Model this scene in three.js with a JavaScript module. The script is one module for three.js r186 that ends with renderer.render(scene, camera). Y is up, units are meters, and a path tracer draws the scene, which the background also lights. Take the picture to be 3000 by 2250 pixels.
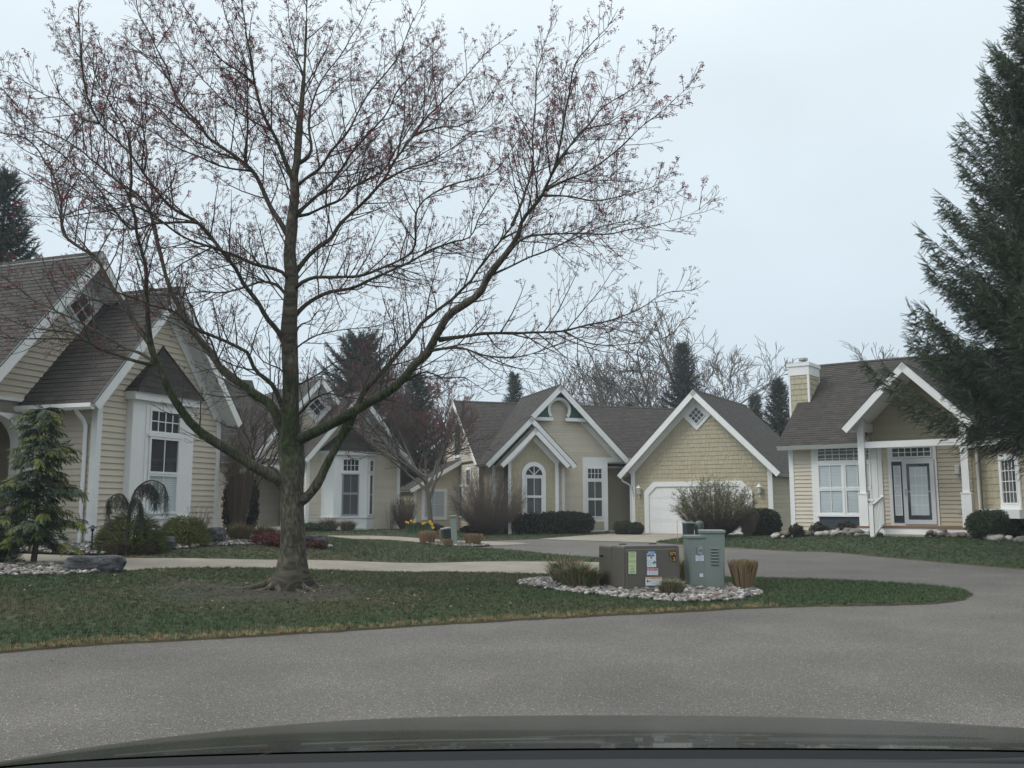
import * as THREE from 'three';
import { mergeGeometries } from 'three/addons/utils/BufferGeometryUtils.js';
import { ImprovedNoise } from 'three/addons/math/ImprovedNoise.js';
import { RoundedBoxGeometry } from 'three/addons/geometries/RoundedBoxGeometry.js';

// ---------------------------------------------------------------- camera, sky, sun, exposure
const scene = new THREE.Scene();
const camera = new THREE.PerspectiveCamera(45, 4 / 3, 0.1, 900);
camera.position.set(0, 1.33, 0);
camera.lookAt(0, 1.33 + 1.307, -10);
const renderer = new THREE.WebGLRenderer({ antialias: true });
renderer.toneMapping = THREE.LinearToneMapping;
renderer.toneMappingExposure = 1.2;
renderer.shadowMap.enabled = true;

const noiseGen = new ImprovedNoise();
const N3 = (x, y, z = 0.37) => noiseGen.noise(x, y, z);
function fbm(x, y, z = 0.37, o = 4) { let s = 0, a = 0.5, f = 1; for (let i = 0; i < o; i++) { s += a * N3(x * f, y * f, z + i * 7.1); a *= 0.5; f *= 2.03; } return s; }
{ // overcast sky: pale blue-white cloud sheet, a little brighter towards the hidden sun at upper left
  const W = 1024, Hh = 512, d = new Float32Array(W * Hh * 4);
  const sun = new THREE.Vector3(-0.62, 0.70, 0.22).normalize();
  for (let j = 0; j < Hh; j++) for (let i = 0; i < W; i++) {
    const el = ((j + 0.5) / Hh - 0.5) * Math.PI, az = ((i + 0.5) / W - 0.5) * 2 * Math.PI;
    const y = Math.sin(el), c = Math.cos(el), x = c * Math.cos(az), z = c * Math.sin(az);
    const t = Math.max(0, y), k = 0.5 * t + 1.25 * t * t * t;
    const glow = Math.max(0, x * sun.x + y * sun.y + z * sun.z);
    const cl = fbm(x * 2.2 / (t + 0.35), z * 2.2 / (t + 0.35), t * 3, 5);
    const streak = fbm(x * 1.2 + 5, y * 9, z * 1.2, 4);
    const b = 1 + 0.10 * cl + 0.05 * streak + 0.34 * glow * glow * glow;
    const o = (j * W + i) * 4;
    d[o] = (0.545 + 0.40 * k) * b; d[o + 1] = (0.645 + 0.35 * k) * b; d[o + 2] = (0.72 + 0.30 * k) * b; d[o + 3] = 1;
  }
  const t = new THREE.DataTexture(d, W, Hh, THREE.RGBAFormat, THREE.FloatType);
  t.mapping = THREE.EquirectangularReflectionMapping; t.magFilter = t.minFilter = THREE.LinearFilter; t.needsUpdate = true;
  scene.background = t; scene.environment = t;
}
const sun = new THREE.DirectionalLight(new THREE.Color(1, 0.97, 0.92), 1.4);
sun.position.set(-46.5, 52.5, -8.5); sun.target.position.set(0, 0, -25);
sun.castShadow = true; sun.shadow.radius = 45; sun.shadow.mapSize.set(4096, 4096);
Object.assign(sun.shadow.camera, { left: -50, right: 50, top: 60, bottom: -60, near: 1, far: 160 });
scene.add(sun, sun.target);

// ---------------------------------------------------------------- helpers
function mulberry(a) { return () => { a |= 0; a = a + 0x6D2B79F5 | 0; let t = Math.imul(a ^ a >>> 15, 1 | a); t = t + Math.imul(t ^ t >>> 7, 61 | t) ^ t; return ((t ^ t >>> 14) >>> 0) / 4294967296; }; }
let R = mulberry(7);
const rr = (a, b) => a + (b - a) * R();
const V = (x, y, z) => new THREE.Vector3(x, y, z);
const sstep = t => { t = Math.min(1, Math.max(0, t)); return t * t * (3 - 2 * t); };
const clamp = (x, a, b) => Math.min(b, Math.max(a, x));
function elev(x, z) {   // height of the land: level at the road, rising gently to the houses
  const s = clamp((-z - 9.5 + clamp(-x - 3, -8, 8) * 0.6) / 14, 0, 1);
  const a = Math.max(0.52 * Math.pow(s, 1.3) * sstep((-1.5 - x) / 5) * (1 - sstep((-z - 25) / 9)), 0.28 * sstep((-z - 26) / 9) * sstep((-1 - x) / 4));
  const b = 0.35 * sstep((x - 7.5) / 3.5) * sstep((-z - 18) / 8) * (1 - sstep((-z - 33) / 6));
  return a + b;
}
const lin = (r, g, b) => new THREE.Color().setRGB(r, g, b);
function std(color, roughness = 0.8, more = {}) { return new THREE.MeshStandardMaterial({ color, roughness, ...more }); }
function phys(color, roughness, more = {}) { return new THREE.MeshPhysicalMaterial({ color, roughness, ...more }); }
const names = new Map();
function numbered(n) { const k = (names.get(n) || 0); names.set(n, k + 1); return k ? `${n}_${String(k).padStart(3, '0')}` : n; }
function shade(m) { m.castShadow = m.receiveShadow = true; return m; }
function thing(name, label, category, group) { const o = new THREE.Group(); o.name = numbered(name); o.userData = { label, category }; if (group) o.userData.group = group; scene.add(o); return o; }
function part(parent, name, geo, mat) { const m = shade(new THREE.Mesh(geo, mat)); m.name = name; parent.add(m); return m; }
function structure(name, geo, mat, label) { const m = shade(new THREE.Mesh(geo, mat)); m.name = numbered(name); m.userData.kind = 'structure'; if (label) { m.userData.label = label; m.userData.category = name.replace(/_/g, ' '); } scene.add(m); return m; }

// collects triangles with flat normals, metre uvs and vertex colours
class GB {
  constructor() { this.p = []; this.n = []; this.c = []; this.u = []; this.col = [1, 1, 1]; }
  tri(a, b, c, na, nb, nc) {
    if (!na) { const e1x = b.x - a.x, e1y = b.y - a.y, e1z = b.z - a.z, e2x = c.x - a.x, e2y = c.y - a.y, e2z = c.z - a.z; let nx = e1y * e2z - e1z * e2y, ny = e1z * e2x - e1x * e2z, nz = e1x * e2y - e1y * e2x; const l = Math.hypot(nx, ny, nz) || 1; na = nb = nc = { x: nx / l, y: ny / l, z: nz / l }; }
    const ax = Math.abs(na.x), ay = Math.abs(na.y), az = Math.abs(na.z);
    for (const [v, n] of [[a, na], [b, nb], [c, nc]]) {
      this.p.push(v.x, v.y, v.z); this.n.push(n.x, n.y, n.z); this.c.push(...this.col);
      if (ay >= ax && ay >= az) this.u.push(v.x, v.z); else if (ax >= az) this.u.push(v.z, v.y); else this.u.push(v.x, v.y);
    }
  }
  quad(a, b, c, d) { this.tri(a, b, c); this.tri(a, c, d); }
  get count() { return this.p.length / 9; }
  build() {
    const g = new THREE.BufferGeometry();
    g.setAttribute('position', new THREE.Float32BufferAttribute(this.p, 3)); g.setAttribute('normal', new THREE.Float32BufferAttribute(this.n, 3));
    g.setAttribute('color', new THREE.Float32BufferAttribute(this.c, 3)); g.setAttribute('uv', new THREE.Float32BufferAttribute(this.u, 2));
    return g;
  }
}
// a flat working frame: p(x, y, d) = o + u x + v y + n d
class Fr {
  constructor(o, u, v, n) { this.o = o; this.u = u; this.v = v; this.n = n; }
  p(x, y, d = 0) { const { o, u, v, n } = this; return V(o.x + u.x * x + v.x * y + n.x * d, o.y + u.y * x + v.y * y + n.y * d, o.z + u.z * x + v.z * y + n.z * d); }
  sub(x, y, d, turn = 0) { const c = Math.cos(turn), s = Math.sin(turn); return new Fr(this.p(x, y, d), this.u.clone().multiplyScalar(c).addScaledVector(this.v, s), this.v.clone().multiplyScalar(c).addScaledVector(this.u, -s), this.n.clone()); }
}
function boxF(gb, F, x0, x1, y0, y1, d0, d1) {
  const a = F.p(x0, y0, d0), b = F.p(x1, y0, d0), c = F.p(x1, y1, d0), d = F.p(x0, y1, d0), e = F.p(x0, y0, d1), f = F.p(x1, y0, d1), g = F.p(x1, y1, d1), h = F.p(x0, y1, d1);
  gb.quad(e, f, g, h); gb.quad(b, a, d, c); gb.quad(a, e, h, d); gb.quad(f, b, c, g); gb.quad(h, g, c, d); gb.quad(a, b, f, e); return gb;
}
function boxG(F, ...r) { return boxF(new GB(), F, ...r).build(); }
function prismF(gb, F, poly, d0, d1) { // extrudes a polygon (counter-clockwise, may be concave) along the frame's normal
  const tris = THREE.ShapeUtils.triangulateShape(poly.map(q => new THREE.Vector2(q[0], q[1])), []);
  for (const [i, j, k] of tris) { gb.tri(F.p(...poly[i], d1), F.p(...poly[j], d1), F.p(...poly[k], d1)); gb.tri(F.p(...poly[i], d0), F.p(...poly[k], d0), F.p(...poly[j], d0)); }
  for (let i = 0; i < poly.length; i++) { const q = poly[i], r = poly[(i + 1) % poly.length]; gb.quad(F.p(...q, d0), F.p(...r, d0), F.p(...r, d1), F.p(...q, d1)); }
  return gb;
}
function clipPoly(poly, a, b, c) { // keeps a x + b y <= c
  const out = [];
  for (let i = 0; i < poly.length; i++) {
    const p = poly[i], q = poly[(i + 1) % poly.length], dp = a * p[0] + b * p[1] - c, dq = a * q[0] + b * q[1] - c;
    if (dp <= 0) out.push(p);
    if ((dp < 0 && dq > 0) || (dp > 0 && dq < 0)) { const t = dp / (dp - dq); out.push([p[0] + (q[0] - p[0]) * t, p[1] + (q[1] - p[1]) * t]); }
  }
  return out;
}
const area = p => { let s = 0; for (let i = 0; i < p.length; i++) { const a = p[i], b = p[(i + 1) % p.length]; s += a[0] * b[1] - a[1] * b[0]; } return Math.abs(s) / 2; };
function wedge(gb, F, poly, y0, y1, t0, t1, base = 0) { // a lapped piece: thick at its lower edge
  const dd = y => base + t0 + (t1 - t0) * (y - y0) / (y1 - y0), P = poly.map(q => F.p(q[0], q[1], dd(q[1]))), B = poly.map(q => F.p(q[0], q[1], base - 0.004));
  for (let i = 1; i < P.length - 1; i++) gb.tri(P[0], P[i], P[i + 1]);
  for (let i = 0; i < P.length; i++) { const j = (i + 1) % P.length; if (Math.abs(poly[i][1] - y1) < 1e-6 && Math.abs(poly[j][1] - y1) < 1e-6) continue; gb.quad(B[i], B[j], P[j], P[i]); }
}
// rows of lapped boards or shingles over a convex polygon of a frame. o: e exposure, w [min,max] piece width (none = whole boards), t thickness, tone() colour, ind = how many separate pieces
function courses(parent, F, poly, o) {
  let y0 = Infinity, y1 = -Infinity; for (const q of poly) { y0 = Math.min(y0, q[1]); y1 = Math.max(y1, q[1]); }
  const rest = new GB(), pieces = [];
  for (let y = y0; y < y1 - 0.01; y += o.e) {
    const band = clipPoly(clipPoly(poly, 0, -1, -y), 0, 1, Math.min(y1, y + o.e)); if (band.length < 3 || area(band) < 0.003) continue;
    let cells = [band];
    if (o.w) {
      cells = []; let xa = Infinity, xb = -Infinity; for (const q of band) { xa = Math.min(xa, q[0]); xb = Math.max(xb, q[0]); }
      let x = xa - R() * o.w[0];
      while (x < xb) { const w = rr(o.w[0], o.w[1]); const c = clipPoly(clipPoly(band, -1, 0, -x), 1, 0, x + w - (o.gap || 0)); if (c.length > 2 && area(c) > 0.0006) cells.push(c); x += w; }
    }
    for (const c of cells) pieces.push([c, y]);
  }
  const skip = o.skip ? pieces.filter(([c]) => !o.skip(c)) : pieces;
  const mid = c => { let x = 0, yy = 0; for (const q of c) { x += q[0]; yy += q[1]; } return [x / c.length, yy / c.length]; };
  let ind = new Set();
  if (o.ind) { const s = skip.map((q, i) => [i, o.near ? o.near(mid(q[0])) : -q[1]]); s.sort((a, b) => a[1] - b[1]); for (const [i] of s.slice(0, o.ind)) ind.add(i); }
  skip.forEach(([c, y], i) => {
    const t = o.t * (o.w ? rr(0.7, 1.2) : 1), drop = o.w && o.uneven ? rr(0, o.uneven) : 0, cc = drop ? c.map(q => [q[0], Math.abs(q[1] - y) < 1e-6 ? q[1] - drop : q[1]]) : c;
    const b = ind.has(i) ? new GB() : rest;
    b.col = o.tone(mid(c)[0], mid(c)[1]);
    wedge(b, F, cc, y - drop, y + o.e, t, 0.003, o.base || 0);
    if (b !== rest) part(parent, o.name, b.build(), o.mat);
  });
  if (rest.count) { const m = part(parent, o.ind || o.w ? o.name + 's' : o.name, rest.build(), o.mat); m.userData.kind = 'stuff'; }
}
// smooth tube along points with radii
function tube(gb, pts, rad, sides = 6, cap = true) {
  const n = pts.length, rings = []; let up = Math.abs(pts[1].y - pts[0].y) > Math.abs(pts[1].x - pts[0].x) ? V(1, 0, 0) : V(0, 1, 0);
  for (let i = 0; i < n; i++) {
    const t = pts[Math.min(n - 1, i + 1)].clone().sub(pts[Math.max(0, i - 1)]).normalize();
    const s = up.clone().cross(t).normalize(); if (s.lengthSq() < 0.5) s.set(1, 0, 0).cross(t).normalize(); const w = t.clone().cross(s); up = w;
    const ring = []; const r = typeof rad === 'function' ? rad(i / (n - 1), i) : rad[i];
    for (let k = 0; k < sides; k++) { const a = k / sides * 2 * Math.PI, c = Math.cos(a), q = Math.sin(a); const nn = V(s.x * c + w.x * q, s.y * c + w.y * q, s.z * c + w.z * q); ring.push([V(pts[i].x + nn.x * r, pts[i].y + nn.y * r, pts[i].z + nn.z * r), nn]); }
    rings.push(ring);
  }
  for (let i = 0; i < n - 1; i++) for (let k = 0; k < sides; k++) {
    const l = (k + 1) % sides, [a, na] = rings[i][k], [b, nb] = rings[i][l], [c, nc] = rings[i + 1][l], [d, nd] = rings[i + 1][k];
    gb.tri(a, b, c, na, nb, nc); gb.tri(a, c, d, na, nc, nd);
  }
  if (cap) for (const [ring, f] of [[rings[0], 1], [rings[n - 1], 0]]) for (let k = 1; k < sides - 1; k++) f ? gb.tri(ring[0][0], ring[k + 1][0], ring[k][0]) : gb.tri(ring[0][0], ring[k][0], ring[k + 1][0]);
  return gb;
}
function instanced(parent, name, geo, mat, list) { // list of [position, quaternion, scale(number|Vector3), color?]
  const m = new THREE.InstancedMesh(geo, mat, list.length), M = new THREE.Matrix4(), s = V(1, 1, 1);
  list.forEach((e, i) => { typeof e[2] === 'number' ? s.setScalar(e[2]) : s.copy(e[2]); M.compose(e[0], e[1], s); m.setMatrixAt(i, M); if (e[3]) m.setColorAt(i, e[3]); });
  m.name = name; m.userData.kind = 'stuff'; shade(m); parent.add(m); return m;
}
function dataTex(w, h, fn, srgb = true, repeat = 1) {
  const d = new Uint8Array(w * h * 4);
  for (let j = 0; j < h; j++) for (let i = 0; i < w; i++) { const c = fn(i, j), o = (j * w + i) * 4; d[o] = clamp(c[0] * 255, 0, 255); d[o + 1] = clamp(c[1] * 255, 0, 255); d[o + 2] = clamp(c[2] * 255, 0, 255); d[o + 3] = 255; }
  const t = new THREE.DataTexture(d, w, h); t.wrapS = t.wrapT = THREE.RepeatWrapping; t.magFilter = THREE.LinearFilter; t.minFilter = THREE.LinearMipmapLinearFilter; t.generateMipmaps = true;
  if (srgb) t.colorSpace = THREE.SRGBColorSpace; t.repeat.set(repeat, repeat); t.needsUpdate = true; return t;
}
// seamless noise on a torus of n cells
function tile(n, seed) { const r = mulberry(seed), g = new Float32Array(n * n); for (let i = 0; i < g.length; i++) g[i] = r(); return (x, y) => { x = ((x % 1) + 1) % 1 * n; y = ((y % 1) + 1) % 1 * n; const i = Math.floor(x), j = Math.floor(y), fx = x - i, fy = y - j, a = g[(j % n) * n + i % n], b = g[(j % n) * n + (i + 1) % n], c = g[((j + 1) % n) * n + i % n], d = g[((j + 1) % n) * n + (i + 1) % n]; const u = fx * fx * (3 - 2 * fx), v = fy * fy * (3 - 2 * fy); return a + (b - a) * u + (c - a + (a - b - c + d) * u) * v; }; }
function tfbm(seed, base, o = 4) { const L = []; for (let i = 0; i < o; i++) L.push(tile(base << i, seed + i * 31)); return (x, y) => { let s = 0, a = 0.5, t = 0; for (const f of L) { s += a * f(x, y); t += a; a *= 0.55; } return s / t; }; }
// ---------------------------------------------------------------- the ground
scene.fog = new THREE.FogExp2(new THREE.Color(0.80, 0.87, 0.92), 0.0009);
// a sheet draped over the land inside a polygon
function drape(poly, off, cell, colour) {
  const gb = new GB(); let x0 = 1e9, x1 = -1e9, z0 = 1e9, z1 = -1e9;
  for (const [x, z] of poly) { x0 = Math.min(x0, x); x1 = Math.max(x1, x); z0 = Math.min(z0, z); z1 = Math.max(z1, z); }
  const up = (x, z) => { const e = 0.15, hx = elev(x + e, z) - elev(x - e, z), hz = elev(x, z + e) - elev(x, z - e), l = Math.hypot(hx, 2 * e, hz); return { x: -hx / l, y: 2 * e / l, z: -hz / l }; };
  const pt = q => V(q[0], elev(q[0], q[1]) + off, q[1]);
  for (let x = x0; x < x1; x += cell) for (let z = z0; z < z1; z += cell) {
    let c = clipPoly(clipPoly(clipPoly(clipPoly(poly, -1, 0, -x), 1, 0, x + cell), 0, -1, -z), 0, 1, z + cell);
    c = c.filter((q, i) => { const r = c[(i + 1) % c.length]; return Math.hypot(q[0] - r[0], q[1] - r[1]) > 1e-5; });
    if (c.length < 3 || area(c) < 1e-6) continue;
    for (const t of THREE.ShapeUtils.triangulateShape(c.map(q => new THREE.Vector2(q[0], q[1])), [])) {
      let [a, b, d] = t.map(i => c[i]);
      if ((b[0] - a[0]) * (d[1] - a[1]) - (b[1] - a[1]) * (d[0] - a[0]) > 0) [b, d] = [d, b];
      const i0 = gb.c.length; gb.tri(pt(a), pt(b), pt(d), up(...a), up(...b), up(...d));
      if (colour) [a, b, d].forEach((q, k) => { const col = colour(q[0], q[1]); gb.c[i0 + 3 * k] = col[0]; gb.c[i0 + 3 * k + 1] = col[1]; gb.c[i0 + 3 * k + 2] = col[2]; });
    }
  }
  return gb.build();
}
function smooth(pts, n = 5, closed = true) { const c = new THREE.CatmullRomCurve3(pts.map(p => V(p[0], 0, p[1])), closed, 'centripetal'); return c.getPoints(pts.length * n).slice(0, closed ? -1 : undefined).map(p => [p.x, p.z]); }
const inside = (poly, x, z) => { let s = false; for (let i = 0, j = poly.length - 1; i < poly.length; j = i++) { const a = poly[i], b = poly[j]; if ((a[1] > z) !== (b[1] > z) && x < (b[0] - a[0]) * (z - a[1]) / (b[1] - a[1]) + a[0]) s = !s; } return s; };
const edgeDist = (poly, x, z) => { let m = 1e9; for (let i = 0; i < poly.length; i++) { const a = poly[i], b = poly[(i + 1) % poly.length], dx = b[0] - a[0], dz = b[1] - a[1], t = clamp(((x - a[0]) * dx + (z - a[1]) * dz) / (dx * dx + dz * dz || 1), 0, 1); m = Math.min(m, Math.hypot(x - a[0] - dx * t, z - a[1] - dz * t)); } return m; };

// chip-seal road: grey stone chips of many tones in a 3 m tile
const roadTex = (() => {
  const S = 2048, a = new Float32Array(S * S * 3), r = mulberry(11), big = tfbm(5, 4, 3);
  for (let i = 0; i < S * S; i++) { const b = 0.43 + (r() - 0.5) * 0.10; a[i * 3] = b; a[i * 3 + 1] = b * 0.97; a[i * 3 + 2] = b * 0.92; }
  for (let k = 0; k < 150000; k++) {
    const x = Math.floor(r() * S), y = Math.floor(r() * S), rad = 1 + r() * r() * 3.4, t = r(); let b = 0.33 + r() * 0.30; if (t > 0.92) b = 0.68 + r() * 0.22; if (t < 0.12) b = 0.2 + r() * 0.1;
    const w = (r() - 0.5) * 0.07, asp = 0.6 + r() * 0.8;
    for (let j = -4; j <= 4; j++) for (let i = -4; i <= 4; i++) if ((i * i * asp + j * j / asp) <= rad * rad) { const o = (((y + j + S) % S) * S + (x + i + S) % S) * 3; a[o] = b * (1.01 + w); a[o + 1] = b * (0.98 + w * 0.2); a[o + 2] = b * (0.93 - w); }
  }
  return dataTex(S, S, (i, j) => { const o = (j * S + i) * 3, m = 0.9 + 0.2 * big(i / S, j / S); return [a[o] * m, a[o + 1] * m, a[o + 2] * m]; }, true, 1 / 3);
})();
const roadBump = roadTex.clone(); roadBump.colorSpace = THREE.NoColorSpace; roadBump.needsUpdate = true;
const roadMat = std(0xffffff, 0.93, { map: roadTex, vertexColors: true, bumpMap: roadBump, bumpScale: 0.006 });
const concreteTex = (() => { const f = tfbm(21, 6, 5), g = tile(700, 3), h = tile(1000, 9); return dataTex(1024, 1024, (i, j) => { const x = i / 1024, y = j / 1024, b = 0.62 + 0.16 * (f(x, y) - 0.5) + 0.13 * (g(x, y) - 0.5) + 0.1 * (h(x, y) - 0.5); return [b, b * 0.965, b * 0.905]; }, true, 1 / 3); })();
const concreteMat = std(0xffffff, 0.9, { map: concreteTex, vertexColors: true });
const soilTex = (() => { const f = tfbm(33, 8, 6), g = tfbm(35, 40, 4); return dataTex(1024, 1024, (i, j) => { const x = i / 1024, y = j / 1024, a = f(x, y), b = g(x, y), k = 0.5 + 0.9 * (b - 0.5); return [(0.26 + 0.12 * a) * (0.6 + k * 0.8), (0.235 + 0.13 * a) * (0.6 + k * 0.8), (0.17 + 0.06 * a) * (0.6 + k * 0.8)]; }, true, 1 / 3); })();

// tone of a lawn at a place: greener, browner with last year's thatch, or bare
const treeAt = [-3.4, -14.5];
function lawnDry(x, z) {
  let d = clamp(0.35 + 1.5 * fbm(x * 0.35 + 3, z * 0.5, 1.3), 0, 1) * 0.75 + 0.5 * clamp(fbm(x * 1.7, z * 1.7, 4.2) + 0.05, 0, 1);
  d *= clamp(0.45 + (-x + 1.5) / 6, 0.3, 1.25);
  return clamp(d, 0, 1);
}
function bareAt(x, z) { const dx = x - treeAt[0], dz = z - treeAt[1]; const r = Math.hypot((dx + (dz > 0 ? dz * 0.12 : 0)) / 1.5, (dz - 0.5) / 1.5); return clamp(1.45 - r + 1.0 * fbm(x * 1.3, z * 1.3, 8.8), 0, 1); }
const grassTone = (x, z) => { const d = lawnDry(x, z), b = bareAt(x, z); let c = [0.038 + 0.06 * d, 0.066 + 0.022 * d, 0.024 + 0.02 * d]; return c.map((v, i) => v * (1 - b) + [0.048, 0.036, 0.027][i] * b); };
const lawnMat = std(0xffffff, 1, { vertexColors: true, map: (() => { const f = tfbm(51, 60, 4), g = tfbm(53, 9, 4); return dataTex(1024, 1024, (i, j) => { const v = clamp(0.35 + 0.9 * f(i / 1024, j / 1024) * (0.7 + 0.6 * g(i / 1024, j / 1024)), 0.2, 1); return [v, v, v * 0.95]; }, true, 1 / 2); })() });

{ // the land out to the horizon
  const gb = new GB(); const X = [-400, -200, -100, -60, -40], Z = [60, 30, 12]; for (let x = -30; x <= 30; x += 1) X.push(x); X.push(40, 60, 100, 200, 400); for (let z = 8; z >= -60; z -= 1) Z.push(z); Z.push(-70, -90, -130, -200, -300, -450);
  gb.col = [0.05, 0.075, 0.03];
  const P = (x, z) => V(x, elev(x, z) - 0.05, z);
  for (let i = 0; i < X.length - 1; i++) for (let j = 0; j < Z.length - 1; j++) gb.quad(P(X[i], Z[j]), P(X[i + 1], Z[j]), P(X[i + 1], Z[j + 1]), P(X[i], Z[j + 1]));
  structure('ground', gb.build(), std(0xffffff, 1, { vertexColors: true, map: lawnMat.map }));
}
const roadTone = (x, z) => { const k = 0.61 + 0.2 * fbm(x * 0.22, z * 0.5, 2.2) + 0.2 * fbm(x * 1.1, z * 2.9, 5.1); return [k, k * 1.0, k * 1.01]; };
const farRoad = (x, z) => { const k = roadTone(x, z); const m = 1.0; return k.map(v => v * m); };
structure('road', drape([[-30, 9], [30, 9], [30, -47], [-30, -47]], 0.0, 1.0, farRoad), roadMat);
const paleTone = (x, z) => { const k = 0.69 + 0.1 * fbm(x * 0.6, z * 0.6, 1.1) + 0.1 * fbm(x * 3, z * 3, 3.1); return [k, k * 0.98, k * 0.94]; };
structure('path', drape(smooth([[-16, -15.6], [-9, -15.9], [-6.5, -15.2], [-5.4, -16.3], [-3.84, -17.5], [-1.35, -18.4], [1.6, -17.7], [2.6, -19.6], [1.93, -22], [-0.8, -22.3], [-3.62, -20.2], [-5.24, -18.3], [-7.1, -17.4], [-9, -17.6], [-16, -17.8]], 3), 0.012, 0.6, paleTone), concreteMat);
structure('path', drape(smooth([[-9, -31.6], [-6, -31.4], [-4.4, -31.6], [-3, -31.3], [-1.2, -30.8], [0.6, -32.6], [-1, -34.5], [-3, -33.4], [-5.5, -33.2], [-9, -33.4]], 3), 0.012, 0.8, paleTone), concreteMat);
structure('driveway_apron', drape([[1.0, -36.9], [5.5, -46.9], [12.3, -43.6], [8.6, -40.6], [5.2, -33.4]], 0.012, 0.8, (x, z) => paleTone(x, z).map(v => v * 1.12)), concreteMat);

// lawns: raised a little above the paving
const NEAR = smooth([[-13, -6.6], [-8, -7.4], [-5.25, -8.2], [-4.63, -8.63], [-3.92, -9.13], [-2.76, -9.61], [-1.47, -10.26], [0, -10.99], [1.68, -11.67], [3.58, -12.44], [5.01, -12.64], [5.79, -12.86], [6.49, -13.55], [6.92, -14.31], [7.01, -15.18], [6.42, -16.15], [4.92, -17.04], [3.17, -17.52], [1.29, -17.84], [-1.35, -18.6], [-3.84, -17.6], [-5.81, -16.06], [-6.6, -15.3], [-9, -15.6], [-13, -15.6]], 14).map(([x, z]) => [x + 0.07 * fbm(x * 3, z * 3, 6.1), z + 0.11 * fbm(x * 2.3, z * 2.3, 2.7) + 0.05 * N3(x * 11, z * 11, 4)]);
const SECOND = smooth([[-7.24, -17.5], [-5.24, -18.2], [-3.62, -20.1], [-0.8, -22.2], [2.05, -22.3], [2.35, -23.1], [0.93, -25.6], [-0.4, -28.4], [-2.19, -30.3], [-4.3, -31.2], [-7.5, -31], [-10, -28], [-8, -23], [-7.5, -20]], 4);
const THIRD = smooth([[-9, -33.6], [-5.5, -33.5], [-3.2, -33.8], [-1.2, -35.2], [1, -37.3], [3.2, -41.4], [5.4, -46.2], [3, -46.5], [-2, -45], [-6, -45], [-9, -42]], 3);
const RIGHT = smooth([[5.2, -33.2], [6.2, -31], [7.5, -28], [8.38, -25.68], [9.0, -22.4], [10.0, -19.9], [12, -17.4], [18, -14], [26, -12], [26, -40], [16, -40], [12.4, -43.4], [10.2, -42.4], [8.2, -40.1], [6.3, -36.6], [5.4, -34.6]], 4);
for (const p of [NEAR, SECOND, THIRD, RIGHT]) structure('lawn', drape(p, 0.022, p === NEAR ? 0.25 : 0.5, grassTone), lawnMat);
{ // soil edge of each lawn down to the paving
  for (const p of [NEAR, SECOND, THIRD, RIGHT]) { const gb = new GB(); gb.col = [0.12, 0.095, 0.055]; for (let i = 0; i < p.length; i++) { const a = p[i], b = p[(i + 1) % p.length]; gb.quad(V(a[0], elev(...a) - 0.02, a[1]), V(b[0], elev(...b) - 0.02, b[1]), V(b[0], elev(...b) + 0.0218, b[1]), V(a[0], elev(...a) + 0.0218, a[1])); } structure('lawn_edge', gb.build(), std(0xffffff, 1, { vertexColors: true })); }
}
// beds
const ISLAND = smooth([[0.1, -16.0], [0.45, -14.95], [1.01, -14.05], [1.89, -13.08], [2.53, -12.8], [3.38, -13.41], [3.77, -14.31], [3.6, -15.3], [2.7, -16.2], [1.6, -16.9], [0.73, -16.9]], 4);
const BEDLEFT = smooth([[-11, -14.4], [-9, -14.3], [-7.83, -14.35], [-6.88, -14.65], [-6.38, -15.35], [-6.8, -15.75], [-8.5, -16.1], [-11, -16.2]], 4);
const BEDHOUSE = smooth([[-11, -18.0], [-8.6, -17.75], [-7.6, -17.75], [-7.0, -18.6], [-6.4, -19.75], [-5.66, -20.8], [-4.6, -21.9], [-4.3, -22.6], [-5.2, -23.3], [-7, -24.2], [-7.6, -23.6], [-8.9, -19.4], [-11, -20]], 4);
const BEDSMALL = smooth([[-3.0, -30.9], [-2.2, -29.9], [-1.2, -29.9], [-0.7, -30.7], [-1.3, -31.6], [-2.4, -31.7]], 4);
const bedMat = std(0xffffff, 1, { map: soilTex, color: lin(0.5, 0.46, 0.42) });
for (const p of [ISLAND, BEDLEFT, BEDHOUSE, BEDSMALL]) structure('planting_bed', drape(p, 0.03, 0.4), bedMat);
const ROADBEDS = [ISLAND, BEDLEFT, BEDHOUSE, BEDSMALL];
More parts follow.
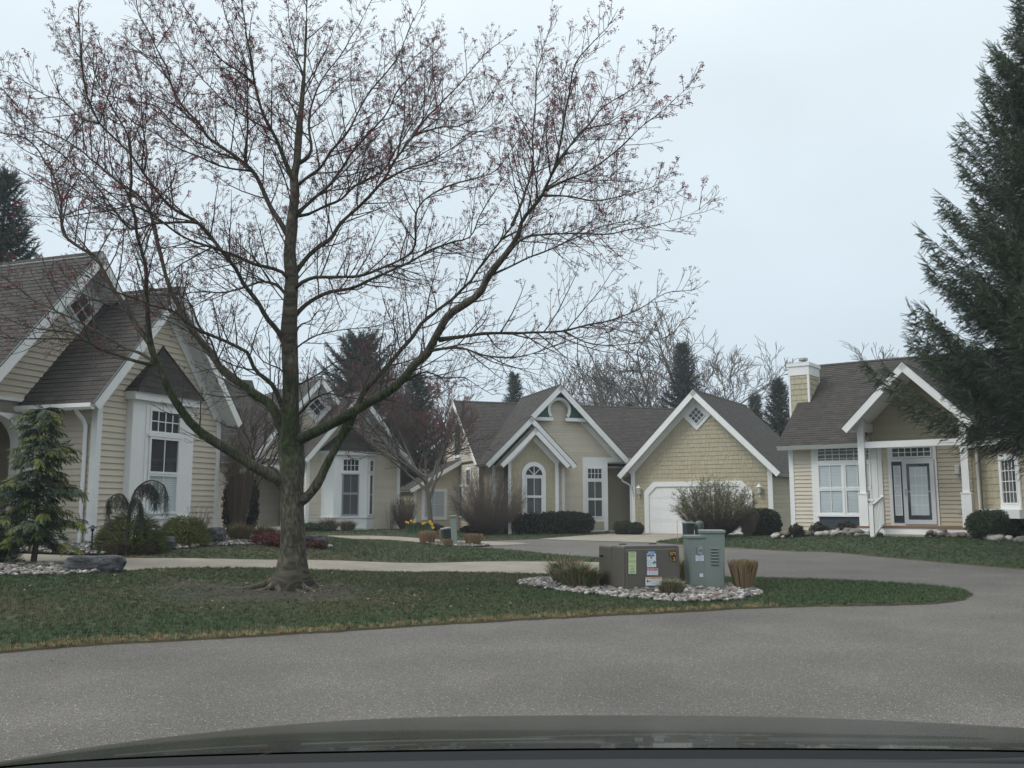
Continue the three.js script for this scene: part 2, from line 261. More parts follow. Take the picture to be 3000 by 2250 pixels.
// ---------------------------------------------------------------- houses
const grime = (() => { const f = tfbm(61, 5, 5), g = tile(48, 63), h = tile(300, 65); return dataTex(512, 512, (i, j) => { const x = i / 512, y = j / 512, v = 0.95 + 0.05 * (f(x, y) - 0.5) + 0.015 * (g(x, y * 0.25) - 0.5) + 0.03 * (h(x, y) - 0.5); return [v, v, v]; }, true, 1 / 3.1); })();
const M = {
  white: std(lin(0.82, 0.83, 0.82), 0.6, { map: grime }),
  vinyl: std(0xffffff, 0.7, { map: grime, vertexColors: true }),
  roof: std(0xffffff, 0.95, { vertexColors: true, map: (() => { const g = tile(400, 71), h = tfbm(73, 60, 3); return dataTex(512, 512, (i, j) => { const v = 0.62 + 0.55 * (g(i / 512, j / 512) - 0.5) + 0.4 * (h(i / 512, j / 512) - 0.5); return [v, v, v]; }, true, 1); })() }),
  green: std(lin(0.022, 0.085, 0.075), 0.55, { map: grime }),
  dark: std(lin(0.012, 0.016, 0.02), 0.6), deep: std(lin(0.012, 0.026, 0.03), 0.5),
  drip: std(lin(0.03, 0.045, 0.045), 0.5),
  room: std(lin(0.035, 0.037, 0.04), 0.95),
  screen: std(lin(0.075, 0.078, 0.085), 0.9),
  blind: std(lin(0.50, 0.54, 0.56), 0.8),
  glass: phys(lin(0.96, 0.98, 0.98), 0.015, { transmission: 1, thickness: 0, ior: 1.5 }),
  metal: std(lin(0.45, 0.46, 0.47), 0.4, { metalness: 0.7 }),
  wood: std(lin(0.20, 0.12, 0.06), 0.8),
  lampGlass: phys(lin(0.8, 0.82, 0.8), 0.2, { transmission: 0.5, thickness: 0 }),
};
const sidingTone = base => () => { const k = rr(0.95, 1.05); return base.map(v => v * k); };
const shingleTone = () => { const t = R(), k = rr(0.86, 1.14); const b = t < 0.4 ? [0.135, 0.12, 0.109] : t < 0.75 ? [0.12, 0.109, 0.1] : [0.155, 0.136, 0.123]; return b.map(v => v * k); };
const CREAM = [0.62, 0.56, 0.455], TAN = [0.435, 0.39, 0.275];

// a builder bound to one house and to a turn within it
class Builder {
  constructor(g, m = new THREE.Matrix4()) { this.g = g; this.m = m; }
  fr(o, u, v, n) { return new Fr(o.applyMatrix4(this.m), u.transformDirection(this.m), v.transformDirection(this.m), n.transformDirection(this.m)); }
  front(z = 0) { return this.fr(V(0, 0, z), V(1, 0, 0), V(0, 1, 0), V(0, 0, 1)); }
  left(x = 0) { return this.fr(V(x, 0, 0), V(0, 0, 1), V(0, 1, 0), V(-1, 0, 0)); }
  right(x = 0) { return this.fr(V(x, 0, 0), V(0, 0, -1), V(0, 1, 0), V(1, 0, 0)); }
  plan(y = 0) { return this.fr(V(0, y, 0), V(1, 0, 0), V(0, 0, -1), V(0, 1, 0)); }
  add(name, gb, mat) { return part(this.g, name, gb.build ? gb.build() : gb, mat); }
  box(name, F, mat, ...r) { return this.add(name, boxG(F, ...r), mat); }
  // solid wall (pentagon or box) with lapped boards or shakes on it
  wall(F, poly, depth, o) {
    const w = this.add('wall', prismF(new GB(), F, poly, -depth, 0), o.back || M.vinylBack);
    courses(w, F, o.face || poly, { e: 0.133, t: 0.03, name: o.w ? 'shake' : 'siding_board', mat: M.vinyl, tone: sidingTone(o.paint), ...o, ind: o.w ? (o.ind || 0) : 9999 });
    return w;
  }
  slope(F, u0, u1, S, o = {}) { // a roof slope: deck, shingles, ridge side at v = S
    const deck = this.add('roof', boxG(F, u0, u1, 0, S, -0.14, -0.004), M.white);
    courses(deck, F, o.poly || [[u0 - 0.01, -0.03], [u1 + 0.01, -0.03], [u1 + 0.01, S], [u0 - 0.01, S]], { e: 0.14, w: [0.14, 0.34], t: 0.014, gap: 0.004, uneven: 0.006, name: 'shingle', mat: M.roof, tone: shingleTone, ind: o.ind || 0, near: o.near });
    return deck;
  }
  // gable roof with its ridge running back along -Z
  gable({ cx, ya, half, tan, z0, z1, rake = 0.2, ind = 0, near, frieze, sides = 'lr', gutter }) {
    const p = Math.atan(tan), S = half / Math.cos(p), ye = ya - half * tan, c = Math.cos(p), s = Math.sin(p);
    const L = this.fr(V(cx - half, ye, 0), V(0, 0, 1), V(c, s, 0), V(-s, c, 0)), Rr = this.fr(V(cx + half, ye, 0), V(0, 0, -1), V(-c, s, 0), V(s, c, 0));
    if (sides.includes('l')) this.slope(L, z1, z0, S, { ind, near });
    if (sides.includes('r')) this.slope(Rr, -z0, -z1, S - 0.002);
    for (const [F, a, b, k] of [[L, z0 + 0.012, z0 + 0.045, 0], [Rr, -z0 - 0.045, -z0 - 0.012, 0.003]]) {
      this.add('rake_board', boxG(F, a, b, -0.02, S - 0.01 - k * 10, -rake, -0.01 - k), M.white);
      this.add('drip_edge', boxG(F, a - 0.004, b + 0.006, -0.03, S + 0.005, -0.009 + k, 0.012 + k), M.drip);
    }
    if (frieze !== undefined) for (const [F, a, b, k] of [[L, frieze + 0.022, frieze + 0.05, 0], [Rr, -frieze - 0.05, -frieze - 0.022, 0.003]]) this.add('frieze_board', boxG(F, a, b, 0.35, S - 0.2 - k, -0.38, -0.145 - k), M.white);
    { // ridge cap
      const gb = new GB(); gb.col = [0.07, 0.06, 0.055]; for (let z = z1; z < z0; z += 0.15) { gb.col = shingleTone().map(v => v * 0.8); const l = Math.min(0.17, z0 - z); boxF(gb, L, z, z + l, S - 0.13, S + 0.012, 0.012, 0.024); boxF(gb, Rr, -z - l, -z, S - 0.13, S + 0.010, 0.012, 0.024); }
      this.add('ridge_cap', gb, M.roof);
    }
    if (gutter) for (const [F, a, b] of [[L, z1, z0]]) { if (!sides.includes('l')) continue; const gb = new GB(); const q = F.p(a, 0, -0.06), r = F.p(b, 0, -0.06); const d = r.clone().sub(q).normalize(), out = V(-1, 0, 0).transformDirection(this.m); const fr = new Fr(q, d, V(0, 1, 0), out); const len = r.distanceTo(q); prismF(gb, new Fr(q.clone(), out, V(0, 1, 0), d), [[0, -0.09], [0.06, -0.1], [0.12, -0.05], [0.125, 0.03], [0.115, 0.03], [0.1, -0.04], [0, -0.06]], 0, len); this.add('gutter', gb, M.white); }
    return { under: x => ya - Math.abs(x - cx) * tan - 0.14 / c };
  }
  // sash window lying on a surface at depth d
  win(F, x0, x1, y0, y1, o = {}) {
    const d = o.d || 0, fw = o.fw || 0.05, gb = new GB();
    boxF(gb, F, x0, x1, y0, y0 + fw, d, d + 0.05); boxF(gb, F, x0, x1, y1 - fw, y1, d, d + 0.05); boxF(gb, F, x0, x0 + fw, y0 + fw, y1 - fw, d, d + 0.048); boxF(gb, F, x1 - fw, x1, y0 + fw, y1 - fw, d, d + 0.048);
    const w = this.add('window', gb, o.frame || M.white), a = x0 + fw, b = x1 - fw, e = y0 + fw, f = y1 - fw;
    if (o.cols > 1 || o.rows > 1) {
      const mg = new GB(), t = o.mt || 0.011;
      for (let i = 1; i < (o.cols || 1); i++) { const x = a + (b - a) * i / o.cols; boxF(mg, F, x - t, x + t, e, f, d + 0.02, d + 0.036); }
      for (let j = 1; j < (o.rows || 1); j++) { const y = e + (f - e) * j / o.rows; boxF(mg, F, a, b, y - t, y + t, d + 0.021, d + 0.034); }
      part(w, 'muntins', mg.build(), o.mun || M.white);
    }
    const pg = new GB(); pg.quad(F.p(a, e, d + 0.026), F.p(b, e, d + 0.026), F.p(b, f, d + 0.026), F.p(a, f, d + 0.026)); part(w, 'pane', pg.build(), M.glass);
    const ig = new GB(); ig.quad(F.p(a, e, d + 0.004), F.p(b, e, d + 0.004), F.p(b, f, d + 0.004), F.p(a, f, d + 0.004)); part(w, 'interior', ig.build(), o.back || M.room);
    if (o.blind) { const bg = new GB(), top = e + (f - e) * (o.blindTop || 1), bot = e + (f - e) * (o.blindBot || 0); for (let y = bot; y < top - 0.02; y += 0.05) { const h = Math.min(0.046, top - y); bg.quad(F.p(a, y, d + 0.018), F.p(b, y, d + 0.018), F.p(b, y + h, d + 0.008), F.p(a, y + h, d + 0.008)); } part(w, 'blind', bg.build(), M.blind); }
    return w;
  }
  casing(F, x0, x1, y0, y1, w, d0, d1) { const gb = new GB(); boxF(gb, F, x0 - w, x1 + w, y1, y1 + w, d0, d1); boxF(gb, F, x0 - w, x1 + w, y0 - w, y0, d0, d1 + 0.01); boxF(gb, F, x0 - w, x0, y0, y1, d0, d1 - 0.002); boxF(gb, F, x1, x1 + w, y0, y1, d0, d1 - 0.002); return this.add('window_casing', gb, M.white); }
  diamond(F, x, y, half, board, n, o = {}) { // window set on its point
    const S = half * Math.SQRT2, s = board * Math.SQRT2, f = F.sub(x, y, 0, Math.PI / 4);
    this.add('diamond_trim', boxG(f, -s / 2, s / 2, -s / 2, s / 2, 0.02, 0.06), M.white);
    this.win(f, -S / 2, S / 2, -S / 2, S / 2, { d: 0.06, fw: 0.035, cols: n, rows: n, mt: 0.012, ...o });
  }
  downspout(pts, r = 0.045) { const gb = new GB(); tube(gb, pts.map(p => p.applyMatrix4(this.m)), () => r, 8); return this.add('downspout', gb, M.white); }
  tri(name, A, B, C, o = {}) { // hipped triangular roof face over eave A-B with top C, shingled
    const F = new Fr(A.clone(), B.clone().sub(A).normalize(), V(0, 0, 0), V(0, 0, 0)); const ac = C.clone().sub(A); F.n = F.u.clone().cross(ac).normalize(); F.v = F.n.clone().cross(F.u).normalize();
    const poly = [[0, 0], [A.distanceTo(B), 0], [ac.dot(F.u), ac.dot(F.v)]]; const deck = this.add(name, prismF(new GB(), F, poly, -0.05, -0.004), M.white);
    courses(deck, F, poly, { e: 0.14, w: [0.14, 0.34], t: 0.014, gap: 0.004, uneven: 0.006, name: 'shingle', mat: M.roof, tone: shingleTone, ind: o.ind || 0 });
  }
}
M.vinylBack = std(lin(0.38, 0.34, 0.26), 0.9);
M.shakeBack = std(lin(0.16, 0.14, 0.09), 0.9);
function houseAt(name, label, x, y, z, phi) { const g = thing(name, label, 'house', 'cottages round the cul-de-sac'); g.position.set(x, y, z); g.rotation.y = phi * Math.PI / 180; return g; }

// the two matching cottages: a front gable with a bay, a taller gable with an arched porch beside it
function cottage(g, o) {
  const b = new Builder(g), W = o.W, cx = o.cx || W / 2, TAN = 1.205, yA = 5.86, half = 2.45;
  const ga = b.gable({ cx, ya: yA, half, tan: TAN, z0: o.over || 0.6, z1: -7, rake: 0.2, ind: o.ind, near: o.near, frieze: 0, gutter: true });
  const F = b.front(0), u = ga.under;
  b.wall(F, [[0, -0.45], [W, -0.45], [W, u(W)], [cx, u(cx)], [0, u(0)]], 6.5, { paint: CREAM, face: [[0.1, 0], [W - 0.1, 0], [W - 0.1, u(W - 0.1) - 0.1], [cx, u(cx) - 0.2], [0.1, u(0.1) - 0.1]] });
  for (const [x0, x1] of [[-0.022, 0.12], [W - 0.12, W + 0.022]]) b.box('corner_board', F, M.white, x0, x1, -0.25, u(0) - 0.01, 0.0, 0.034);
  // side wall under the near eave
  const SL = b.left(0); { const w = b.g.children[b.g.children.length - 1]; const wall = b.add('wall', boxG(SL, -6.4, -0.02, -0.45, u(0) - 0.02, -0.2, 0.001), M.vinylBack); courses(wall, SL, [[o.zb, 0], [-0.12, 0], [-0.12, u(0) - 0.05], [o.zb, u(0) - 0.05]], { e: 0.133, t: 0.03, base: 0, name: 'siding_board', mat: M.vinyl, tone: sidingTone(CREAM), ind: 999 }); }
  b.box('corner_board', SL, M.white, -0.12, -0.002, -0.25, u(0) - 0.02, 0.002, 0.022);
  const ey = yA - half * TAN;
  if (o.spout) b.downspout([V(-0.46, ey - 0.08, -0.12), V(-0.44, ey - 0.16, -0.12), V(-0.2, ey - 0.3, -0.18), V(-0.1, ey - 0.42, -0.2), V(-0.09, 1.5, -0.2), V(-0.09, -0.2, -0.2)]);
  // bay
  const B = o.bay, top = 3.24, pl = b.plan(0);
  b.add('bay', prismF(new GB(), pl, [[B.xl, 0.0], [B.fl, -B.z].map((v, i) => i ? v : v), [B.fr, -B.z], [B.xr, 0.0]].map(q => [q[0], q[1]]), -0.3, top), M.white);
  b.add('bay_sill', prismF(new GB(), pl, [[B.xl - 0.04, 0], [B.fl - 0.02, -B.z - 0.04], [B.fr + 0.02, -B.z - 0.04], [B.xr + 0.04, 0]], 0.52, 0.58), M.white);
  b.add('bay_cornice', prismF(new GB(), pl, [[B.xl - 0.1, 0], [B.fl - 0.08, -B.z - 0.12], [B.fr + 0.08, -B.z - 0.12], [B.xr + 0.1, 0]], top - 0.1, top + 0.06), M.white);
  b.box('bay_panel_line', b.front(B.z), M.white, B.fl + 0.02, B.fr - 0.02, 0.1, 0.13, 0.001, 0.02);
  { const y = top + 0.07, e = 0.18, P = (x, yy, z) => V(x, yy, z), A = P(B.xl - 0.12, y, 0.02), C = P(B.fl - 0.1, y, B.z + e), D = P(B.fr + 0.1, y, B.z + e), E = P(B.xr + 0.12, y, 0.02), T = P((B.xl + B.xr) / 2, 4.46, 0.03);
    b.tri('bay_roof', C, D, T, { ind: 0 }); b.tri('bay_roof', D, E, T); b.tri('bay_roof', A, C, T);
    const gb = new GB(); for (const q of [C, D]) for (let i = 0; i < 10; i++) { gb.col = shingleTone().map(v => v * 0.85); const p0 = q.clone().lerp(T, i / 10), p1 = q.clone().lerp(T, (i + 1.15) / 10); tube(gb, [p0, p1], () => 0.035, 5); } b.add('bay_hip_cap', gb, M.roof); }
  const BF = b.front(B.z), X = o.win;
  b.win(BF, X[0], X[1], 2.44, 2.98, { d: 0.0, cols: 4, rows: 2, fw: 0.045 });
  b.box('window_rail', BF, M.white, X[0] - 0.05, X[1] + 0.05, 2.36, 2.435, 0.0, 0.07);
  b.win(BF, X[0] + 0.01, X[1] - 0.01, 1.53, 2.355, { d: 0.01, cols: 2, rows: 1, frame: o.sash, back: o.back, mun: o.sash });
  b.win(BF, X[0] + 0.01, X[1] - 0.01, 0.63, 1.527, { d: 0.0, cols: 2, rows: 1, blind: o.blind, frame: o.sash, back: o.back, mun: o.sash });
  { const gb = new GB(); boxF(gb, BF, X[0] - 0.1, X[0], 0.6, 3.03, 0.001, 0.022); boxF(gb, BF, X[1], X[1] + 0.1, 0.6, 3.03, 0.001, 0.022); boxF(gb, BF, X[0], X[1], 2.985, 3.03, 0.001, 0.03); b.add('window_casing', gb, M.white); }
  if (o.sideWin) { const A = V(B.fr, 0, B.z), E = V(B.xr, 0, 0), uu = E.clone().sub(A).normalize(), f = new Fr(A, uu, V(0, 1, 0), uu.clone().cross(V(0, 1, 0)).normalize()), l = A.distanceTo(E); b.win(f, l * 0.2, l * 0.75, 0.63, 2.36, { rows: 2, cols: 1, frame: M.white, back: o.back }); b.win(f, l * 0.2, l * 0.75, 2.44, 2.98, { rows: 2, cols: 1 }); }
  // tall gable behind, with the arched porch
  const zb = o.zb, c2 = 0.92, yB = 6.6, h2 = 3.5;
  const gb2 = b.gable({ cx: c2, ya: yB, half: h2, tan: TAN, z0: zb + 0.55, z1: -12, rake: 0.22, ind: o.ind2 || 0, near: o.near2, frieze: zb });
  const FB = b.front(zb), v = gb2.under, xl = -2.1;
  b.wall(FB, [[xl, 3.04], [c2 * 2 - xl, 3.04], [c2 * 2 - xl, v(xl)], [c2, v(c2)], [xl, v(xl)]].filter((q, i) => true), 9, { paint: CREAM, face: [[xl + 0.05, 3.06], [W - 0.4, 3.06], [c2 + 2.6, v(c2 + 2.6) - 0.1], [c2, v(c2) - 0.25], [xl + 0.05, Math.max(3.07, v(xl) - 0.1)]] });
  b.diamond(FB, c2, 5.3, 0.42, 0.72, 2);
  { // arch panel
    const ax = [-1.72, -0.44], r = (ax[1] - ax[0]) / 2, spring = 2.05, poly = [[xl, 0.0], [ax[0], 0.0], [ax[0], spring]];
    for (let i = 1; i < 20; i++) { const a = Math.PI - i / 20 * Math.PI; poly.push([(ax[0] + ax[1]) / 2 + r * Math.cos(a), spring + r * Math.sin(a)]); }
    poly.push([ax[1], spring], [ax[1], 0.0], [0.0, 0.0], [0.0, 3.04], [xl, 3.04]);
    b.add('arch', prismF(new GB(), FB, poly, -0.28, 0.0), M.white);
    b.box('cornice', FB, M.white, xl - 0.05, 0.0, 3.0, 3.07, 0.002, 0.06);
    b.box('porch_floor', FB, M.white, xl - 0.1, 0.0, -0.45, 0.14, -2.0, 0.12);
    const bw = b.front(zb - 1.9); b.wall(bw, [[xl, -0.2], [0.2, -0.2], [0.2, 3.04], [xl, 3.04]], 0.2, { paint: CREAM, face: [[xl, 0.15], [0.0, 0.15], [0.0, 3.0], [xl, 3.0]] });
    b.box('wall', FB, M.vinylBack, xl, xl + 0.1, 0.14, 3.04, -2.0, -0.28);
    b.box('porch_ceiling', FB, M.white, xl, 0.0, 2.98, 3.04, -1.9, -0.28);
    b.box('door_frame', bw, M.white, -2.02, -1.2, 0.14, 2.3, 0.02, 0.05);
    const dr = b.box('door', bw, M.green, -1.94, -1.28, 0.16, 2.22, 0.05, 0.08); part(dr, 'glass', boxG(bw, -1.82, -1.4, 0.5, 2.05, 0.081, 0.09), M.dark); part(dr, 'handle', boxG(bw, -1.36, -1.32, 1.0, 1.15, 0.08, 0.12), M.metal);
  }
  // bulk of the house behind
  b.box('wall', b.front(zb - 2.1), M.vinylBack, xl, 0.0, -0.45, 3.0, -7, 0);
}
const h1 = houseAt('cottage', 'cream sided cottage at far left with white bay window behind the weeping conifer', -8.76, 0.5, -19.5, 70);
cottage(h1, { W: 4.05, zb: -1.6, ind: 170, near: m => -m[0] + m[1] * 0.3, ind2: 120, near2: m => -m[0], spout: true, blind: true, back: M.room, sash: M.white, cx: 1.86, over: 0.45, bay: { xl: 0.83, fl: 0.84, fr: 2.87, xr: 2.88, z: 0.18 }, win: [1.34, 2.36] });
const h2 = houseAt('cottage', 'cream sided cottage partly hidden behind the big bare tree, diamond window in its gable', -8.49, 0.28, -38.5, 32);
cottage(h2, { W: 4.2, zb: -1.6, ind: 0, back: M.screen, sash: std(lin(0.25, 0.27, 0.3), 0.6), bay: { xl: 0.62, fl: 1.04, fr: 2.51, xr: 3.05, z: 0.42 }, win: [1.38, 2.14], sideWin: true });
{ // left wing of the second cottage
  const b = new Builder(h2), p = Math.atan(1.0), c = Math.cos(p), s = Math.sin(p), S = 4 / c;
  const F = b.fr(V(0, 2.9, -2.2), V(1, 0, 0), V(0, s, -c), V(0, c, s)), Bk = b.fr(V(0, 2.9, -10.2), V(-1, 0, 0), V(0, s, c), V(0, c, -s));
  b.slope(F, -8, -0.6, S); b.slope(Bk, 0.6, 8, S - 0.002);
  b.wall(b.front(-2.8), [[-7.6, -0.4], [-2.15, -0.4], [-2.15, 2.9], [-7.6, 2.9]], 0.2, { paint: CREAM, face: [[-7.6, 0], [-2.2, 0], [-2.2, 2.85], [-7.6, 2.85]] });
}

// ---------------- the long house with the garage
const h3 = houseAt('long_house', 'long cream house with green keyhole gable and a shingled garage', 2.29, 0, -44.5, 18);
{
  const b = new Builder(h3);
  const ye = 3.25, yr = 6.72, zr = -5, ze = -0.45, run = zr * -1 + ze, p = Math.atan((yr - ye) / run), c = Math.cos(p), s = Math.sin(p), S = run / c;
  const F = b.fr(V(0, ye, ze), V(1, 0, 0), V(0, s, -c), V(0, c, s)), Bk = b.fr(V(0, ye, 2 * zr - ze), V(-1, 0, 0), V(0, s, c), V(0, c, -s));
  b.slope(F, -4.0, 10, S); b.slope(Bk, -10, 4.0, S - 0.002);
  for (const [f, a, e] of [[F, -4.045, -4.012], [Bk, 4.012, 4.045]]) b.add('rake_board', boxG(f, a, e, -0.02, S - 0.01, -0.2, -0.01), M.white);
  { const gb = new GB(); for (let x = -4; x < 9.9; x += 0.15) { gb.col = shingleTone().map(v => v * 0.8); boxF(gb, F, x, x + 0.17, S - 0.13, S + 0.012, 0.012, 0.026); boxF(gb, Bk, -x - 0.17, -x, S - 0.13, S + 0.01, 0.012, 0.026); } b.add('ridge_cap', gb, M.roof); }
  // left end wall
  const LE = b.left(-3.72), ly = z => yr - Math.abs(z - zr) * (yr - ye) / run - 0.16;
  b.wall(LE, [[-9, -0.3], [-1, -0.3], [-1, ly(-1)], [zr, ly(zr)], [-9, ly(-9)]], 0.25, { paint: CREAM, face: [[-8.9, 0.05], [-1.1, 0.05], [-1.1, ly(-1.1) - 0.02], [zr, ly(zr) - 0.1], [-8.9, ly(-8.9) - 0.02]] });
  b.box('corner_board', LE, M.white, -1.12, -0.98, -0.1, ly(-1), 0.0, 0.03);
  { const lv = b.box('louver', LE, M.green, -5.45, -4.55, 3.9, 5.5, 0.02, 0.06); b.box('louver_sill', LE, M.white, -5.6, -4.4, 3.75, 3.89, 0.02, 0.09); }
  b.win(LE, -3.2, -2.4, 2.3, 3.1, { d: 0.025, cols: 2, rows: 2 }); b.casing(LE, -3.2, -2.4, 2.3, 3.1, 0.09, 0.02, 0.06);
  b.win(LE, -4.6, -3.9, 0.8, 2.3, { d: 0.025, rows: 2, back: M.screen }); b.casing(LE, -4.6, -3.9, 0.8, 2.3, 0.09, 0.02, 0.06);
  b.box('wall', b.front(-1.05), M.vinylBack, -3.5, 9.4, -0.3, 3.3, -7.9, 0);
  { // low side wing at the left, with its own little sloping roof
    const ctx = b, f = b.front(-4.6), w = b.wall(f, [[-6.1, -0.3], [-3.75, -0.3], [-3.75, 3.5], [-6.1, 2.15]], 3.5, { paint: CREAM, face: [[-6.0, 0.05], [-3.75, 0.05], [-3.75, 3.4], [-6.0, 2.1]] });
    b.win(f, -5.6, -4.5, 0.7, 2.05, { d: 0.025, rows: 2, cols: 2, back: std(lin(0.2, 0.22, 0.24), 0.8), blind: true }); b.casing(f, -5.6, -4.5, 0.7, 2.05, 0.11, 0.02, 0.06);
    b.box('corner_board', f, M.white, -6.12, -5.98, -0.2, 2.15, 0.0, 0.03);
    const q = Math.atan(1.35 / 2.35), cs = Math.cos(q), sn = Math.sin(q); const R2 = b.fr(V(-6.4, 2.12, 0), V(0, 0, 1), V(cs, sn, 0), V(-sn, cs, 0)); b.slope(R2, -8.2, -4.2, 3.1); b.add('rake_board', boxG(R2, -4.19, -4.15, -0.02, 3.05, -0.2, -0.01), M.white);
  }
  // big front gable
  const g1 = b.gable({ cx: -0.15, ya: 7.05, half: 3.62, tan: 1.0, z0: 0.55, z1: -5, rake: 0.26, frieze: 0 });
  const W0 = b.front(0), u = g1.under;
  b.wall(W0, [[-3.5, -0.3], [2.44, -0.3], [2.44, 3.45], [-3.5, 3.45]], 1.0, { paint: CREAM, face: [[-0.02, 0.05], [2.3, 0.05], [2.3, 3.45], [-0.02, 3.45]] });
  b.wall(W0, [[-3.3, 3.46], [3.15, 3.46], [3.15, u(3.15)], [-0.15, u(-0.15)], [-3.3, u(-3.3)]], 0.25, { paint: CREAM, face: [[-3.2, 3.46], [3.0, 3.46], [3.0, u(3.0) - 0.02], [-0.15, u(-0.15) - 0.2], [-3.2, u(-3.2) - 0.02]] });
  { // keyhole ornament under the peak
    const O = b.front(0.28), y0 = 5.42, R0 = 0.48, cxo = -0.13, cy = 5.86, a0 = -0.68, pts = [];
    for (let i = 0; i <= 30; i++) { const a = Math.PI - a0 - i / 30 * -(0) - i / 30 * (Math.PI - 2 * a0); pts.push([cxo + R0 * Math.cos(a), cy + R0 * Math.sin(a)]); }
    const half = 7.05 - 0.3 - y0, outer = [[cxo - half, y0], [pts[0][0], y0], ...pts, [pts[30][0], y0], [cxo + half, y0], [cxo, y0 + half]];
    b.add('ornament', prismF(new GB(), O, outer, -0.03, 0.03), M.green);
    const rim = []; const t = 0.11; for (let i = 0; i < 30; i++) { rim.push(i); }
    const gb = new GB(); for (let i = 0; i < 30; i++) { const q = k => { const [x, y] = pts[k], dx = (x - cxo) / R0, dy = (y - cy) / R0; return [[x + dx * t, y + dy * t], [x - dx * 0.02, y - dy * 0.02]]; }, [o0, i0] = q(i), [o1, i1] = q(i + 1); prismF(gb, O, [i0, i1, o1, o0], -0.05, 0.06); }
    boxF(gb, O, cxo - half - 0.12, pts[0][0] + 0.06, y0 - 0.1, y0 + 0.06, -0.05, 0.062); boxF(gb, O, pts[30][0] - 0.06, cxo + half + 0.12, y0 - 0.1, y0 + 0.06, -0.05, 0.062);
    b.add('ornament_trim', gb, M.white);
  }
  // tall window in its white panel
  b.add('window_panel', prismF(new GB(), W0, [[1.15, 0.1], [2.46, 0.1], [2.46, 3.62], [1.15, 3.62]], 0.021, 0.05), M.white);
  b.box('siding_panel', W0, M.vinylBack, 1.28, 2.24, 0.15, 0.55, 0.05, 0.06);
  b.win(W0, 1.36, 2.18, 2.56, 3.13, { d: 0.05, cols: 4, rows: 2 }); b.win(W0, 1.36, 2.18, 1.62, 2.5, { d: 0.05, cols: 2, rows: 1, back: M.screen }); b.win(W0, 1.36, 2.18, 0.75, 1.615, { d: 0.0505, cols: 2, rows: 1, back: M.screen });
  // recessed entry between the gable and the garage
  b.box('entry_beam', W0, M.white, 2.46, 3.95, 3.42, 3.62, -0.3, 0.04);
  b.wall(b.right(2.46), [[0.0, -0.3], [1.7, -0.3], [1.7, 3.45], [0.0, 3.45]], 0.1, { paint: CREAM, face: [[0.06, 0.15], [1.6, 0.15], [1.6, 3.4], [0.06, 3.4]] });
  { const D = b.front(-1.65); b.wall(D, [[2.4, -0.3], [5.2, -0.3], [5.2, 3.5], [2.4, 3.5]], 0.15, { paint: CREAM, face: [[2.4, 0.15], [5.1, 0.15], [5.1, 3.4], [2.4, 3.4]] }); b.box('door_frame', D, M.white, 3.0, 4.6, 0.1, 3.3, 0.02, 0.05); const dr = b.box('door', D, M.dark, 3.1, 4.5, 0.12, 3.2, 0.05, 0.08); part(dr, 'glass', boxG(D, 3.3, 4.3, 0.8, 3.0, 0.081, 0.088), std(lin(0.03, 0.035, 0.04), 0.1)); }
  b.box('entry_floor', W0, concreteMat, 2.47, 5.0, -0.2, 0.11, -1.7, 0.1); b.box('entry_ceiling', W0, M.white, 2.46, 4.6, 3.36, 3.42, -1.65, -0.02);
  // two stepped-out gables at the left
  const g2 = b.gable({ cx: -1.81, ya: 5.42, half: 2.22, tan: 1.0, z0: 1.1, z1: -0.6, rake: 0.24, frieze: 0.6 });
  const W2 = b.front(0.6); b.wall(W2, [[-3.55, -0.3], [-0.02, -0.3], [-0.02, g2.under(-0.02)], [-1.81, g2.under(-1.81)], [-3.55, g2.under(-3.55)]], 0.7, { paint: CREAM, face: [[-3.42, 0.05], [-0.14, 0.05], [-0.14, g2.under(-0.14) - 0.05], [-1.81, g2.under(-1.81) - 0.2], [-3.42, g2.under(-3.42) - 0.05]] });
  for (const [x0, x1] of [[-3.57, -3.42], [-0.15, 0.0]]) b.box('corner_board', W2, M.white, x0, x1, -0.1, g2.under(-3.5), 0.0, 0.033);
  const g3 = b.gable({ cx: -1.85, ya: 4.85, half: 1.68, tan: 1.0, z0: 1.75, z1: 0.4, rake: 0.22, frieze: 1.3 });
  const W3 = b.front(1.3); b.wall(W3, [[-3.0, -0.3], [-0.6, -0.3], [-0.6, g3.under(-0.7)], [-1.85, g3.under(-1.85)], [-3.0, g3.under(-3.0)]], 0.8, { paint: TAN, w: [0.13, 0.24], e: 0.2, t: 0.02, gap: 0.008, ind: 110, uneven: 0.012, back: M.shakeBack, face: [[-2.9, 0.05], [-0.72, 0.05], [-0.72, g3.under(-0.72) - 0.05], [-1.85, g3.under(-1.85) - 0.2], [-2.9, g3.under(-2.9) - 0.05]] });
  for (const [x0, x1] of [[-3.02, -2.88], [-0.74, -0.58]]) b.box('corner_board', W3, M.white, x0, x1, -0.1, g3.under(-2.95), 0.0, 0.036);
  { // arched window
    const xc = -1.79, ow = 0.58, iw = 0.40, spring = 2.72, out = [[xc - ow, 0.85], [xc + ow, 0.85]], inn = [];
    for (let i = 0; i <= 20; i++) { const a = i / 20 * Math.PI; out.push([xc + ow * Math.cos(a), spring + ow * Math.sin(a)]); }
    b.add('arch_casing', prismF(new GB(), W3, out, 0.021, 0.05), M.white);
    b.win(W3, xc - iw, xc + iw, 1.72, 2.6, { d: 0.05, cols: 2, rows: 1, back: M.screen }); b.win(W3, xc - iw, xc + iw, 0.93, 1.715, { d: 0.0505, cols: 2, rows: 1, back: M.screen });
    const half = []; for (let i = 0; i <= 20; i++) { const a = i / 20 * Math.PI; half.push([xc + iw * Math.cos(a), spring - 0.02 + iw * Math.sin(a)]); }
    const fan = b.add('fan_window', prismF(new GB(), W3, half, 0.051, 0.056), M.room);
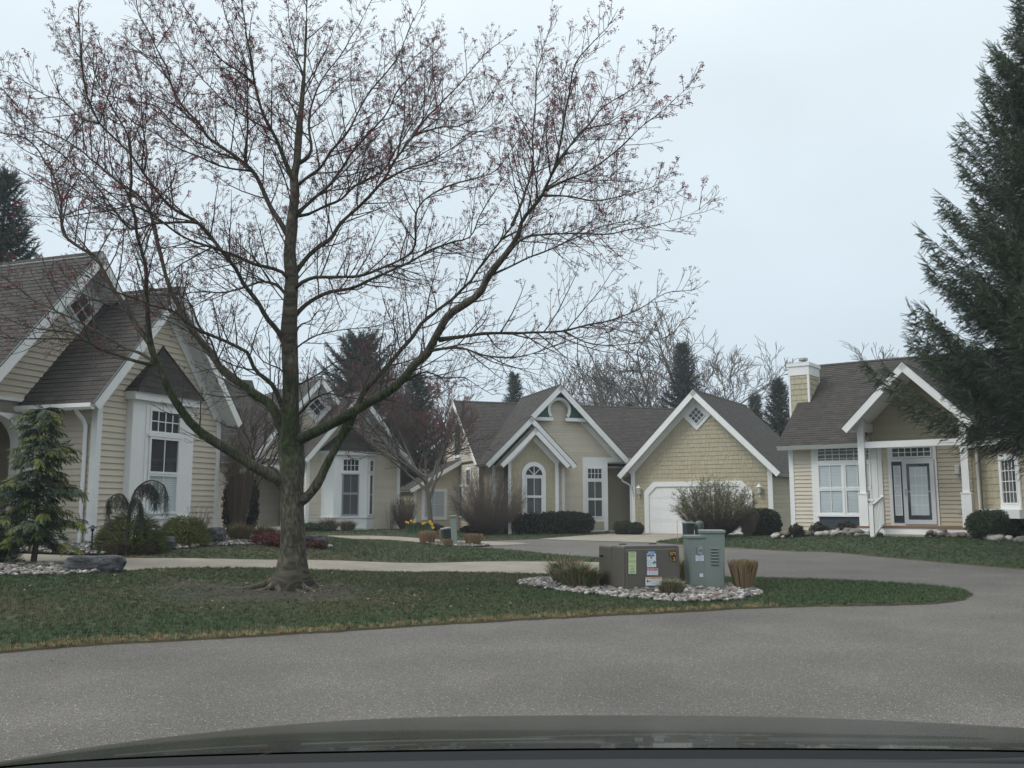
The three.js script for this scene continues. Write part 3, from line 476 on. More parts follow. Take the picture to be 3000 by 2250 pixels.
    const pg = new GB(); for (let i = 1; i < 20; i++) pg.tri(W3.p(...half[0], 0.075), W3.p(...half[i], 0.075), W3.p(...half[i + 1], 0.075)); part(fan, 'pane', pg.build(), M.glass);
    const mg = new GB(); for (const a of [0.25, 0.5, 0.75]) { const f = W3.sub(xc, spring - 0.02, 0, a * Math.PI); boxF(mg, f, 0.02, iw - 0.02, -0.014, 0.014, 0.06, 0.086); } boxF(mg, W3, xc - iw, xc + iw, spring - 0.06, spring - 0.02, 0.05, 0.1); part(fan, 'muntins', mg.build(), M.white);
    const rm = new GB(); for (let i = 0; i < 20; i++) { const q = k => { const a = k / 20 * Math.PI; return [[xc + (iw + 0.04) * Math.cos(a), spring - 0.02 + (iw + 0.04) * Math.sin(a)], [xc + iw * Math.cos(a), spring - 0.02 + iw * Math.sin(a)]]; }, [o0, i0] = q(i), [o1, i1] = q(i + 1); prismF(rm, W3, [i0, o0, o1, i1], 0.05, 0.1); } part(fan, 'rim', rm.build(), M.white);
  }
  // garage, turned towards the drive
  const wg = new THREE.Matrix4().makeRotationY(-31 * Math.PI / 180).setPosition(5.86, 0, -45.2), inv = new THREE.Matrix4().makeRotationY(18 * Math.PI / 180).setPosition(2.29, 0, -44.5).invert();
  const k = new Builder(h3, inv.multiply(wg)), G = k.front(0);
  const gg = k.gable({ cx: 3.36, ya: 6.7, half: 3.92, tan: 1.0, z0: 0.55, z1: -7.6, rake: 0.26, frieze: 0 });
  k.wall(G, [[-0.05, -0.3], [6.74, -0.3], [6.74, gg.under(6.74)], [3.36, gg.under(3.36)], [-0.05, gg.under(-0.05)]], 7.3, { paint: TAN, w: [0.12, 0.24], e: 0.2, t: 0.022, gap: 0.008, ind: 185, uneven: 0.012, near: m => Math.abs(m[1] - 3.4) + 0.1 * Math.abs(m[0] - 3.3), back: M.shakeBack, face: [[0.08, 0.02], [6.6, 0.02], [6.6, gg.under(6.6) - 0.1], [3.36, gg.under(3.36) - 0.2], [0.08, gg.under(0.08) - 0.1]] });
  for (const [x0, x1] of [[-0.08, 0.12], [6.56, 6.77]]) k.box('corner_board', G, M.white, x0, x1, -0.1, gg.under(-0.05) + 0.02, 0.0, 0.04);
  const GR = k.right(6.74); { const w = k.add('wall', boxG(GR, 0.03, 7.2, -0.3, gg.under(6.74) - 0.02, -0.2, 0.001), M.shakeBack); courses(w, GR, [[0.06, 0.02], [7.1, 0.02], [7.1, 2.6], [0.06, 2.6]], { e: 0.2, t: 0.02, name: 'siding_board', mat: M.vinyl, tone: sidingTone(TAN), ind: 99 }); }
  k.box('fascia', GR, M.white, -0.4, 7.5, 2.62, 2.8, 0.25, 0.29);
  k.diamond(G, 3.32, 5.52, 0.44, 0.7, 3);
  { // door with clipped upper corners
    const x0 = 0.62, x1 = 5.86, y1 = 2.43, cut = 0.47, w = 0.23, q = (a, bb, t, cc) => [[a, 0.0], [bb, 0.0], [bb, t - cc], [bb - cc, t], [a + cc, t], [a, t - cc]];
    const o = q(x0, x1, y1, cut), i = q(x0 + w, x1 - w, y1 - w, cut - 0.1); const frame = [o[0], [i[0][0], 0], i[5], i[4], i[3], i[2], [i[1][0], 0], o[1], o[2], o[3], o[4], o[5]];
    k.add('garage_door_frame', prismF(new GB(), G, frame, 0.02, 0.1), M.white);
    const door = k.add('garage_door', prismF(new GB(), G, i, 0.021, 0.03), M.white);
    const H = (y1 - w) / 4; for (let r = 0; r < 4; r++) { let pl = clipPoly(clipPoly(i.map(p => p), 0, -1, -(r * H + 0.006)), 0, 1, (r + 1) * H - 0.006); part(door, 'panel', prismF(new GB(), G, pl, 0.03, 0.045).build(), M.white); for (let cI = 0; cI < 8; cI++) { const a = x0 + w + 0.08 + cI * 0.592; let pp = [[a, r * H + 0.1], [a + 0.48, r * H + 0.1], [a + 0.48, (r + 1) * H - 0.1], [a, (r + 1) * H - 0.1]]; if (r === 3 && (cI === 0 || cI === 7)) continue; part(door, 'raised_panel', prismF(new GB(), G, pp, 0.045, 0.051).build(), M.white); } }
  }
  for (const x of [0.36, 6.2]) { // lantern lamps beside the door, unlit
    const lp = k.add('wall_lamp', boxG(G, x - 0.05, x + 0.05, 1.85, 2.0, 0.02, 0.06), M.white), gb = new GB(), c0 = G.p(x, 0, 0.17);
    const ring = (r, y) => [0, 1, 2, 3, 4, 5].map(j => { const a = j / 6 * 2 * Math.PI; return c0.clone().addScaledVector(G.u, r * Math.cos(a)).addScaledVector(G.n, r * Math.sin(a)).add(V(0, y, 0)); });
    const cone = (r0, yy0, r1, yy1) => { const a = ring(r0, yy0), d = ring(r1, yy1); for (let j = 0; j < 6; j++) { const n = (j + 1) % 6; gb.quad(a[n], a[j], d[j], d[n]); } };
    cone(0.14, 2.14, 0.02, 2.28); cone(0.01, 2.28, 0.01, 2.34); cone(0.02, 1.82, 0.08, 1.86); cone(0.14, 2.14, 0.0, 2.139); part(lp, 'lamp_cap', gb.build(), M.white);
    const gl = new GB(); const a = ring(0.08, 1.86), d = ring(0.11, 2.14); for (let j = 0; j < 6; j++) { const n = (j + 1) % 6; gl.quad(a[n], a[j], d[j], d[n]); } part(lp, 'lamp_glass', gl.build(), M.lampGlass);
    const ar = new GB(); tube(ar, [G.p(x, 1.9, 0.05), G.p(x, 1.7, 0.1), G.p(x, 1.68, 0.16), G.p(x, 1.83, 0.17)], () => 0.012, 6); part(lp, 'lamp_arm', ar.build(), M.white);
  }
  k.downspout([V(-0.5, 2.66, 0.2), V(-0.46, 2.5, 0.2), V(-0.22, 2.36, 0.12), V(-0.13, 2.26, 0.0), V(-0.13, 0.05, 0.0)], 0.04);
  { // house number running down the corner board
    const cv = document.createElement('canvas'); cv.width = 128; cv.height = 384; const x = cv.getContext('2d'); x.fillStyle = '#dfe3e3'; x.fillRect(0, 0, 128, 384); x.fillStyle = '#3a3f42'; x.font = 'bold 92px serif'; x.textAlign = 'center'; ['3', '8', '8', '5'].forEach((d, i) => { x.save(); x.translate(34 + i * 20, 92 + i * 88); x.fillText(d, 0, 0); x.restore(); });
    const t = new THREE.CanvasTexture(cv); t.colorSpace = THREE.SRGBColorSpace; const pg = new THREE.PlaneGeometry(0.19, 0.57); const m = part(h3, 'house_number', pg, std(0xffffff, 0.7, { map: t })); const P = G.p(0.02, 1.98, 0.0435); m.position.copy(P); m.rotation.y = -49 * Math.PI / 180;
  }
}

// ---------------- the house at the right
const h4 = houseAt('porch_house', 'house at right with chimney, white gabled porch and stair rail', 11.13, 0.35, -29.6, -37);
{
  const b = new Builder(h4), zW = -1.3, yr = 6.35, zr = -5.2, ye = 3.02, ze = -0.75, run = ze - zr, p = Math.atan((yr - ye) / run), c = Math.cos(p), s = Math.sin(p), S = run / c;
  const F = b.fr(V(0, ye, ze), V(1, 0, 0), V(0, s, -c), V(0, c, s)), Bk = b.fr(V(0, ye, 2 * zr - ze), V(-1, 0, 0), V(0, s, c), V(0, c, -s));
  b.slope(F, -3.05, -0.1, S, { ind: 190, near: m => Math.hypot(m[0] + 1.3, m[1] - 1) }); b.slope(F, 3.1, 8, S); { const v0 = (ze - zW + 0.1) / c, Fm = new Fr(F.p(0, v0, 0), F.u, F.v, F.n); b.slope(Fm, -0.098, 3.098, S - v0); } b.slope(Bk, -8, 3.05, S - 0.002);
  { const gb = new GB(); for (let x = -3; x < 7.9; x += 0.15) { gb.col = shingleTone().map(v => v * 0.8); boxF(gb, F, x, x + 0.17, S - 0.13, S + 0.012, 0.012, 0.026); boxF(gb, Bk, -x - 0.17, -x, S - 0.13, S + 0.01, 0.012, 0.026); } b.add('ridge_cap', gb, M.roof); }
  b.add('fascia', boxG(F, -3.06, 0.2, -0.035, -0.003, -0.18, -0.006), M.white);
  const Wf = b.front(zW);
  b.wall(Wf, [[-2.82, -0.5], [6, -0.5], [6, 3.1], [-2.82, 3.1]], 7.5, { paint: CREAM, face: [[-2.68, 0.0], [0.47, 0.0], [0.47, 2.95], [-2.68, 2.95]] });
  { const w = b.box('wall', Wf, M.vinylBack, 1.9, 1.95, 0.3, 0.35, 0.0, 0.01); courses(w, Wf, [[1.96, 0.34], [2.95, 0.34], [2.95, 3.0], [1.96, 3.0]], { e: 0.133, t: 0.03, name: 'siding_board', mat: M.vinyl, tone: sidingTone(TAN.map((v, i) => v * [1.05, 1.05, 1.15][i])), ind: 99 }); }
  b.box('corner_board', Wf, M.white, -2.84, -2.68, -0.3, 3.0, 0.0, 0.035); b.box('corner_board', Wf, M.white, 0.14, 0.28, 0.0, 2.95, 0.018, 0.05);
  { const w = b.add('wall', boxG(b.left(-2.82), -8.6, zW - 0.02, -0.5, 3.0, -0.1, 0.001), M.vinylBack); }
  // wide window with transom over a dark green panel
  b.add('window_casing', (() => { const gb = new GB(); boxF(gb, Wf, -2.05, -1.85, 0, 3.0, 0.02, 0.055); boxF(gb, Wf, -0.08, 0.13, 0, 3.0, 0.02, 0.055); boxF(gb, Wf, -1.85, -0.08, 2.92, 3.0, 0.02, 0.054); boxF(gb, Wf, -1.85, -0.08, 2.37, 2.43, 0.02, 0.07); return gb; })(), M.white);
  b.win(Wf, -1.85, -0.08, 2.43, 2.92, { d: 0.02, cols: 7, rows: 2 });
  for (const [a, e] of [[-1.85, -0.985], [-0.945, -0.08]]) { b.win(Wf, a, e, 1.52, 2.365, { d: 0.03, cols: 2, rows: 1, blind: true, fw: 0.055 }); b.win(Wf, a, e, 0.67, 1.515, { d: 0.022, cols: 2, rows: 1, blind: true, fw: 0.055 }); }
  b.box('mullion', Wf, M.white, -0.985, -0.945, 0.67, 2.365, 0.02, 0.09); b.box('sill', Wf, M.white, -1.9, -0.03, 0.6, 0.67, 0.02, 0.1);
  { const pn = b.box('green_panel', Wf, M.green, -1.85, -0.08, -0.3, 0.6, 0.019, 0.025); courses(pn, Wf, [[-1.85, 0.0], [-0.08, 0.0], [-0.08, 0.6], [-1.85, 0.6]], { e: 0.1, t: 0.015, base: 0.026, name: 'siding_board', mat: std(lin(0.02, 0.035, 0.045), 0.6), tone: () => [1, 1, 1], ind: 99 }); }
  // chimney
  { const x0 = -3.35, x1 = -2.62, z0 = -4.1, z1 = -3.0, top = 6.2; const core = b.box('chimney', b.front(z1), M.shakeBack, x0, x1, -0.4, top, z0 - z1, -0.005);
    courses(core, b.front(z1), [[x0 + 0.05, 2.6], [x1 - 0.05, 2.6], [x1 - 0.05, 5.72], [x0 + 0.05, 5.72]], { e: 0.2, w: [0.15, 0.3], t: 0.02, gap: 0.008, name: 'shake', mat: M.vinyl, tone: sidingTone(TAN), ind: 60 });
    courses(core, b.right(x1), [[-z1 + 0.05, 3.6], [-z0 - 0.05, 3.6], [-z0 - 0.05, 5.72], [-z1 + 0.05, 5.72]], { e: 0.2, w: [0.15, 0.3], t: 0.02, gap: 0.008, name: 'shake', mat: M.vinyl, tone: sidingTone(TAN), ind: 60 });
    const tr = new GB(), f = b.front(z1); for (const [a, d] of [[x0 - 0.02, x0 + 0.05], [x1 - 0.05, x1 + 0.02]]) boxF(tr, f, a, d, 2.6, 5.74, -0.05, 0.025); boxF(tr, f, x1 - 0.02, x1 + 0.021, 3.8, 5.74, z0 - z1 - 0.02, z0 - z1 + 0.05);
    boxF(tr, f, x0 - 0.025, x1 + 0.025, 5.72, 6.08, z0 - z1 - 0.025, 0.03); boxF(tr, f, x0 - 0.06, x1 + 0.06, 6.05, 6.18, z0 - z1 - 0.06, 0.06); part(core, 'trim', tr.build(), M.white);
    const fl = new GB(); const cc = V((x0 + x1) / 2, 0, (z0 + z1) / 2); tube(fl, [cc.clone().setY(6.2), cc.clone().setY(6.36)], () => 0.1, 12); tube(fl, [cc.clone().setY(6.34), cc.clone().setY(6.42)], () => 0.17, 12); part(core, 'flue', fl.build(), M.metal); }
  // porch
  const P0 = b.front(0), gx = 1.5, tan = 1.02;
  const pg = b.gable({ cx: gx, ya: 5.38, half: 1.92, tan, z0: 0.45, z1: -3.2, rake: 0.22 });
  b.wall(b.front(zW + 0.06), [[-0.1, 3.0], [3.1, 3.0], [3.1, pg.under(3.1)], [gx, pg.under(gx)], [-0.1, pg.under(-0.1)]], 0.1, { paint: TAN, face: [[0.0, 3.0], [3.0, 3.0], [3.0, pg.under(3.0) - 0.03], [gx, pg.under(gx) - 0.05], [0.0, pg.under(0.0) - 0.03]] });
  for (const [x, nm] of [[0.0, 0], [3.0, 0]]) {
    const post = b.box('post', P0, M.white, x - 0.1, x + 0.1, 0.33, pg.under(x) + 0.1, -0.2, 0.0);
    part(post, 'post_base', boxG(P0, x - 0.14, x + 0.14, 0.33, 1.32, -0.24, 0.04), M.white); part(post, 'post_cap', boxG(P0, x - 0.155, x + 0.155, 1.32, 1.36, -0.255, 0.055), M.white);
  }
  b.box('porch_beam', P0, M.white, 0.1, 2.9, 2.78, 2.98, -0.15, -0.03);
  for (const x of [-0.03, 3.0 - 0.03]) b.box('side_beam', P0, M.white, x - 0.05, x + 0.1, 3.35, 3.62, zW + 0.1, -0.2);
  const deck = b.box('porch_deck', P0, M.white, -0.16, 3.2, -0.25, 0.28, zW + 0.02, 0.1); for (let i = 0; i < 9; i++) part(deck, 'deck_board', boxG(P0, -0.2, 3.24, 0.281, 0.33, zW + 0.04 + i * 0.155, zW + 0.04 + i * 0.155 + 0.145), M.wood);
  b.box('door_casing', Wf, M.white, 0.47, 1.95, 0.33, 3.0, 0.02, 0.05);
  b.win(Wf, 0.6, 1.82, 2.5, 2.84, { d: 0.05, cols: 6, rows: 2, fw: 0.035 });
  { const sl = b.box('sidelight', Wf, M.deep, 0.58, 0.9, 0.42, 2.38, 0.05, 0.07); part(sl, 'glass', boxG(Wf, 0.66, 0.84, 0.66, 2.24, 0.0705, 0.08), M.blind); const mg = new GB(); for (let i = 0; i <= 5; i++) boxF(mg, Wf, 0.65, 0.85, 0.65 + i * 0.315, 0.67 + i * 0.315, 0.08, 0.088); boxF(mg, Wf, 0.64, 0.665, 0.65, 2.25, 0.08, 0.09); boxF(mg, Wf, 0.835, 0.86, 0.65, 2.25, 0.08, 0.09); part(sl, 'muntins', mg.build(), M.white);
    const dr = b.box('door', Wf, M.deep, 0.95, 1.83, 0.4, 2.4, 0.05, 0.06); part(dr, 'glass', boxG(Wf, 1.12, 1.66, 0.66, 2.2, 0.0605, 0.07), M.blind); const g2 = new GB(); for (let i = 1; i < 5; i++) boxF(g2, Wf, 1.12, 1.66, 0.66 + i * 0.31, 0.68 + i * 0.31, 0.07, 0.078); for (let i = 1; i < 3; i++) boxF(g2, Wf, 1.12 + i * 0.18, 1.135 + i * 0.18, 0.66, 2.2, 0.07, 0.079); part(dr, 'muntins', g2.build(), M.white);
    const sd = b.add('storm_door', (() => { const gb = new GB(); boxF(gb, Wf, 0.91, 1.04, 0.38, 2.44, 0.06, 0.1); boxF(gb, Wf, 1.74, 1.87, 0.38, 2.44, 0.06, 0.1); boxF(gb, Wf, 1.04, 1.74, 2.3, 2.44, 0.06, 0.099); boxF(gb, Wf, 1.04, 1.74, 0.38, 0.52, 0.06, 0.099); boxF(gb, Wf, 1.04, 1.74, 1.4, 1.42, 0.07, 0.09); return gb; })(), std(lin(0.55, 0.57, 0.6), 0.5)); const pg2 = new GB(); pg2.quad(Wf.p(1.04, 0.52, 0.085), Wf.p(1.74, 0.52, 0.085), Wf.p(1.74, 2.3, 0.085), Wf.p(1.04, 2.3, 0.085)); part(sd, 'pane', pg2.build(), M.glass); part(sd, 'handle', boxG(Wf, 0.96, 0.99, 1.3, 1.5, 0.1, 0.14), M.metal); }
  { const lp = b.add('wall_lamp', boxG(Wf, 2.52, 2.6, 1.95, 2.2, 0.02, 0.06), M.metal); part(lp, 'lamp_glass', new RoundedBoxGeometry(0.14, 0.3, 0.14, 2, 0.03).applyMatrix4(new THREE.Matrix4().setPosition(Wf.p(2.56, 2.08, 0.13))), M.lampGlass); }
  b.box('outlet', Wf, M.metal, 2.48, 2.58, 0.72, 0.86, 0.02, 0.05);
  // stair rail on the left of the steps
  { const rail = b.box('stair_rail', b.front(0.05), M.white, 0.1, 0.52, 1.12, 1.18, -0.12, -0.05); const sx = 0.58, A = V(sx, 1.24, -0.02), B = V(sx, 0.95, 1.2); const gb = new GB(); tube(gb, [A, B], () => 0.045, 4); part(rail, 'handrail', gb.build(), M.white); part(rail, 'newel', boxG(b.front(1.2), sx - 0.06, sx + 0.06, -0.15, 1.0, -0.06, 0.06), M.white); part(rail, 'newel_cap', boxG(b.front(1.2), sx - 0.075, sx + 0.075, 1.0, 1.03, -0.075, 0.075), M.white); part(rail, 'newel', boxG(b.front(0), sx - 0.05, sx + 0.05, 0.33, 1.3, -0.05, 0.05), M.white);
    for (let i = 1; i < 8; i++) { const t = i / 8, z = -0.02 + 1.22 * t; part(rail, 'baluster', boxG(b.front(z), sx - 0.018, sx + 0.018, 0.36 - 0.42 * t, 1.22 - 0.29 * t, -0.018, 0.018), M.white); } const lo = new GB(); tube(lo, [V(sx, 0.42, -0.02), V(sx, 0.02, 1.2)], () => 0.03, 4); part(rail, 'bottom_rail', lo.build(), M.white);
    for (let i = 0; i < 3; i++) part(rail, 'baluster', boxG(b.front(0), 0.2 + i * 0.1, 0.23 + i * 0.1, 0.4, 1.12, -0.06, -0.03), M.white); }
  b.box('step', P0, concreteMat, 0.75, 1.9, -0.3, 0.1, 0.11, 0.6);
  // wing at the far right, running towards the road
  const wg = new THREE.Matrix4().makeRotationY((90 - 185) * Math.PI / 180 + 0).setPosition(14.35, 0.35, -29.2), inv = new THREE.Matrix4().makeRotationY(-37 * Math.PI / 180).setPosition(11.13, 0.35, -29.6).invert();
  const k = new Builder(h4, inv.multiply(wg)), K = k.front(0);
  k.wall(K, [[0, -0.4], [6.5, -0.4], [6.5, 2.9], [0, 2.9]], 3.0, { paint: TAN, w: [0.13, 0.26], e: 0.2, t: 0.02, gap: 0.008, ind: 120, near: m => m[0], uneven: 0.012, back: M.shakeBack, face: [[0.12, 0.0], [6.4, 0.0], [6.4, 2.75], [0.12, 2.75]] });
  k.box('corner_board', K, M.white, -0.02, 0.12, -0.2, 2.8, 0, 0.034); k.box('fascia', K, M.white, -0.4, 6.8, 2.72, 2.92, 0.3, 0.34); k.box('soffit', K, M.white, -0.4, 6.8, 2.74, 2.78, -0.1, 0.3);
  k.downspout([V(0.9, 2.7, 0.1), V(0.9, 0, 0.08)], 0.05);
  k.win(K, 2.4, 3.4, 1.0, 2.3, { d: 0.03, cols: 4, rows: 4 }); k.casing(K, 2.4, 3.4, 1.0, 2.3, 0.14, 0.02, 0.06);
  k.box('window_shelf', K, M.white, 1.7, 4.2, 0.62, 0.86, 0.02, 0.4); k.box('shelf_bracket', K, M.white, 2.0, 2.08, 0.2, 0.62, 0.02, 0.3);
  { const sl = Math.atan(0.9), cs = Math.cos(sl), sn = Math.sin(sl); const f = k.fr(V(0, 2.9, 0.35), V(1, 0, 0), V(0, sn, -cs), V(0, cs, sn)); k.slope(f, -0.4, 6.8, 4); }
}
const LIMBS = [
[0.18,0.03,[0.02,0.04,0,0.02,0.24,0,0.02,0.6,0,0.01,0.91,0,-0.01,1.23,0,-0.02,1.54,0,-0.03,1.72,0,-0.03,1.99,0,-0.06,2.28,0,-0.07,2.59,0,-0.08,2.93,0,-0.09,3.32,0,-0.12,3.69,0,-0.14,4.07,0,-0.14,4.44,0,-0.13,4.69,0,-0.13,4.95,0,-0.17,5.32,0,-0.15,5.71,0,-0.14,5.96,0,-0.12,6.35,0,-0.14,6.61,0,-0.1,6.87,0,-0.09,7.26,0,-0.06,7.79,0,-0.03,8.33,0,-0.02,8.87,0,-0.02,9.41,0,-0.02,9.79,0,-0.03,10.23,0]],
[0.095,0.05,[-0.07,1.53,0,-0.2,1.7,0.05,-0.42,1.84,0.12,-0.65,1.98,0.19,-0.93,2.16,0.29,-1.2,2.32,0.37,-1.44,2.53,0.46,-1.63,2.78,0.54,-1.75,3.03,0.62,-1.83,3.23,0.68,-1.89,3.37,0.72,-1.98,3.61,0.79,-2.02,3.74,0.82]],
[0.045,0.012,[-2.02,3.74,0.82,-2.02,4.14,0.96,-2,4.58,1.1,-1.99,4.84,1.19,-2.05,5.09,1.28,-2.09,5.34,1.37,-2.1,5.51,1.43,-2.15,5.73,1.51,-2.09,5.92,1.58,-2.08,6.33,1.72,-2.09,6.57,1.81,-2.22,6.82,1.92,-2.32,7.04,2.01,-2.43,7.23,2.09,-2.48,7.46,2.18]],
[0.045,0.012,[-2.02,3.74,0.82,-2.35,4.11,0.67,-2.55,4.36,0.57,-2.81,4.7,0.45,-2.98,4.96,0.36,-3.15,5.22,0.27,-3.46,5.39,0.17,-3.79,5.64,0.05,-3.88,5.87,-0.02,-3.94,6.15,-0.1,-4.1,6.56,-0.22,-4.37,6.98,-0.35,-4.62,7.32,-0.46,-4.98,7.55,-0.57,-5.36,7.65,-0.68,-5.75,7.81,-0.78]],
[0.03,0.01,[-1.97,3.47,0.75,-2.25,3.62,0.62,-2.56,3.74,0.48,-2.9,3.92,0.33,-3.2,4.08,0.2,-3.4,4.18,0.11,-3.81,4.38,-0.06,-4.12,4.53,-0.19,-4.38,4.65,-0.3,-4.8,4.92,-0.48,-5.16,5.15,-0.63,-5.59,5.41,-0.81]],
[0.03,0.01,[-1.99,3.42,0.73,-2.19,3.45,0.87,-2.41,3.52,1.03,-2.62,3.6,1.18,-2.75,3.69,1.29,-2.95,3.68,1.44,-3.27,3.64,1.68,-3.51,3.61,1.87,-3.74,3.65,2.07]],
[0.02,0.008,[-2.97,3.78,0.82,-3.14,3.88,0.87,-3.42,3.9,0.94,-3.67,3.93,0.99,-3.93,4.01,1.06,-4.13,4.13,1.11,-4.33,4.21,1.16]],
[0.085,0.03,[-0.1,2.28,0,-0.17,2.42,-0.05,-0.36,2.78,-0.16,-0.5,2.96,-0.22,-0.75,3.11,-0.3,-1.06,3.33,-0.4,-1.32,3.52,-0.48,-1.56,3.81,-0.58,-1.88,4.17,-0.7,-2.1,4.48,-0.79,-2.3,4.76,-0.88,-2.48,5.11,-0.97,-2.58,5.39,-1.04,-2.7,5.69,-1.12,-2.79,5.93,-1.18]],
[0.03,0.008,[-2.79,5.93,-1.18,-2.87,6.22,-1.25,-2.97,6.43,-1.3,-2.96,6.62,-1.35,-2.85,6.78,-1.4,-2.69,7,-1.47,-2.67,7.29,-1.54,-2.66,7.63,-1.62,-2.65,7.96,-1.69]],
[0.05,0.012,[-0.11,2.64,0,-0.18,2.85,0.09,-0.32,3.17,0.24,-0.51,3.35,0.36,-0.61,3.5,0.44,-0.64,3.63,0.51,-0.89,3.76,0.63,-1.16,3.87,0.77,-1.4,3.99,0.9,-1.61,4.17,1.04,-1.88,4.23,1.18,-2.06,4.3,1.28,-2.34,4.4,1.44,-2.61,4.54,1.6]],
[0.035,0.01,[-2.79,5.93,-1.18,-2.79,5.93,-1.18,-3.06,6.56,-1.43,-3.26,6.79,-1.53,-3.57,7.04,-1.67,-3.86,7.26,-1.79,-4.38,7.67,-2,-4.75,7.97,-2.16,-5.12,8.21,-2.3,-5.69,8.54,-2.5,-6.22,9.01,-2.72,-6.57,9.39,-2.87,-6.98,9.72,-3.03]],
[0.022,0.006,[-1.32,3.52,-0.48,-1.41,3.73,-0.41,-1.51,4.02,-0.31,-1.67,4.21,-0.24,-1.77,4.54,-0.13,-2,4.7,-0.04,-2.28,4.73,0.05,-2.63,4.85,0.18]],
[0.048,0.01,[-0.17,3.82,0,-0.23,3.93,0.04,-0.33,4.1,0.1,-0.47,4.28,0.18,-0.56,4.44,0.23,-0.67,4.6,0.3,-0.8,4.78,0.37,-0.9,4.98,0.44,-1.03,5.16,0.52,-1.18,5.36,0.6,-1.42,5.63,0.72,-1.74,5.81,0.85,-2.01,6.08,0.98,-2.15,6.29,1.07,-2.31,6.54,1.18,-2.52,6.74,1.28,-2.72,6.94,1.38,-2.82,7.22,1.49,-2.88,7.55,1.61,-2.88,7.95,1.76,-2.85,8.45,1.94,-2.84,8.66,2.02]],
[0.022,0.006,[-1.42,5.63,0.72,-1.57,5.6,0.84,-1.92,5.48,1.13,-2.17,5.34,1.35,-2.29,5.48,1.51,-2.38,5.63,1.68,-2.46,5.75,1.81,-2.55,5.89,1.98,-2.65,5.96,2.1,-2.77,6.1,2.31,-2.9,6.18,2.48,-3.04,6.26,2.67,-3.19,6.37,2.91,-3.27,6.52,3.14]],
[0.02,0.005,[-2.72,6.94,1.38,-3.06,7.08,1.26,-3.43,7.42,1.11,-3.73,7.54,1.01,-4.1,7.81,0.87,-4.48,8.05,0.73,-4.61,8.18,0.68]],
[0.018,0.005,[-2.15,6.29,1.07,-2.14,6.61,1.01,-2.24,7,0.94,-2.31,7.41,0.87,-2.38,7.79,0.8,-2.5,8.18,0.73]],
[0.03,0.008,[-0.14,4.52,0,-0.29,4.75,-0.13,-0.45,4.9,-0.23,-0.68,4.96,-0.35,-1.03,4.92,-0.53,-1.46,4.87,-0.74,-1.89,4.94,-0.95,-2.27,4.95,-1.12,-2.71,4.95,-1.32,-3.24,5.05,-1.56]],
[0.035,0.008,[-0.14,4.82,0,-0.21,4.97,0.12,-0.38,5.03,0.25,-0.62,5.06,0.43,-0.86,5.13,0.61,-1.12,5.19,0.83,-1.38,5.23,1.04,-1.55,5.3,1.19,-1.79,5.49,1.47,-2.03,5.57,1.71,-2.26,5.41,1.94,-2.46,5.32,2.14,-2.68,5.18,2.38,-2.94,5.11,2.67]],
[0.05,0.008,[-0.16,5.55,0,-0.26,5.72,-0.04,-0.47,6.05,-0.13,-0.72,6.51,-0.23,-0.9,6.83,-0.31,-1.13,7.04,-0.37,-1.42,7.26,-0.45,-1.74,7.51,-0.53,-1.97,7.81,-0.6,-2.28,8.16,-0.69,-2.48,8.5,-0.77,-2.63,8.88,-0.84,-2.85,9.29,-0.93,-3.06,9.68,-1.01,-3.27,10.01,-1.08,-3.38,10.44,-1.16,-3.52,10.84,-1.24]],
[0.025,0.006,[-1.05,6.98,-0.35,-1,7.36,-0.23,-0.97,7.83,-0.09,-0.95,8.3,0.06,-1.03,8.69,0.18,-1.17,8.98,0.29,-1.27,9.3,0.39,-1.32,9.61,0.5]],
[0.022,0.006,[-1.13,7.04,-0.37,-1.62,7.28,-0.58,-2.1,7.58,-0.79,-2.53,7.95,-0.98,-2.95,8.38,-1.19,-3.61,8.58,-1.43,-4.16,8.82,-1.63,-4.49,9.26,-1.81,-4.82,9.64,-1.96,-5.16,10.1,-2.14,-5.41,10.52,-2.28]],
[0.02,0.006,[-0.9,6.83,-0.31,-1.32,6.82,-0.08,-1.63,6.9,0.12,-1.94,6.98,0.31,-2.23,7.15,0.53,-2.47,7.23,0.69,-2.71,7.52,0.95,-2.69,7.84,1.15,-2.77,8.15,1.38]],
[0.045,0.008,[-0.14,6.53,0,-0.32,6.96,0.09,-0.48,7.32,0.17,-0.65,7.68,0.25,-0.74,8.04,0.33,-0.78,8.39,0.4,-0.85,8.75,0.48,-0.89,9.1,0.55,-0.94,9.48,0.63,-1,9.81,0.7]],
[0.02,0.005,[-0.48,7.32,0.17,-0.96,7.66,-0.05,-1.43,8.05,-0.27,-1.92,8.58,-0.53,-2.27,9.01,-0.72,-2.66,9.66,-0.96,-3.04,10.18,-1.17,-3.26,10.63,-1.33]],
[0.02,0.005,[-0.74,8.04,0.33,-0.93,8.18,0.47,-1.16,8.28,0.63,-1.36,8.53,0.85,-1.51,8.74,1.02,-1.65,8.95,1.19,-1.68,9.12,1.32]],
[0.03,0.006,[-0.09,6.84,0,0.08,7.05,-0.12,-0.01,7.68,-0.36,0.01,8.18,-0.55,0.14,8.69,-0.75,0.39,9.23,-0.97,0.58,9.77,-1.18,0.76,10.3,-1.38,0.92,10.83,-1.57]],
[0.03,0.006,[-0.14,6.43,0,0.1,6.56,0.13,0.35,6.69,0.27,0.54,6.89,0.42,0.82,7.12,0.61,1.04,7.43,0.82,1.28,7.68,1.02,1.64,7.96,1.28,1.87,8.31,1.54,2.07,8.57,1.76]],
[0.022,0.005,[-0.03,8.33,0,-0.21,8.81,-0.15,-0.36,9.3,-0.3,-0.46,9.8,-0.45,-0.54,10.31,-0.59]],
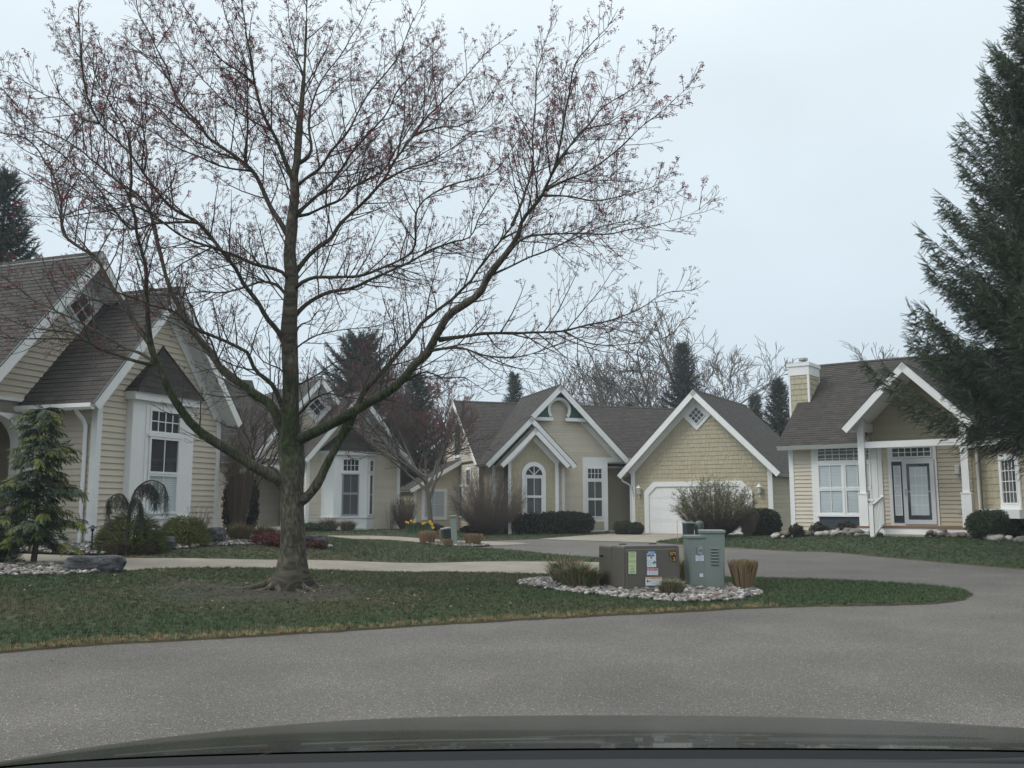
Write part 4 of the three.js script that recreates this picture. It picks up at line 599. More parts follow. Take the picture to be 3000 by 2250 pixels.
[0.085,0.045,[-0.06,2.28,0,0.15,2.38,0.07,0.4,2.48,0.15,0.7,2.62,0.24,1,2.77,0.34,1.35,2.95,0.46,1.66,3.13,0.57,1.93,3.42,0.69,2.12,3.59,0.78,2.31,3.9,0.89,2.45,4.14,0.98,2.69,4.28,1.07,2.9,4.4,1.15,3.05,4.65,1.25,3.25,4.88,1.35,3.38,5.04,1.42]],
[0.05,0.025,[1,2.77,0.34,1.1,3.05,0.24,1.29,3.31,0.13,1.6,3.73,-0.05,1.83,4.05,-0.18,1.94,4.24,-0.26,2.21,4.52,-0.38,2.45,4.73,-0.48,2.7,5.02,-0.6,2.83,5.25,-0.69,3.05,5.58,-0.8,3.28,5.91,-0.93,3.4,6.11,-0.99]],
[0.035,0.008,[3.38,5.04,1.42,3.48,5.17,1.48,3.53,5.35,1.54,3.68,5.55,1.63,3.82,5.72,1.71,3.92,5.88,1.77,4.01,6.12,1.87,4.08,6.38,1.97,4.15,6.75,2.1,4.21,7.09,2.23,4.28,7.38,2.35,4.44,7.58,2.44,4.6,7.73,2.53,4.71,7.82,2.59]],
[0.03,0.006,[3.4,6.11,-0.99,3.56,6.54,-1.1,3.74,7.18,-1.26,3.78,7.91,-1.43,3.82,8.62,-1.59,3.88,9.35,-1.75,4.08,10.11,-1.91,4.17,10.41,-1.98]],
[0.02,0.005,[3.97,6.01,1.82,4.22,6.46,1.63,4.65,7.07,1.37,4.81,7.27,1.28,5.14,7.55,1.12,5.36,7.77,1.02,5.58,8.24,0.85,5.65,8.51,0.76]],
[0.02,0.005,[3.87,5.79,1.74,4.22,5.87,2.01,4.55,5.94,2.27,4.85,6.1,2.55,5.05,6.24,2.78,5.28,6.35,3.02,5.45,6.45,3.21,5.59,6.53,3.38]],
[0.018,0.005,[3.82,5.72,1.71,4.25,5.78,1.48,4.64,5.79,1.28,5.04,5.94,1.08,5.4,6.08,0.9,5.68,6.24,0.76,5.88,6.48,0.63]],
[0.022,0.005,[3.25,4.88,1.35,3.58,5.13,1.6,3.82,5.13,1.73,4.33,5.08,2.03,4.68,4.99,2.24,4.98,5,2.43,5.29,4.99,2.63,5.59,5.02,2.84,5.79,5.08,2.98,5.9,5.16,3.09]],
[0.02,0.005,[3.05,4.65,1.25,3.91,5.19,0.66,4.74,5.7,0.14,5.33,5.97,-0.19,5.79,6.26,-0.45,6.18,6.58,-0.68,6.25,6.63,-0.72]],
[0.018,0.005,[3.23,5.84,-0.89,3.7,6.1,-0.69,3.84,7,-0.31,3.92,7.38,-0.15,4,7.75,0.01,4.08,8.01,0.13,4.26,8.34,0.3,4.31,8.67,0.45]],
[0.018,0.005,[4.01,6.12,1.87,4.21,6.4,1.8,4.49,6.71,1.72,4.76,6.79,1.66,5.07,7.03,1.58,5.36,7.21,1.51,5.45,7.56,1.45]],
[0.035,0.008,[2.31,3.78,0.86,2.66,3.86,0.71,3.01,3.94,0.56,3.57,3.98,0.33,4.19,4.06,0.09,4.54,4.17,-0.05,4.98,4.29,-0.21,5.46,4.51,-0.4,5.92,4.81,-0.59,6.43,4.92,-0.77]],
[0.018,0.005,[4.23,4.05,0.07,4.55,3.86,0.22,4.91,3.78,0.37,5.38,3.8,0.58,5.78,3.87,0.76,5.96,4.07,0.88]],
[0.028,0.006,[2.04,3.59,0.76,2.28,3.63,0.88,2.61,3.62,1.05,3.03,3.47,1.28,3.56,3.42,1.56,4,3.52,1.83,4.29,3.6,2.01,4.65,3.62,2.23]],
[0.022,0.006,[1.78,3.19,0.62,2.09,3.36,0.43,2.34,3.28,0.29,2.64,3.31,0.13,2.83,3.2,0.02,3.07,3.07,-0.12]],
[0.042,0.008,[-0.12,4.22,0,-0.04,4.38,-0.08,0.14,4.61,-0.21,0.39,4.77,-0.34,0.76,4.89,-0.52,1.06,5.09,-0.67,1.33,5.25,-0.8,1.6,5.42,-0.94,1.97,5.69,-1.12,2.36,5.91,-1.29,2.63,6.02,-1.41,2.86,6.55,-1.61,3.23,7.28,-1.89,3.41,7.7,-2.04]],
[0.035,0.007,[-0.11,4.69,0,0,4.8,0.08,0.27,4.89,0.21,0.62,4.85,0.37,0.99,4.83,0.54,1.27,4.87,0.68,1.65,4.97,0.87,1.94,5.13,1.05,2.02,5.64,1.36,2.41,5.86,1.62,2.78,5.91,1.83,3.15,5.96,2.04,3.39,6.19,2.25,3.53,6.37,2.41]],
[0.045,0.008,[-0.13,4.92,0,-0.04,5.11,-0.06,0.11,5.34,-0.14,0.29,5.54,-0.21,0.41,5.66,-0.26,0.58,5.97,-0.36,0.83,6.26,-0.46,1.2,6.76,-0.63,1.43,7.24,-0.76,1.68,7.68,-0.88,1.9,8.04,-0.99,2.18,8.4,-1.1,2.53,8.88,-1.24,2.77,9.25,-1.34,3.01,9.55,-1.43,3.26,9.79,-1.51]],
[0.022,0.005,[1.2,6.76,-0.63,1.62,6.9,-0.42,2.04,6.97,-0.22,2.38,7.1,-0.04,2.73,7.25,0.15,3.11,7.39,0.37,3.38,7.78,0.64]],
[0.02,0.005,[1.43,7.24,-0.76,1.5,8.07,-1.07,1.49,8.82,-1.34,1.58,9.41,-1.54,1.93,9.85,-1.75,2.03,10.22,-1.88]],
[0.02,0.005,[1.68,7.68,-0.88,2.12,7.95,-1.15,2.47,8.06,-1.34,2.92,8.58,-1.65,3.25,9.34,-1.99,3.48,9.77,-2.18]],
[0.035,0.006,[-0.09,5.99,0,0.18,6.19,0.1,0.47,6.41,0.21,0.68,6.63,0.3,0.85,6.87,0.39,1.11,7.11,0.5,1.41,7.39,0.63,1.64,7.77,0.77,1.94,8.04,0.9,2.24,8.26,1.02]],
[0.03,0.006,[-0.14,5.96,0,0.06,6.02,-0.11,0.35,6.24,-0.28,0.56,6.38,-0.4,0.75,6.65,-0.55,1.2,7.04,-0.81,1.4,7.55,-1.02,1.69,8.16,-1.28,1.9,8.86,-1.54,1.92,9.89,-1.89]],
[0.075,0.05,[-0,1.29,0,0.26,1.49,0.05,0.43,1.72,0.09,0.55,1.98,0.14,0.7,2.26,0.19,0.82,2.48,0.22,0.92,2.62,0.25,1,2.77,0.28]],
[0.022,0.009,[-0.11,3.92,0,-0.06,4.03,-0.07,-0.01,4.2,-0.17,0.14,4.3,-0.28,0.19,4.41,-0.35,0.29,4.62,-0.48]],
[0.016,0.005,[-0.08,3.74,0,0.02,3.81,0.06,0.25,3.93,0.18,0.56,4,0.33,0.96,4.02,0.52,1.34,4.01,0.7,1.66,4.09,0.87]],
[0.028,0.007,[-0.05,2.69,0,0.08,2.76,0.04,0.24,2.92,0.11,0.52,3.05,0.2,0.69,3.02,0.25,1.02,2.96,0.35,1.44,2.93,0.47,1.81,2.84,0.58]],
[0.022,0.006,[-0.06,3.18,0,0.04,3.23,-0.06,0.34,3.46,-0.26,0.53,3.63,-0.39,0.78,3.73,-0.53,1.11,3.83,-0.7]],
[0.016,0.005,[-0.12,3.32,0,-0.24,3.45,0.12,-0.44,3.53,0.28,-0.57,3.69,0.43,-0.7,3.86,0.59,-0.87,3.93,0.73]]];
// ---------------------------------------------------------------- the big maple in bloom
const barkTex = (() => { const f = tfbm(81, 6, 5), g = tile(64, 83), h = tfbm(85, 24, 4); return dataTex(512, 512, (i, j) => { const x = i / 512, y = j / 512, a = f(x, y), r = h(x * 2, y * 0.5), v = 0.55 + 0.5 * (r - 0.5) + 0.3 * (g(x, y * 0.2) - 0.5); const m = clamp((a - 0.52) * 4, 0, 1); return [v * (1 - 0.25 * m), v * (0.97 - 0.05 * m), v * (0.9 - 0.35 * m)]; }, true, 1.3); })();
const barkBump = barkTex.clone(); barkBump.colorSpace = THREE.NoColorSpace; barkBump.needsUpdate = true;
const barkMat = std(lin(0.25, 0.235, 0.2), 0.95, { vertexColors: true, map: barkTex, bumpMap: barkBump, bumpScale: 0.02 });
const limbMat = std(lin(0.165, 0.16, 0.125), 0.95, { vertexColors: true, map: barkTex, bumpMap: barkBump, bumpScale: 0.012 });
const twigMat = std(lin(0.06, 0.055, 0.047), 0.95);
const HY = new THREE.Quaternion(), YUP = V(0, 1, 0);
const qTo = d => new THREE.Quaternion().setFromUnitVectors(YUP, d);
const qRnd = () => new THREE.Quaternion().setFromEuler(new THREE.Euler(rr(0, 6.28), rr(0, 6.28), rr(0, 6.28)));
function rndDir(d, spread) { return d.clone().add(V(rr(-1, 1), rr(-1, 1), rr(-1, 1)).multiplyScalar(spread)).normalize(); }
// a crooked shoot: returns its points
function shoot(p, d, len, n, wobble, lift) { const pts = [p.clone()]; let q = p.clone(), v = d.clone(); for (let i = 0; i < n; i++) { v.add(V(rr(-1, 1), rr(-1, 1), rr(-1, 1)).multiplyScalar(wobble)); v.y += lift / n; v.normalize(); q = q.clone().addScaledVector(v, len / n); pts.push(q); } return pts; }
// cluster of drooping little flowers on short stalks
function flowerGeo() {
  const gb = new GB(); const r = mulberry(77);
  for (let k = 0; k < 6; k++) { const a = k / 6 * 6.28 + r(), d = V(Math.cos(a) * 0.75, -0.35 - r() * 0.5, Math.sin(a) * 0.75).normalize(), L = 0.55 + r() * 0.5, e = d.clone().multiplyScalar(L), s = V(-d.z, 0, d.x).normalize(), w = 0.16, t = 0.32; const m = d.clone().multiplyScalar(L - t); gb.col = [1, 1, 1]; tube(gb, [V(0, 0.05, 0), m], () => 0.025, 3, false); const n = d.clone().cross(s); for (const f of [s, n]) { gb.tri(m, m.clone().addScaledVector(d, t * 0.5).addScaledVector(f, w), e); gb.tri(m, e, m.clone().addScaledVector(d, t * 0.5).addScaledVector(f, -w)); } }
  return gb.build();
}
const flowerMat = std(0xffffff, 0.8, { vertexColors: true });
const maple = thing('maple_tree', 'large bare maple with red blossom and mossy spreading limbs on the near lawn', 'tree');
maple.position.set(-3.4, 0, -14.5);
{
  R = mulberry(101);
  const curves = LIMBS.map(([r0, r1, a]) => { const pts = []; for (let i = 0; i < a.length; i += 3) pts.push(V(a[i], a[i + 1], a[i + 2])); return [r0, r1, new THREE.CatmullRomCurve3(pts, false, 'centripetal')]; });
  const twigs = new GB(), flowers = [], T = 11.5;
  curves.forEach(([r0, r1, c], idx) => {
    const L = c.getLength(), n = Math.max(10, Math.round(L / (idx ? 0.13 : 0.1))), pts = c.getSpacedPoints(n);
    const gb = new GB(); const seed = idx * 3.1;
    if (idx) pts.forEach((p, i) => { if (i > 1) { const k = 0.022 * Math.min(1, i / 6); p.x += k * N3(p.x * 3, p.y * 3, seed); p.y += k * N3(p.y * 3, p.z * 3, seed + 5); p.z += k * N3(p.z * 3, p.x * 3, seed + 9); } });
    const rad = t => { if (!idx) { const h = t * L; const flare = 0.27 * Math.exp(-h / 0.2) + 0.03 * Math.exp(-h / 0.8); const lower = h < 2.3 ? 0.172 + 0.03 * sstep((h - 1.4) / 0.7) : 0.172 - 0.045 * sstep((h - 2.2) / 0.5); const up = Math.max(0, h - 4.0); return (Math.max(0.012, lower - 0.0225 * up) + flare) * (1 + 0.02 * N3(h * 1.3, 0, 3)); } let k = r0 + ((r0 < 0.06 ? r1 * 0.6 : r1) - r0) * Math.pow(t, r0 < 0.06 ? 0.6 : 0.8); if (idx === LIMBS.length - 6) k *= 1 + 0.35 * Math.max(0, N3(t * 9, 1, 2)) + (t > 0.72 && t < 0.9 ? 0.25 : 0); return k * (1 + 0.18 * Math.exp(-t * L / 0.12)) * (1 + 0.10 * N3(t * L * 4, seed, 1)); };
    const sides = r0 > 0.06 ? 14 : r0 > 0.03 ? 9 : 6;
    tube(gb, pts, rad, sides);
    const g = gb.build();
    { // gentle lumps on the thick wood
      const P = g.attributes.position, Nn = g.attributes.normal, amp = r0 > 0.06 ? 0.012 : 0.004; for (let i = 0; i < P.count; i++) { const x = P.getX(i), y = P.getY(i), z = P.getZ(i), k = amp * (N3(x * 6, y * 1.6, z * 6) + 0.6 * N3(x * 16, y * 3, z * 16)) + (!idx && y < 0.9 ? 0.075 * Math.exp(-y / 0.25) * Math.sin(Math.atan2(z, x) * 5 + 1) : 0); P.setXYZ(i, x + Nn.getX(i) * k, y + Nn.getY(i) * k, z + Nn.getZ(i) * k); } const uv = g.attributes.uv; for (let i = 0; i < P.count; i++) uv.setXY(i, (Math.atan2(P.getZ(i), P.getX(i)) * 0.25 + P.getX(i)), P.getY(i) + P.getZ(i) * 0.3);
      // moss grows in patches round the forks and on the thick limbs
      const C = g.attributes.color; for (let i = 0; i < P.count; i++) { const x = P.getX(i), y = P.getY(i), z = P.getZ(i), fork = Math.exp(-Math.pow((y - 2.75) / 0.9, 2)) * (r0 > 0.06 ? 1 : 0.4), m = clamp((fbm(x * 4, y * 3, z * 4, 4) + 0.75 * fork - 0.28) * 3, 0, 1); C.setXYZ(i, 1 - 0.62 * m, 1 - 0.42 * m, 1 - 0.74 * m); } }
    part(maple, idx ? 'limb' : 'trunk', g, idx && r0 < 0.06 ? limbMat : barkMat);
  });
  // branches, branchlets and twigs
  const out = V(0, 1.5, 0);
  const flower = (p, y) => { const dens = clamp((y - 2.2) / 4.2, 0.05, 1); if (R() > dens * 0.66) return; const k = R(); flowers.push([p.clone(), qRnd().slerp(HY, 0.5), rr(0.03, 0.057) * (0.75 + 0.35 * dens), k < 0.35 ? lin(0.3, 0.026, 0.042) : k < 0.75 ? lin(0.21, 0.036, 0.048) : lin(0.15, 0.07, 0.064)]); };
  function branch(p, d, len, r, lvl) {
    const n = Math.max(3, Math.round(len / (lvl > 1 ? 0.09 : 0.12))), pts = shoot(p, d, len, n, lvl === 0 ? 0.10 : 0.14, lvl === 0 ? 0.34 : 0.5);
    tube(twigs, pts, t => Math.max(0.0029, r * (1 - 0.72 * t)), lvl === 0 ? 5 : lvl === 1 ? 4 : 3, false);
    if (lvl < 2) { const step = lvl === 0 ? 0.15 : 0.125; let s = lvl === 0 ? 0.2 : 0.1, side = 1; while (s < len) { const i = Math.min(n - 1, Math.floor(s / len * n)), q = pts[i].clone().lerp(pts[i + 1], s / len * n - i), t = pts[i + 1].clone().sub(pts[i]).normalize(); side = -side; const ax = V(rr(-1, 1), rr(-1, 1), rr(-1, 1)).cross(t).normalize(); const nd = t.clone().multiplyScalar(0.72).addScaledVector(ax, 0.72).normalize(); const rem = len - s; branch(q, nd, Math.max(0.08, Math.min(lvl === 0 ? 0.75 : 0.32, rem * rr(0.45, 0.85) + 0.05)), Math.max(0.0026, r * (1 - 0.75 * s / len) * 0.55), lvl + 1); s += step * rr(0.7, 1.5); } }
    if (lvl >= 1) { for (let i = 1; i <= n; i++) if (R() < (lvl === 2 ? 0.46 : 0.26)) flower(pts[i], pts[i].y); flower(pts[n], pts[n].y); }
  }
  curves.forEach(([r0, r1, c], idx) => {
    const L = c.getLength(); if (idx === LIMBS.length - 6) return;
    let s = idx ? Math.max(0.25, L * 0.12) : 4.2; const step = idx ? 0.19 : 0.22;
    while (s < L) {
      const t = s / L, q = c.getPointAt(t), tg = c.getTangentAt(t), low = q.y < 2.2;
      const ax = V(rr(-1, 1), rr(-0.8, 1), rr(-1, 1)).cross(tg).normalize(); const fwd = rr(0.5, 0.95); const d = tg.clone().multiplyScalar(fwd).addScaledVector(ax, 0.9); d.y += 0.18; d.normalize();
      const big = clamp((L - s) * 0.5 + 0.22, 0.22, 1.5) * rr(0.5, 1); if (!low || R() < 0.15) branch(q, d, big, clamp((r0 + (r1 - r0) * t) * 0.5, 0.004, 0.013), big > 0.55 ? 0 : 1);
      s += step * rr(0.55, 1.45);
    }
    if (idx && r0 < 0.06 || !idx) { let q = idx ? 0.3 : 4.5; while (q < L) { const t = q / L, p = c.getPointAt(t), tg = c.getTangentAt(t), ax = V(rr(-1, 1), rr(-0.6, 1), rr(-1, 1)).cross(tg).normalize(); branch(p, tg.clone().multiplyScalar(0.7).addScaledVector(ax, 0.8).normalize(), rr(0.2, 0.5), 0.0042, 1); q += 0.17 * rr(0.5, 1.5); } }
    if (idx) { const e = c.getPointAt(1), tg = c.getTangentAt(1); for (let i = 0; i < 2; i++) branch(e, rndDir(tg, 0.25), rr(0.15, 0.32), Math.max(0.004, r1 * 0.8), 1); }
  });
  const tw = part(maple, 'twigs', twigs.build(), twigMat); tw.userData.kind = 'stuff';
  instanced(maple, 'blossom', flowerGeo(), flowerMat, flowers);
  console.log('maple twig triangles', twigs.count, 'flowers', flowers.length);
  // roots breaking the soil
  for (const [a, len, r] of [[2.75, 1.25, 0.05], [2.4, 0.7, 0.06], [3.6, 0.8, 0.045], [1.9, 0.62, 0.035], [0.5, 0.85, 0.05], [0.05, 0.7, 0.05], [1.2, 0.6, 0.045], [5.2, 0.7, 0.05]]) { const pts = []; for (let i = 0; i <= 10; i++) { const t = i / 10, rad = 0.16 + len * t, aa = a + 0.25 * Math.sin(t * 5 + a); const x = Math.cos(aa) * rad, z = Math.sin(aa) * rad; pts.push(V(x, elev(x - 3.4, z - 14.5) + 0.045 + 0.16 * Math.exp(-t * 5) - 0.02 - 0.05 * t, z)); } const gb = new GB(); tube(gb, pts, t => r * (1.3 - t), 7); part(maple, 'root', gb.build(), barkMat); }
}

// ---------------------------------------------------------------- generic plants
// needle sprig along +Y, length 1
function sprigGeo(n, needle, spread, seed) { const gb = new GB(), r = mulberry(seed); gb.col = [0.6, 0.5, 0.4]; tube(gb, [V(0, 0, 0), V(0, 1, 0)], t => 0.012 * (1.2 - t), 3, false); for (let i = 0; i < n; i++) { const t = 0.03 + 0.97 * i / n, a = i * 2.4 + r(), d = V(Math.cos(a) * spread, 0.55 + r() * 0.4, Math.sin(a) * spread).normalize(), l = needle * (0.8 + 0.4 * r()) * (1 - 0.35 * t), p = V(0, t, 0), s = V(-d.z, 0, d.x).normalize().multiplyScalar(0.014); const k = 0.8 + 0.4 * r(); gb.col = [k, k, k]; gb.tri(p.clone().sub(s), p.clone().add(s), p.clone().addScaledVector(d, l)); } return gb.build(); }
const sprigA = sprigGeo(60, 0.17, 0.9, 5);
const needleMat = std(0xffffff, 0.75, { vertexColors: true });
const darkBark = std(lin(0.07, 0.055, 0.045), 0.95);
function conifer(name, label, x, z, h, rad, o = {}) {
  const g = thing(name, label, 'tree', o.group); const y0 = elev(x, z) - 0.06; g.position.set(x, y0, z);
  const gb = new GB(); tube(gb, [V(0, 0, 0), V(0.02 * h * rr(-0.3, 0.3), h * 0.5, 0), V(0, h * 0.985, 0)], t => h * 0.016 * (1 - 0.93 * t) + 0.01, 8); part(g, 'trunk', gb.build(), darkBark);
  const list = [], bg = new GB(), base = o.base ?? 0.08, nB = o.n || 150, sp = o.sprig || 0.28, dens = o.dens || 1;
  for (let i = 0; i < nB; i++) {
    const t = base + (1 - base) * Math.pow((i + 0.5) / nB, o.pow || 0.92), y = t * h, prof = o.profile ? o.profile(t) : Math.pow(1 - t, 0.85); const L = rad * prof * rr(...(o.vary || [0.72, 1.12])) + 0.1, a = i * 2.399 + rr(-0.3, 0.3);
    if (o.cut && o.cut(a, y)) continue;
    const rise = (o.rise ?? -0.05) + 0.75 * Math.pow(t, 1.5), tip = o.tip ?? 0.55, n = Math.max(3, Math.ceil(L / (sp * 0.5))), pts = [];
    for (let k = 0; k <= n; k++) { const s = k / n; pts.push(V(Math.cos(a) * L * s, y + L * (rise * s - 0.3 * s * (1 - s) * 1.6 + tip * s * s * 0.4) + rr(-0.02, 0.02), Math.sin(a) * L * s)); }
    if (o.wood !== false) tube(bg, pts, s => (o.thin || 1) * (0.006 * h / 10 + 0.02 * L / 3 * (1 - s)), 4, false);
    for (let k = 0; k < n; k++) {
      const s = k / n, p = pts[k], d = pts[k + 1].clone().sub(p).normalize(), side = V(-d.z, 0, d.x).normalize();
      if (s < 0.12 && L > 1) continue;
      const m = Math.ceil((L > 0.8 ? 5 : 3) * dens);
      for (let q = 0; q < m; q++) { const f = rr(-1, 1), dd = d.clone().multiplyScalar(rr(0.4, 1)).addScaledVector(side, f * 1.0).add(V(0, rr(-0.55, 0.35) - (o.droop || 0) * rr(0.3, 1), 0)).normalize(); const pp = p.clone().lerp(pts[k + 1], R()).addScaledVector(side, f * (1 - s) * L * 0.2 * R()).add(V(0, -R() * 0.1 * (1 - s) * L * 0.5 - (o.hang ? R() * R() * o.hang * (1 - s * 0.6) : 0), 0)); const c = (o.tone || ((tt) => lin(0.028, 0.048, 0.026)))(s).clone(); const v = rr(0.7, 1.3); c.multiplyScalar(v); list.push([pp, qTo(dd).multiply(new THREE.Quaternion().setFromAxisAngle(YUP, rr(0, 6))), V(sp * rr(0.9, 1.3), sp * rr(0.7, 1.3), sp * rr(0.9, 1.3)), c]); }
    }
    const e = pts[n], dl = e.clone().sub(pts[n - 1]).normalize(); for (let q = 0; q < 3; q++) list.push([e.clone(), qTo(rndDir(dl, 0.35)), sp * rr(0.8, 1.2), (o.tone || (() => lin(0.034, 0.056, 0.03)))(1)]);
  }
  if (bg.count) { const m = part(g, 'branches', bg.build(), darkBark); m.userData.kind = 'stuff'; }
  instanced(g, 'foliage', o.geo || sprigA, needleMat, list); return list.length;
}
R = mulberry(202);
let nS = 0;
nS += conifer('spruce_tree', 'tall dark spruce at the right edge in front of the porch house', 13.3, -20.8, 16.6, 3.7, { n: 640, sprig: 0.27, dens: 3.0, base: 0.19, droop: 0.7, vary: [0.62, 1.16], thin: 0.45, tip: 0.95, rise: -0.16, hang: 0.9, profile: t => Math.pow(1 - t, 1.25) * 1.5 + 0.02 , tone: s => s > 0.72 ? lin(0.046, 0.072, 0.036) : lin(0.028, 0.047, 0.024) });
nS += conifer('spruce_tree', 'dark spruce rising behind the roof of the leftmost cottage', -20.4, -36, 14.3, 3.8, { n: 220, sprig: 0.42, dens: 1.6, base: 0.25, droop: 0.3, tone: () => lin(0.02, 0.032, 0.022) });
const CONGROUP = 'evergreens beyond the roofs';
const far = (label, px, D, h, r, o = {}) => conifer('spruce_tree', label, (px - 1500) / 2739 * D, -D, h, r, { n: 150, sprig: 0.42, dens: 2.4, base: 0.15, rise: -0.25, tip: 0.5, droop: 0.3, vary: [0.65, 1.3], profile: t => (1 - t) * 1.25, group: CONGROUP, tone: () => lin(0.026, 0.043, 0.03), ...o });
nS += far('broad dark pine rising behind the second cottage', 1045, 60, 12.0, 3.7, { n: 150, base: 0.25, profile: t => Math.pow(1 - t, 0.4) * 0.95, tone: () => lin(0.018, 0.03, 0.02) });
nS += far('low dark spruce filling the gap between second cottage and long house', 1215, 52, 8.4, 2.4, { n: 120, base: 0.03 });
nS += far('second low dark spruce in the gap beside the long house', 1165, 56, 7.6, 2.2, { n: 120, base: 0.03 });
nS += far('short spruce showing over the long house just left of the cone-shaped one', 1420, 72, 8.9, 1.3);
nS += far('cone-shaped spruce over the left end of the long house roof', 1508, 70, 11.2, 2.1, { n: 120 });
nS += far('small spruce tip beside the keyhole gable', 1590, 84, 10.5, 1.2);
nS += far('small spruce tip among bare trunks over the long roof', 1851, 80, 9.9, 1.3);
nS += far('tall spruce behind the garage among bare branches', 2012, 66, 12.9, 3.2, { n: 150, tip: 0.3, tone: () => lin(0.024, 0.034, 0.026) });
nS += far('small blue spruce right of the garage roof', 2222, 76, 10.3, 1.7, { tone: () => lin(0.03, 0.045, 0.04) });
nS += far('taller spruce next to the chimney', 2292, 60, 9.4, 2.1, { n: 130, tone: () => lin(0.026, 0.04, 0.032) });
console.log('sprigs', nS);

// bare deciduous tree
function bareTree(name, label, x, z, h, o = {}) {
  const g = thing(name, label, 'tree', o.group); g.position.set(x, elev(x, z) - 0.05, z); const tr = new GB(), tw = new GB(), fl = []; const min = o.min || 0.012;
  function grow(p, d, len, r, lvl) {
    const n = 5, pts = shoot(p, d, len, n, lvl ? 0.14 : 0.05, lvl ? o.lift ?? 0.15 : 0.02); tube(lvl < 2 ? tr : tw, pts, t => Math.max(min * 0.5, r * (1 - 0.45 * t)), lvl < 2 ? 7 : lvl < 4 ? 4 : 3, false);
    if (o.buds && lvl >= 4) fl.push([pts[n], qRnd(), o.budSize || 0.06, o.buds()]);
    if (lvl >= (o.levels || 6)) return;
    const k = lvl === 0 ? (o.first || 4) : R() < (o.fork || 0.55) ? 3 : 2;
    for (let i = 0; i < k; i++) { const at = lvl === 0 ? rr(0.55, 1) : i === 0 ? 1 : rr(0.35, 0.95), j = Math.min(n - 1, Math.floor(at * n)), q = pts[j].clone().lerp(pts[j + 1], at * n - j), t = pts[j + 1].clone().sub(pts[j]).normalize(), ax = V(rr(-1, 1), rr(-1, 1), rr(-1, 1)).cross(t).normalize(), sp = lvl === 0 ? o.spread || 0.7 : rr(0.35, 0.75); grow(q, t.multiplyScalar(1).addScaledVector(ax, sp).normalize(), len * rr(0.58, 0.86) * (lvl === 0 ? o.ratio || 0.9 : 1), r * (i === 0 && lvl ? 0.72 : 0.55), lvl + 1); }
  }
  grow(V(0, 0, 0), V(0, 1, 0), h * (o.bole || 0.24), h * (o.thick || 0.0085), 0);
  { let top = 0; for (const q of [tr, tw]) for (let i = 1; i < q.p.length; i += 3) top = Math.max(top, q.p[i]); g.scale.set((h / top) * (o.wide || 1), h / top, (h / top) * (o.wide || 1)); }
  part(g, 'trunk', tr.build(), o.bark || std(lin(0.12, 0.108, 0.095), 0.95)); const c = part(g, 'crown', tw.build(), o.twig || std(lin(0.13, 0.112, 0.1), 0.95)); c.userData.kind = 'stuff';
  if (fl.length) instanced(g, 'blossom', flowerGeo(), flowerMat, fl); return tw.count + tr.count;
}
R = mulberry(303); let nT = 0;
const BT = 'bare trees behind the houses', fx = (px, D) => (px - 1500) / 2739 * D;
nT += bareTree('bare_tree', 'spreading bare tree behind the long roof beside the tall spruce', fx(1935, 74), -74, 20, { group: BT, first: 6, levels: 7, min: 0.026, spread: 0.9, wide: 1.35 });
nT += bareTree('bare_tree', 'bare tree over the right end of the garage roof', fx(2085, 78), -78, 16.5, { group: BT, levels: 7, min: 0.028 });
nT += bareTree('bare_tree', 'bare tree right of the keyhole gable peak', fx(1720, 80), -80, 15, { group: BT, levels: 7, min: 0.03 });
nT += bareTree('bare_tree', 'slender bare tree midway along the long roof', fx(1800, 84), -84, 16, { group: BT, levels: 7, min: 0.03 });
const woods = ['thin bare tree nearest the keyhole gable in the far wood', 'thin bare tree second along the far wood', 'thin bare tree third along the far wood', 'thin bare tree fourth along the far wood', 'thin bare tree by the blue spruce', 'thin bare tree left of the chimney'];
[1670, 1745, 1830, 2110, 2190, 2250].forEach((px, i) => { nT += bareTree('bare_tree', woods[i], fx(px, 100), -100, rr(11.5, 13.5), { group: BT, levels: 6, min: 0.035, twig: std(lin(0.19, 0.165, 0.15), 0.95) }); });
nT += bareTree('bare_tree', 'bare treetop showing over the ridge of the porch house', fx(2545, 62), -62, 11.9, { group: BT, levels: 7, min: 0.018, thick: 0.006 });
nT += bareTree('bare_tree', 'second bare treetop over the porch house next to the spruce', fx(2680, 62), -62, 11.8, { group: BT, levels: 7, min: 0.018, thick: 0.006 });
nT += bareTree('bare_tree', 'bare tree with reddish twigs behind the second cottage', fx(1130, 62), -62, 12, { group: BT, levels: 7, min: 0.022, twig: std(lin(0.13, 0.075, 0.07), 0.95), buds: () => lin(0.22, 0.06, 0.065), budSize: 0.12 });
nT += bareTree('bare_tree', 'bare tree with red buds left of the cone-shaped spruce', fx(1300, 66), -66, 10.5, { group: BT, levels: 6, min: 0.022, buds: () => lin(0.2, 0.06, 0.065), budSize: 0.12 });
nT += bareTree('small_maple', 'smaller budding maple with upswept branches between second cottage and long house', fx(1262, 38.5), -38.5, 8.4, { levels: 7, first: 8, bole: 0.21, ratio: 1.0, spread: 0.8, lift: 0.25, min: 0.009, thick: 0.0095, fork: 0.7, wide: 1.15, bark: std(lin(0.1, 0.092, 0.078), 0.95), twig: std(lin(0.075, 0.063, 0.056), 0.95), buds: () => R() < 0.5 ? lin(0.24, 0.04, 0.05) : lin(0.16, 0.07, 0.07), budSize: 0.04 });
nT += bareTree('bare_shrub_tree', 'small multi-branched bare tree at the corner of the left cottage', -7.0, -25.0, 4.4, { levels: 6, first: 5, bole: 0.16, ratio: 1.1, spread: 0.5, min: 0.008, bark: std(lin(0.09, 0.075, 0.065), 0.95), twig: std(lin(0.085, 0.07, 0.062), 0.95) });
console.log('bare tree triangles', nT);

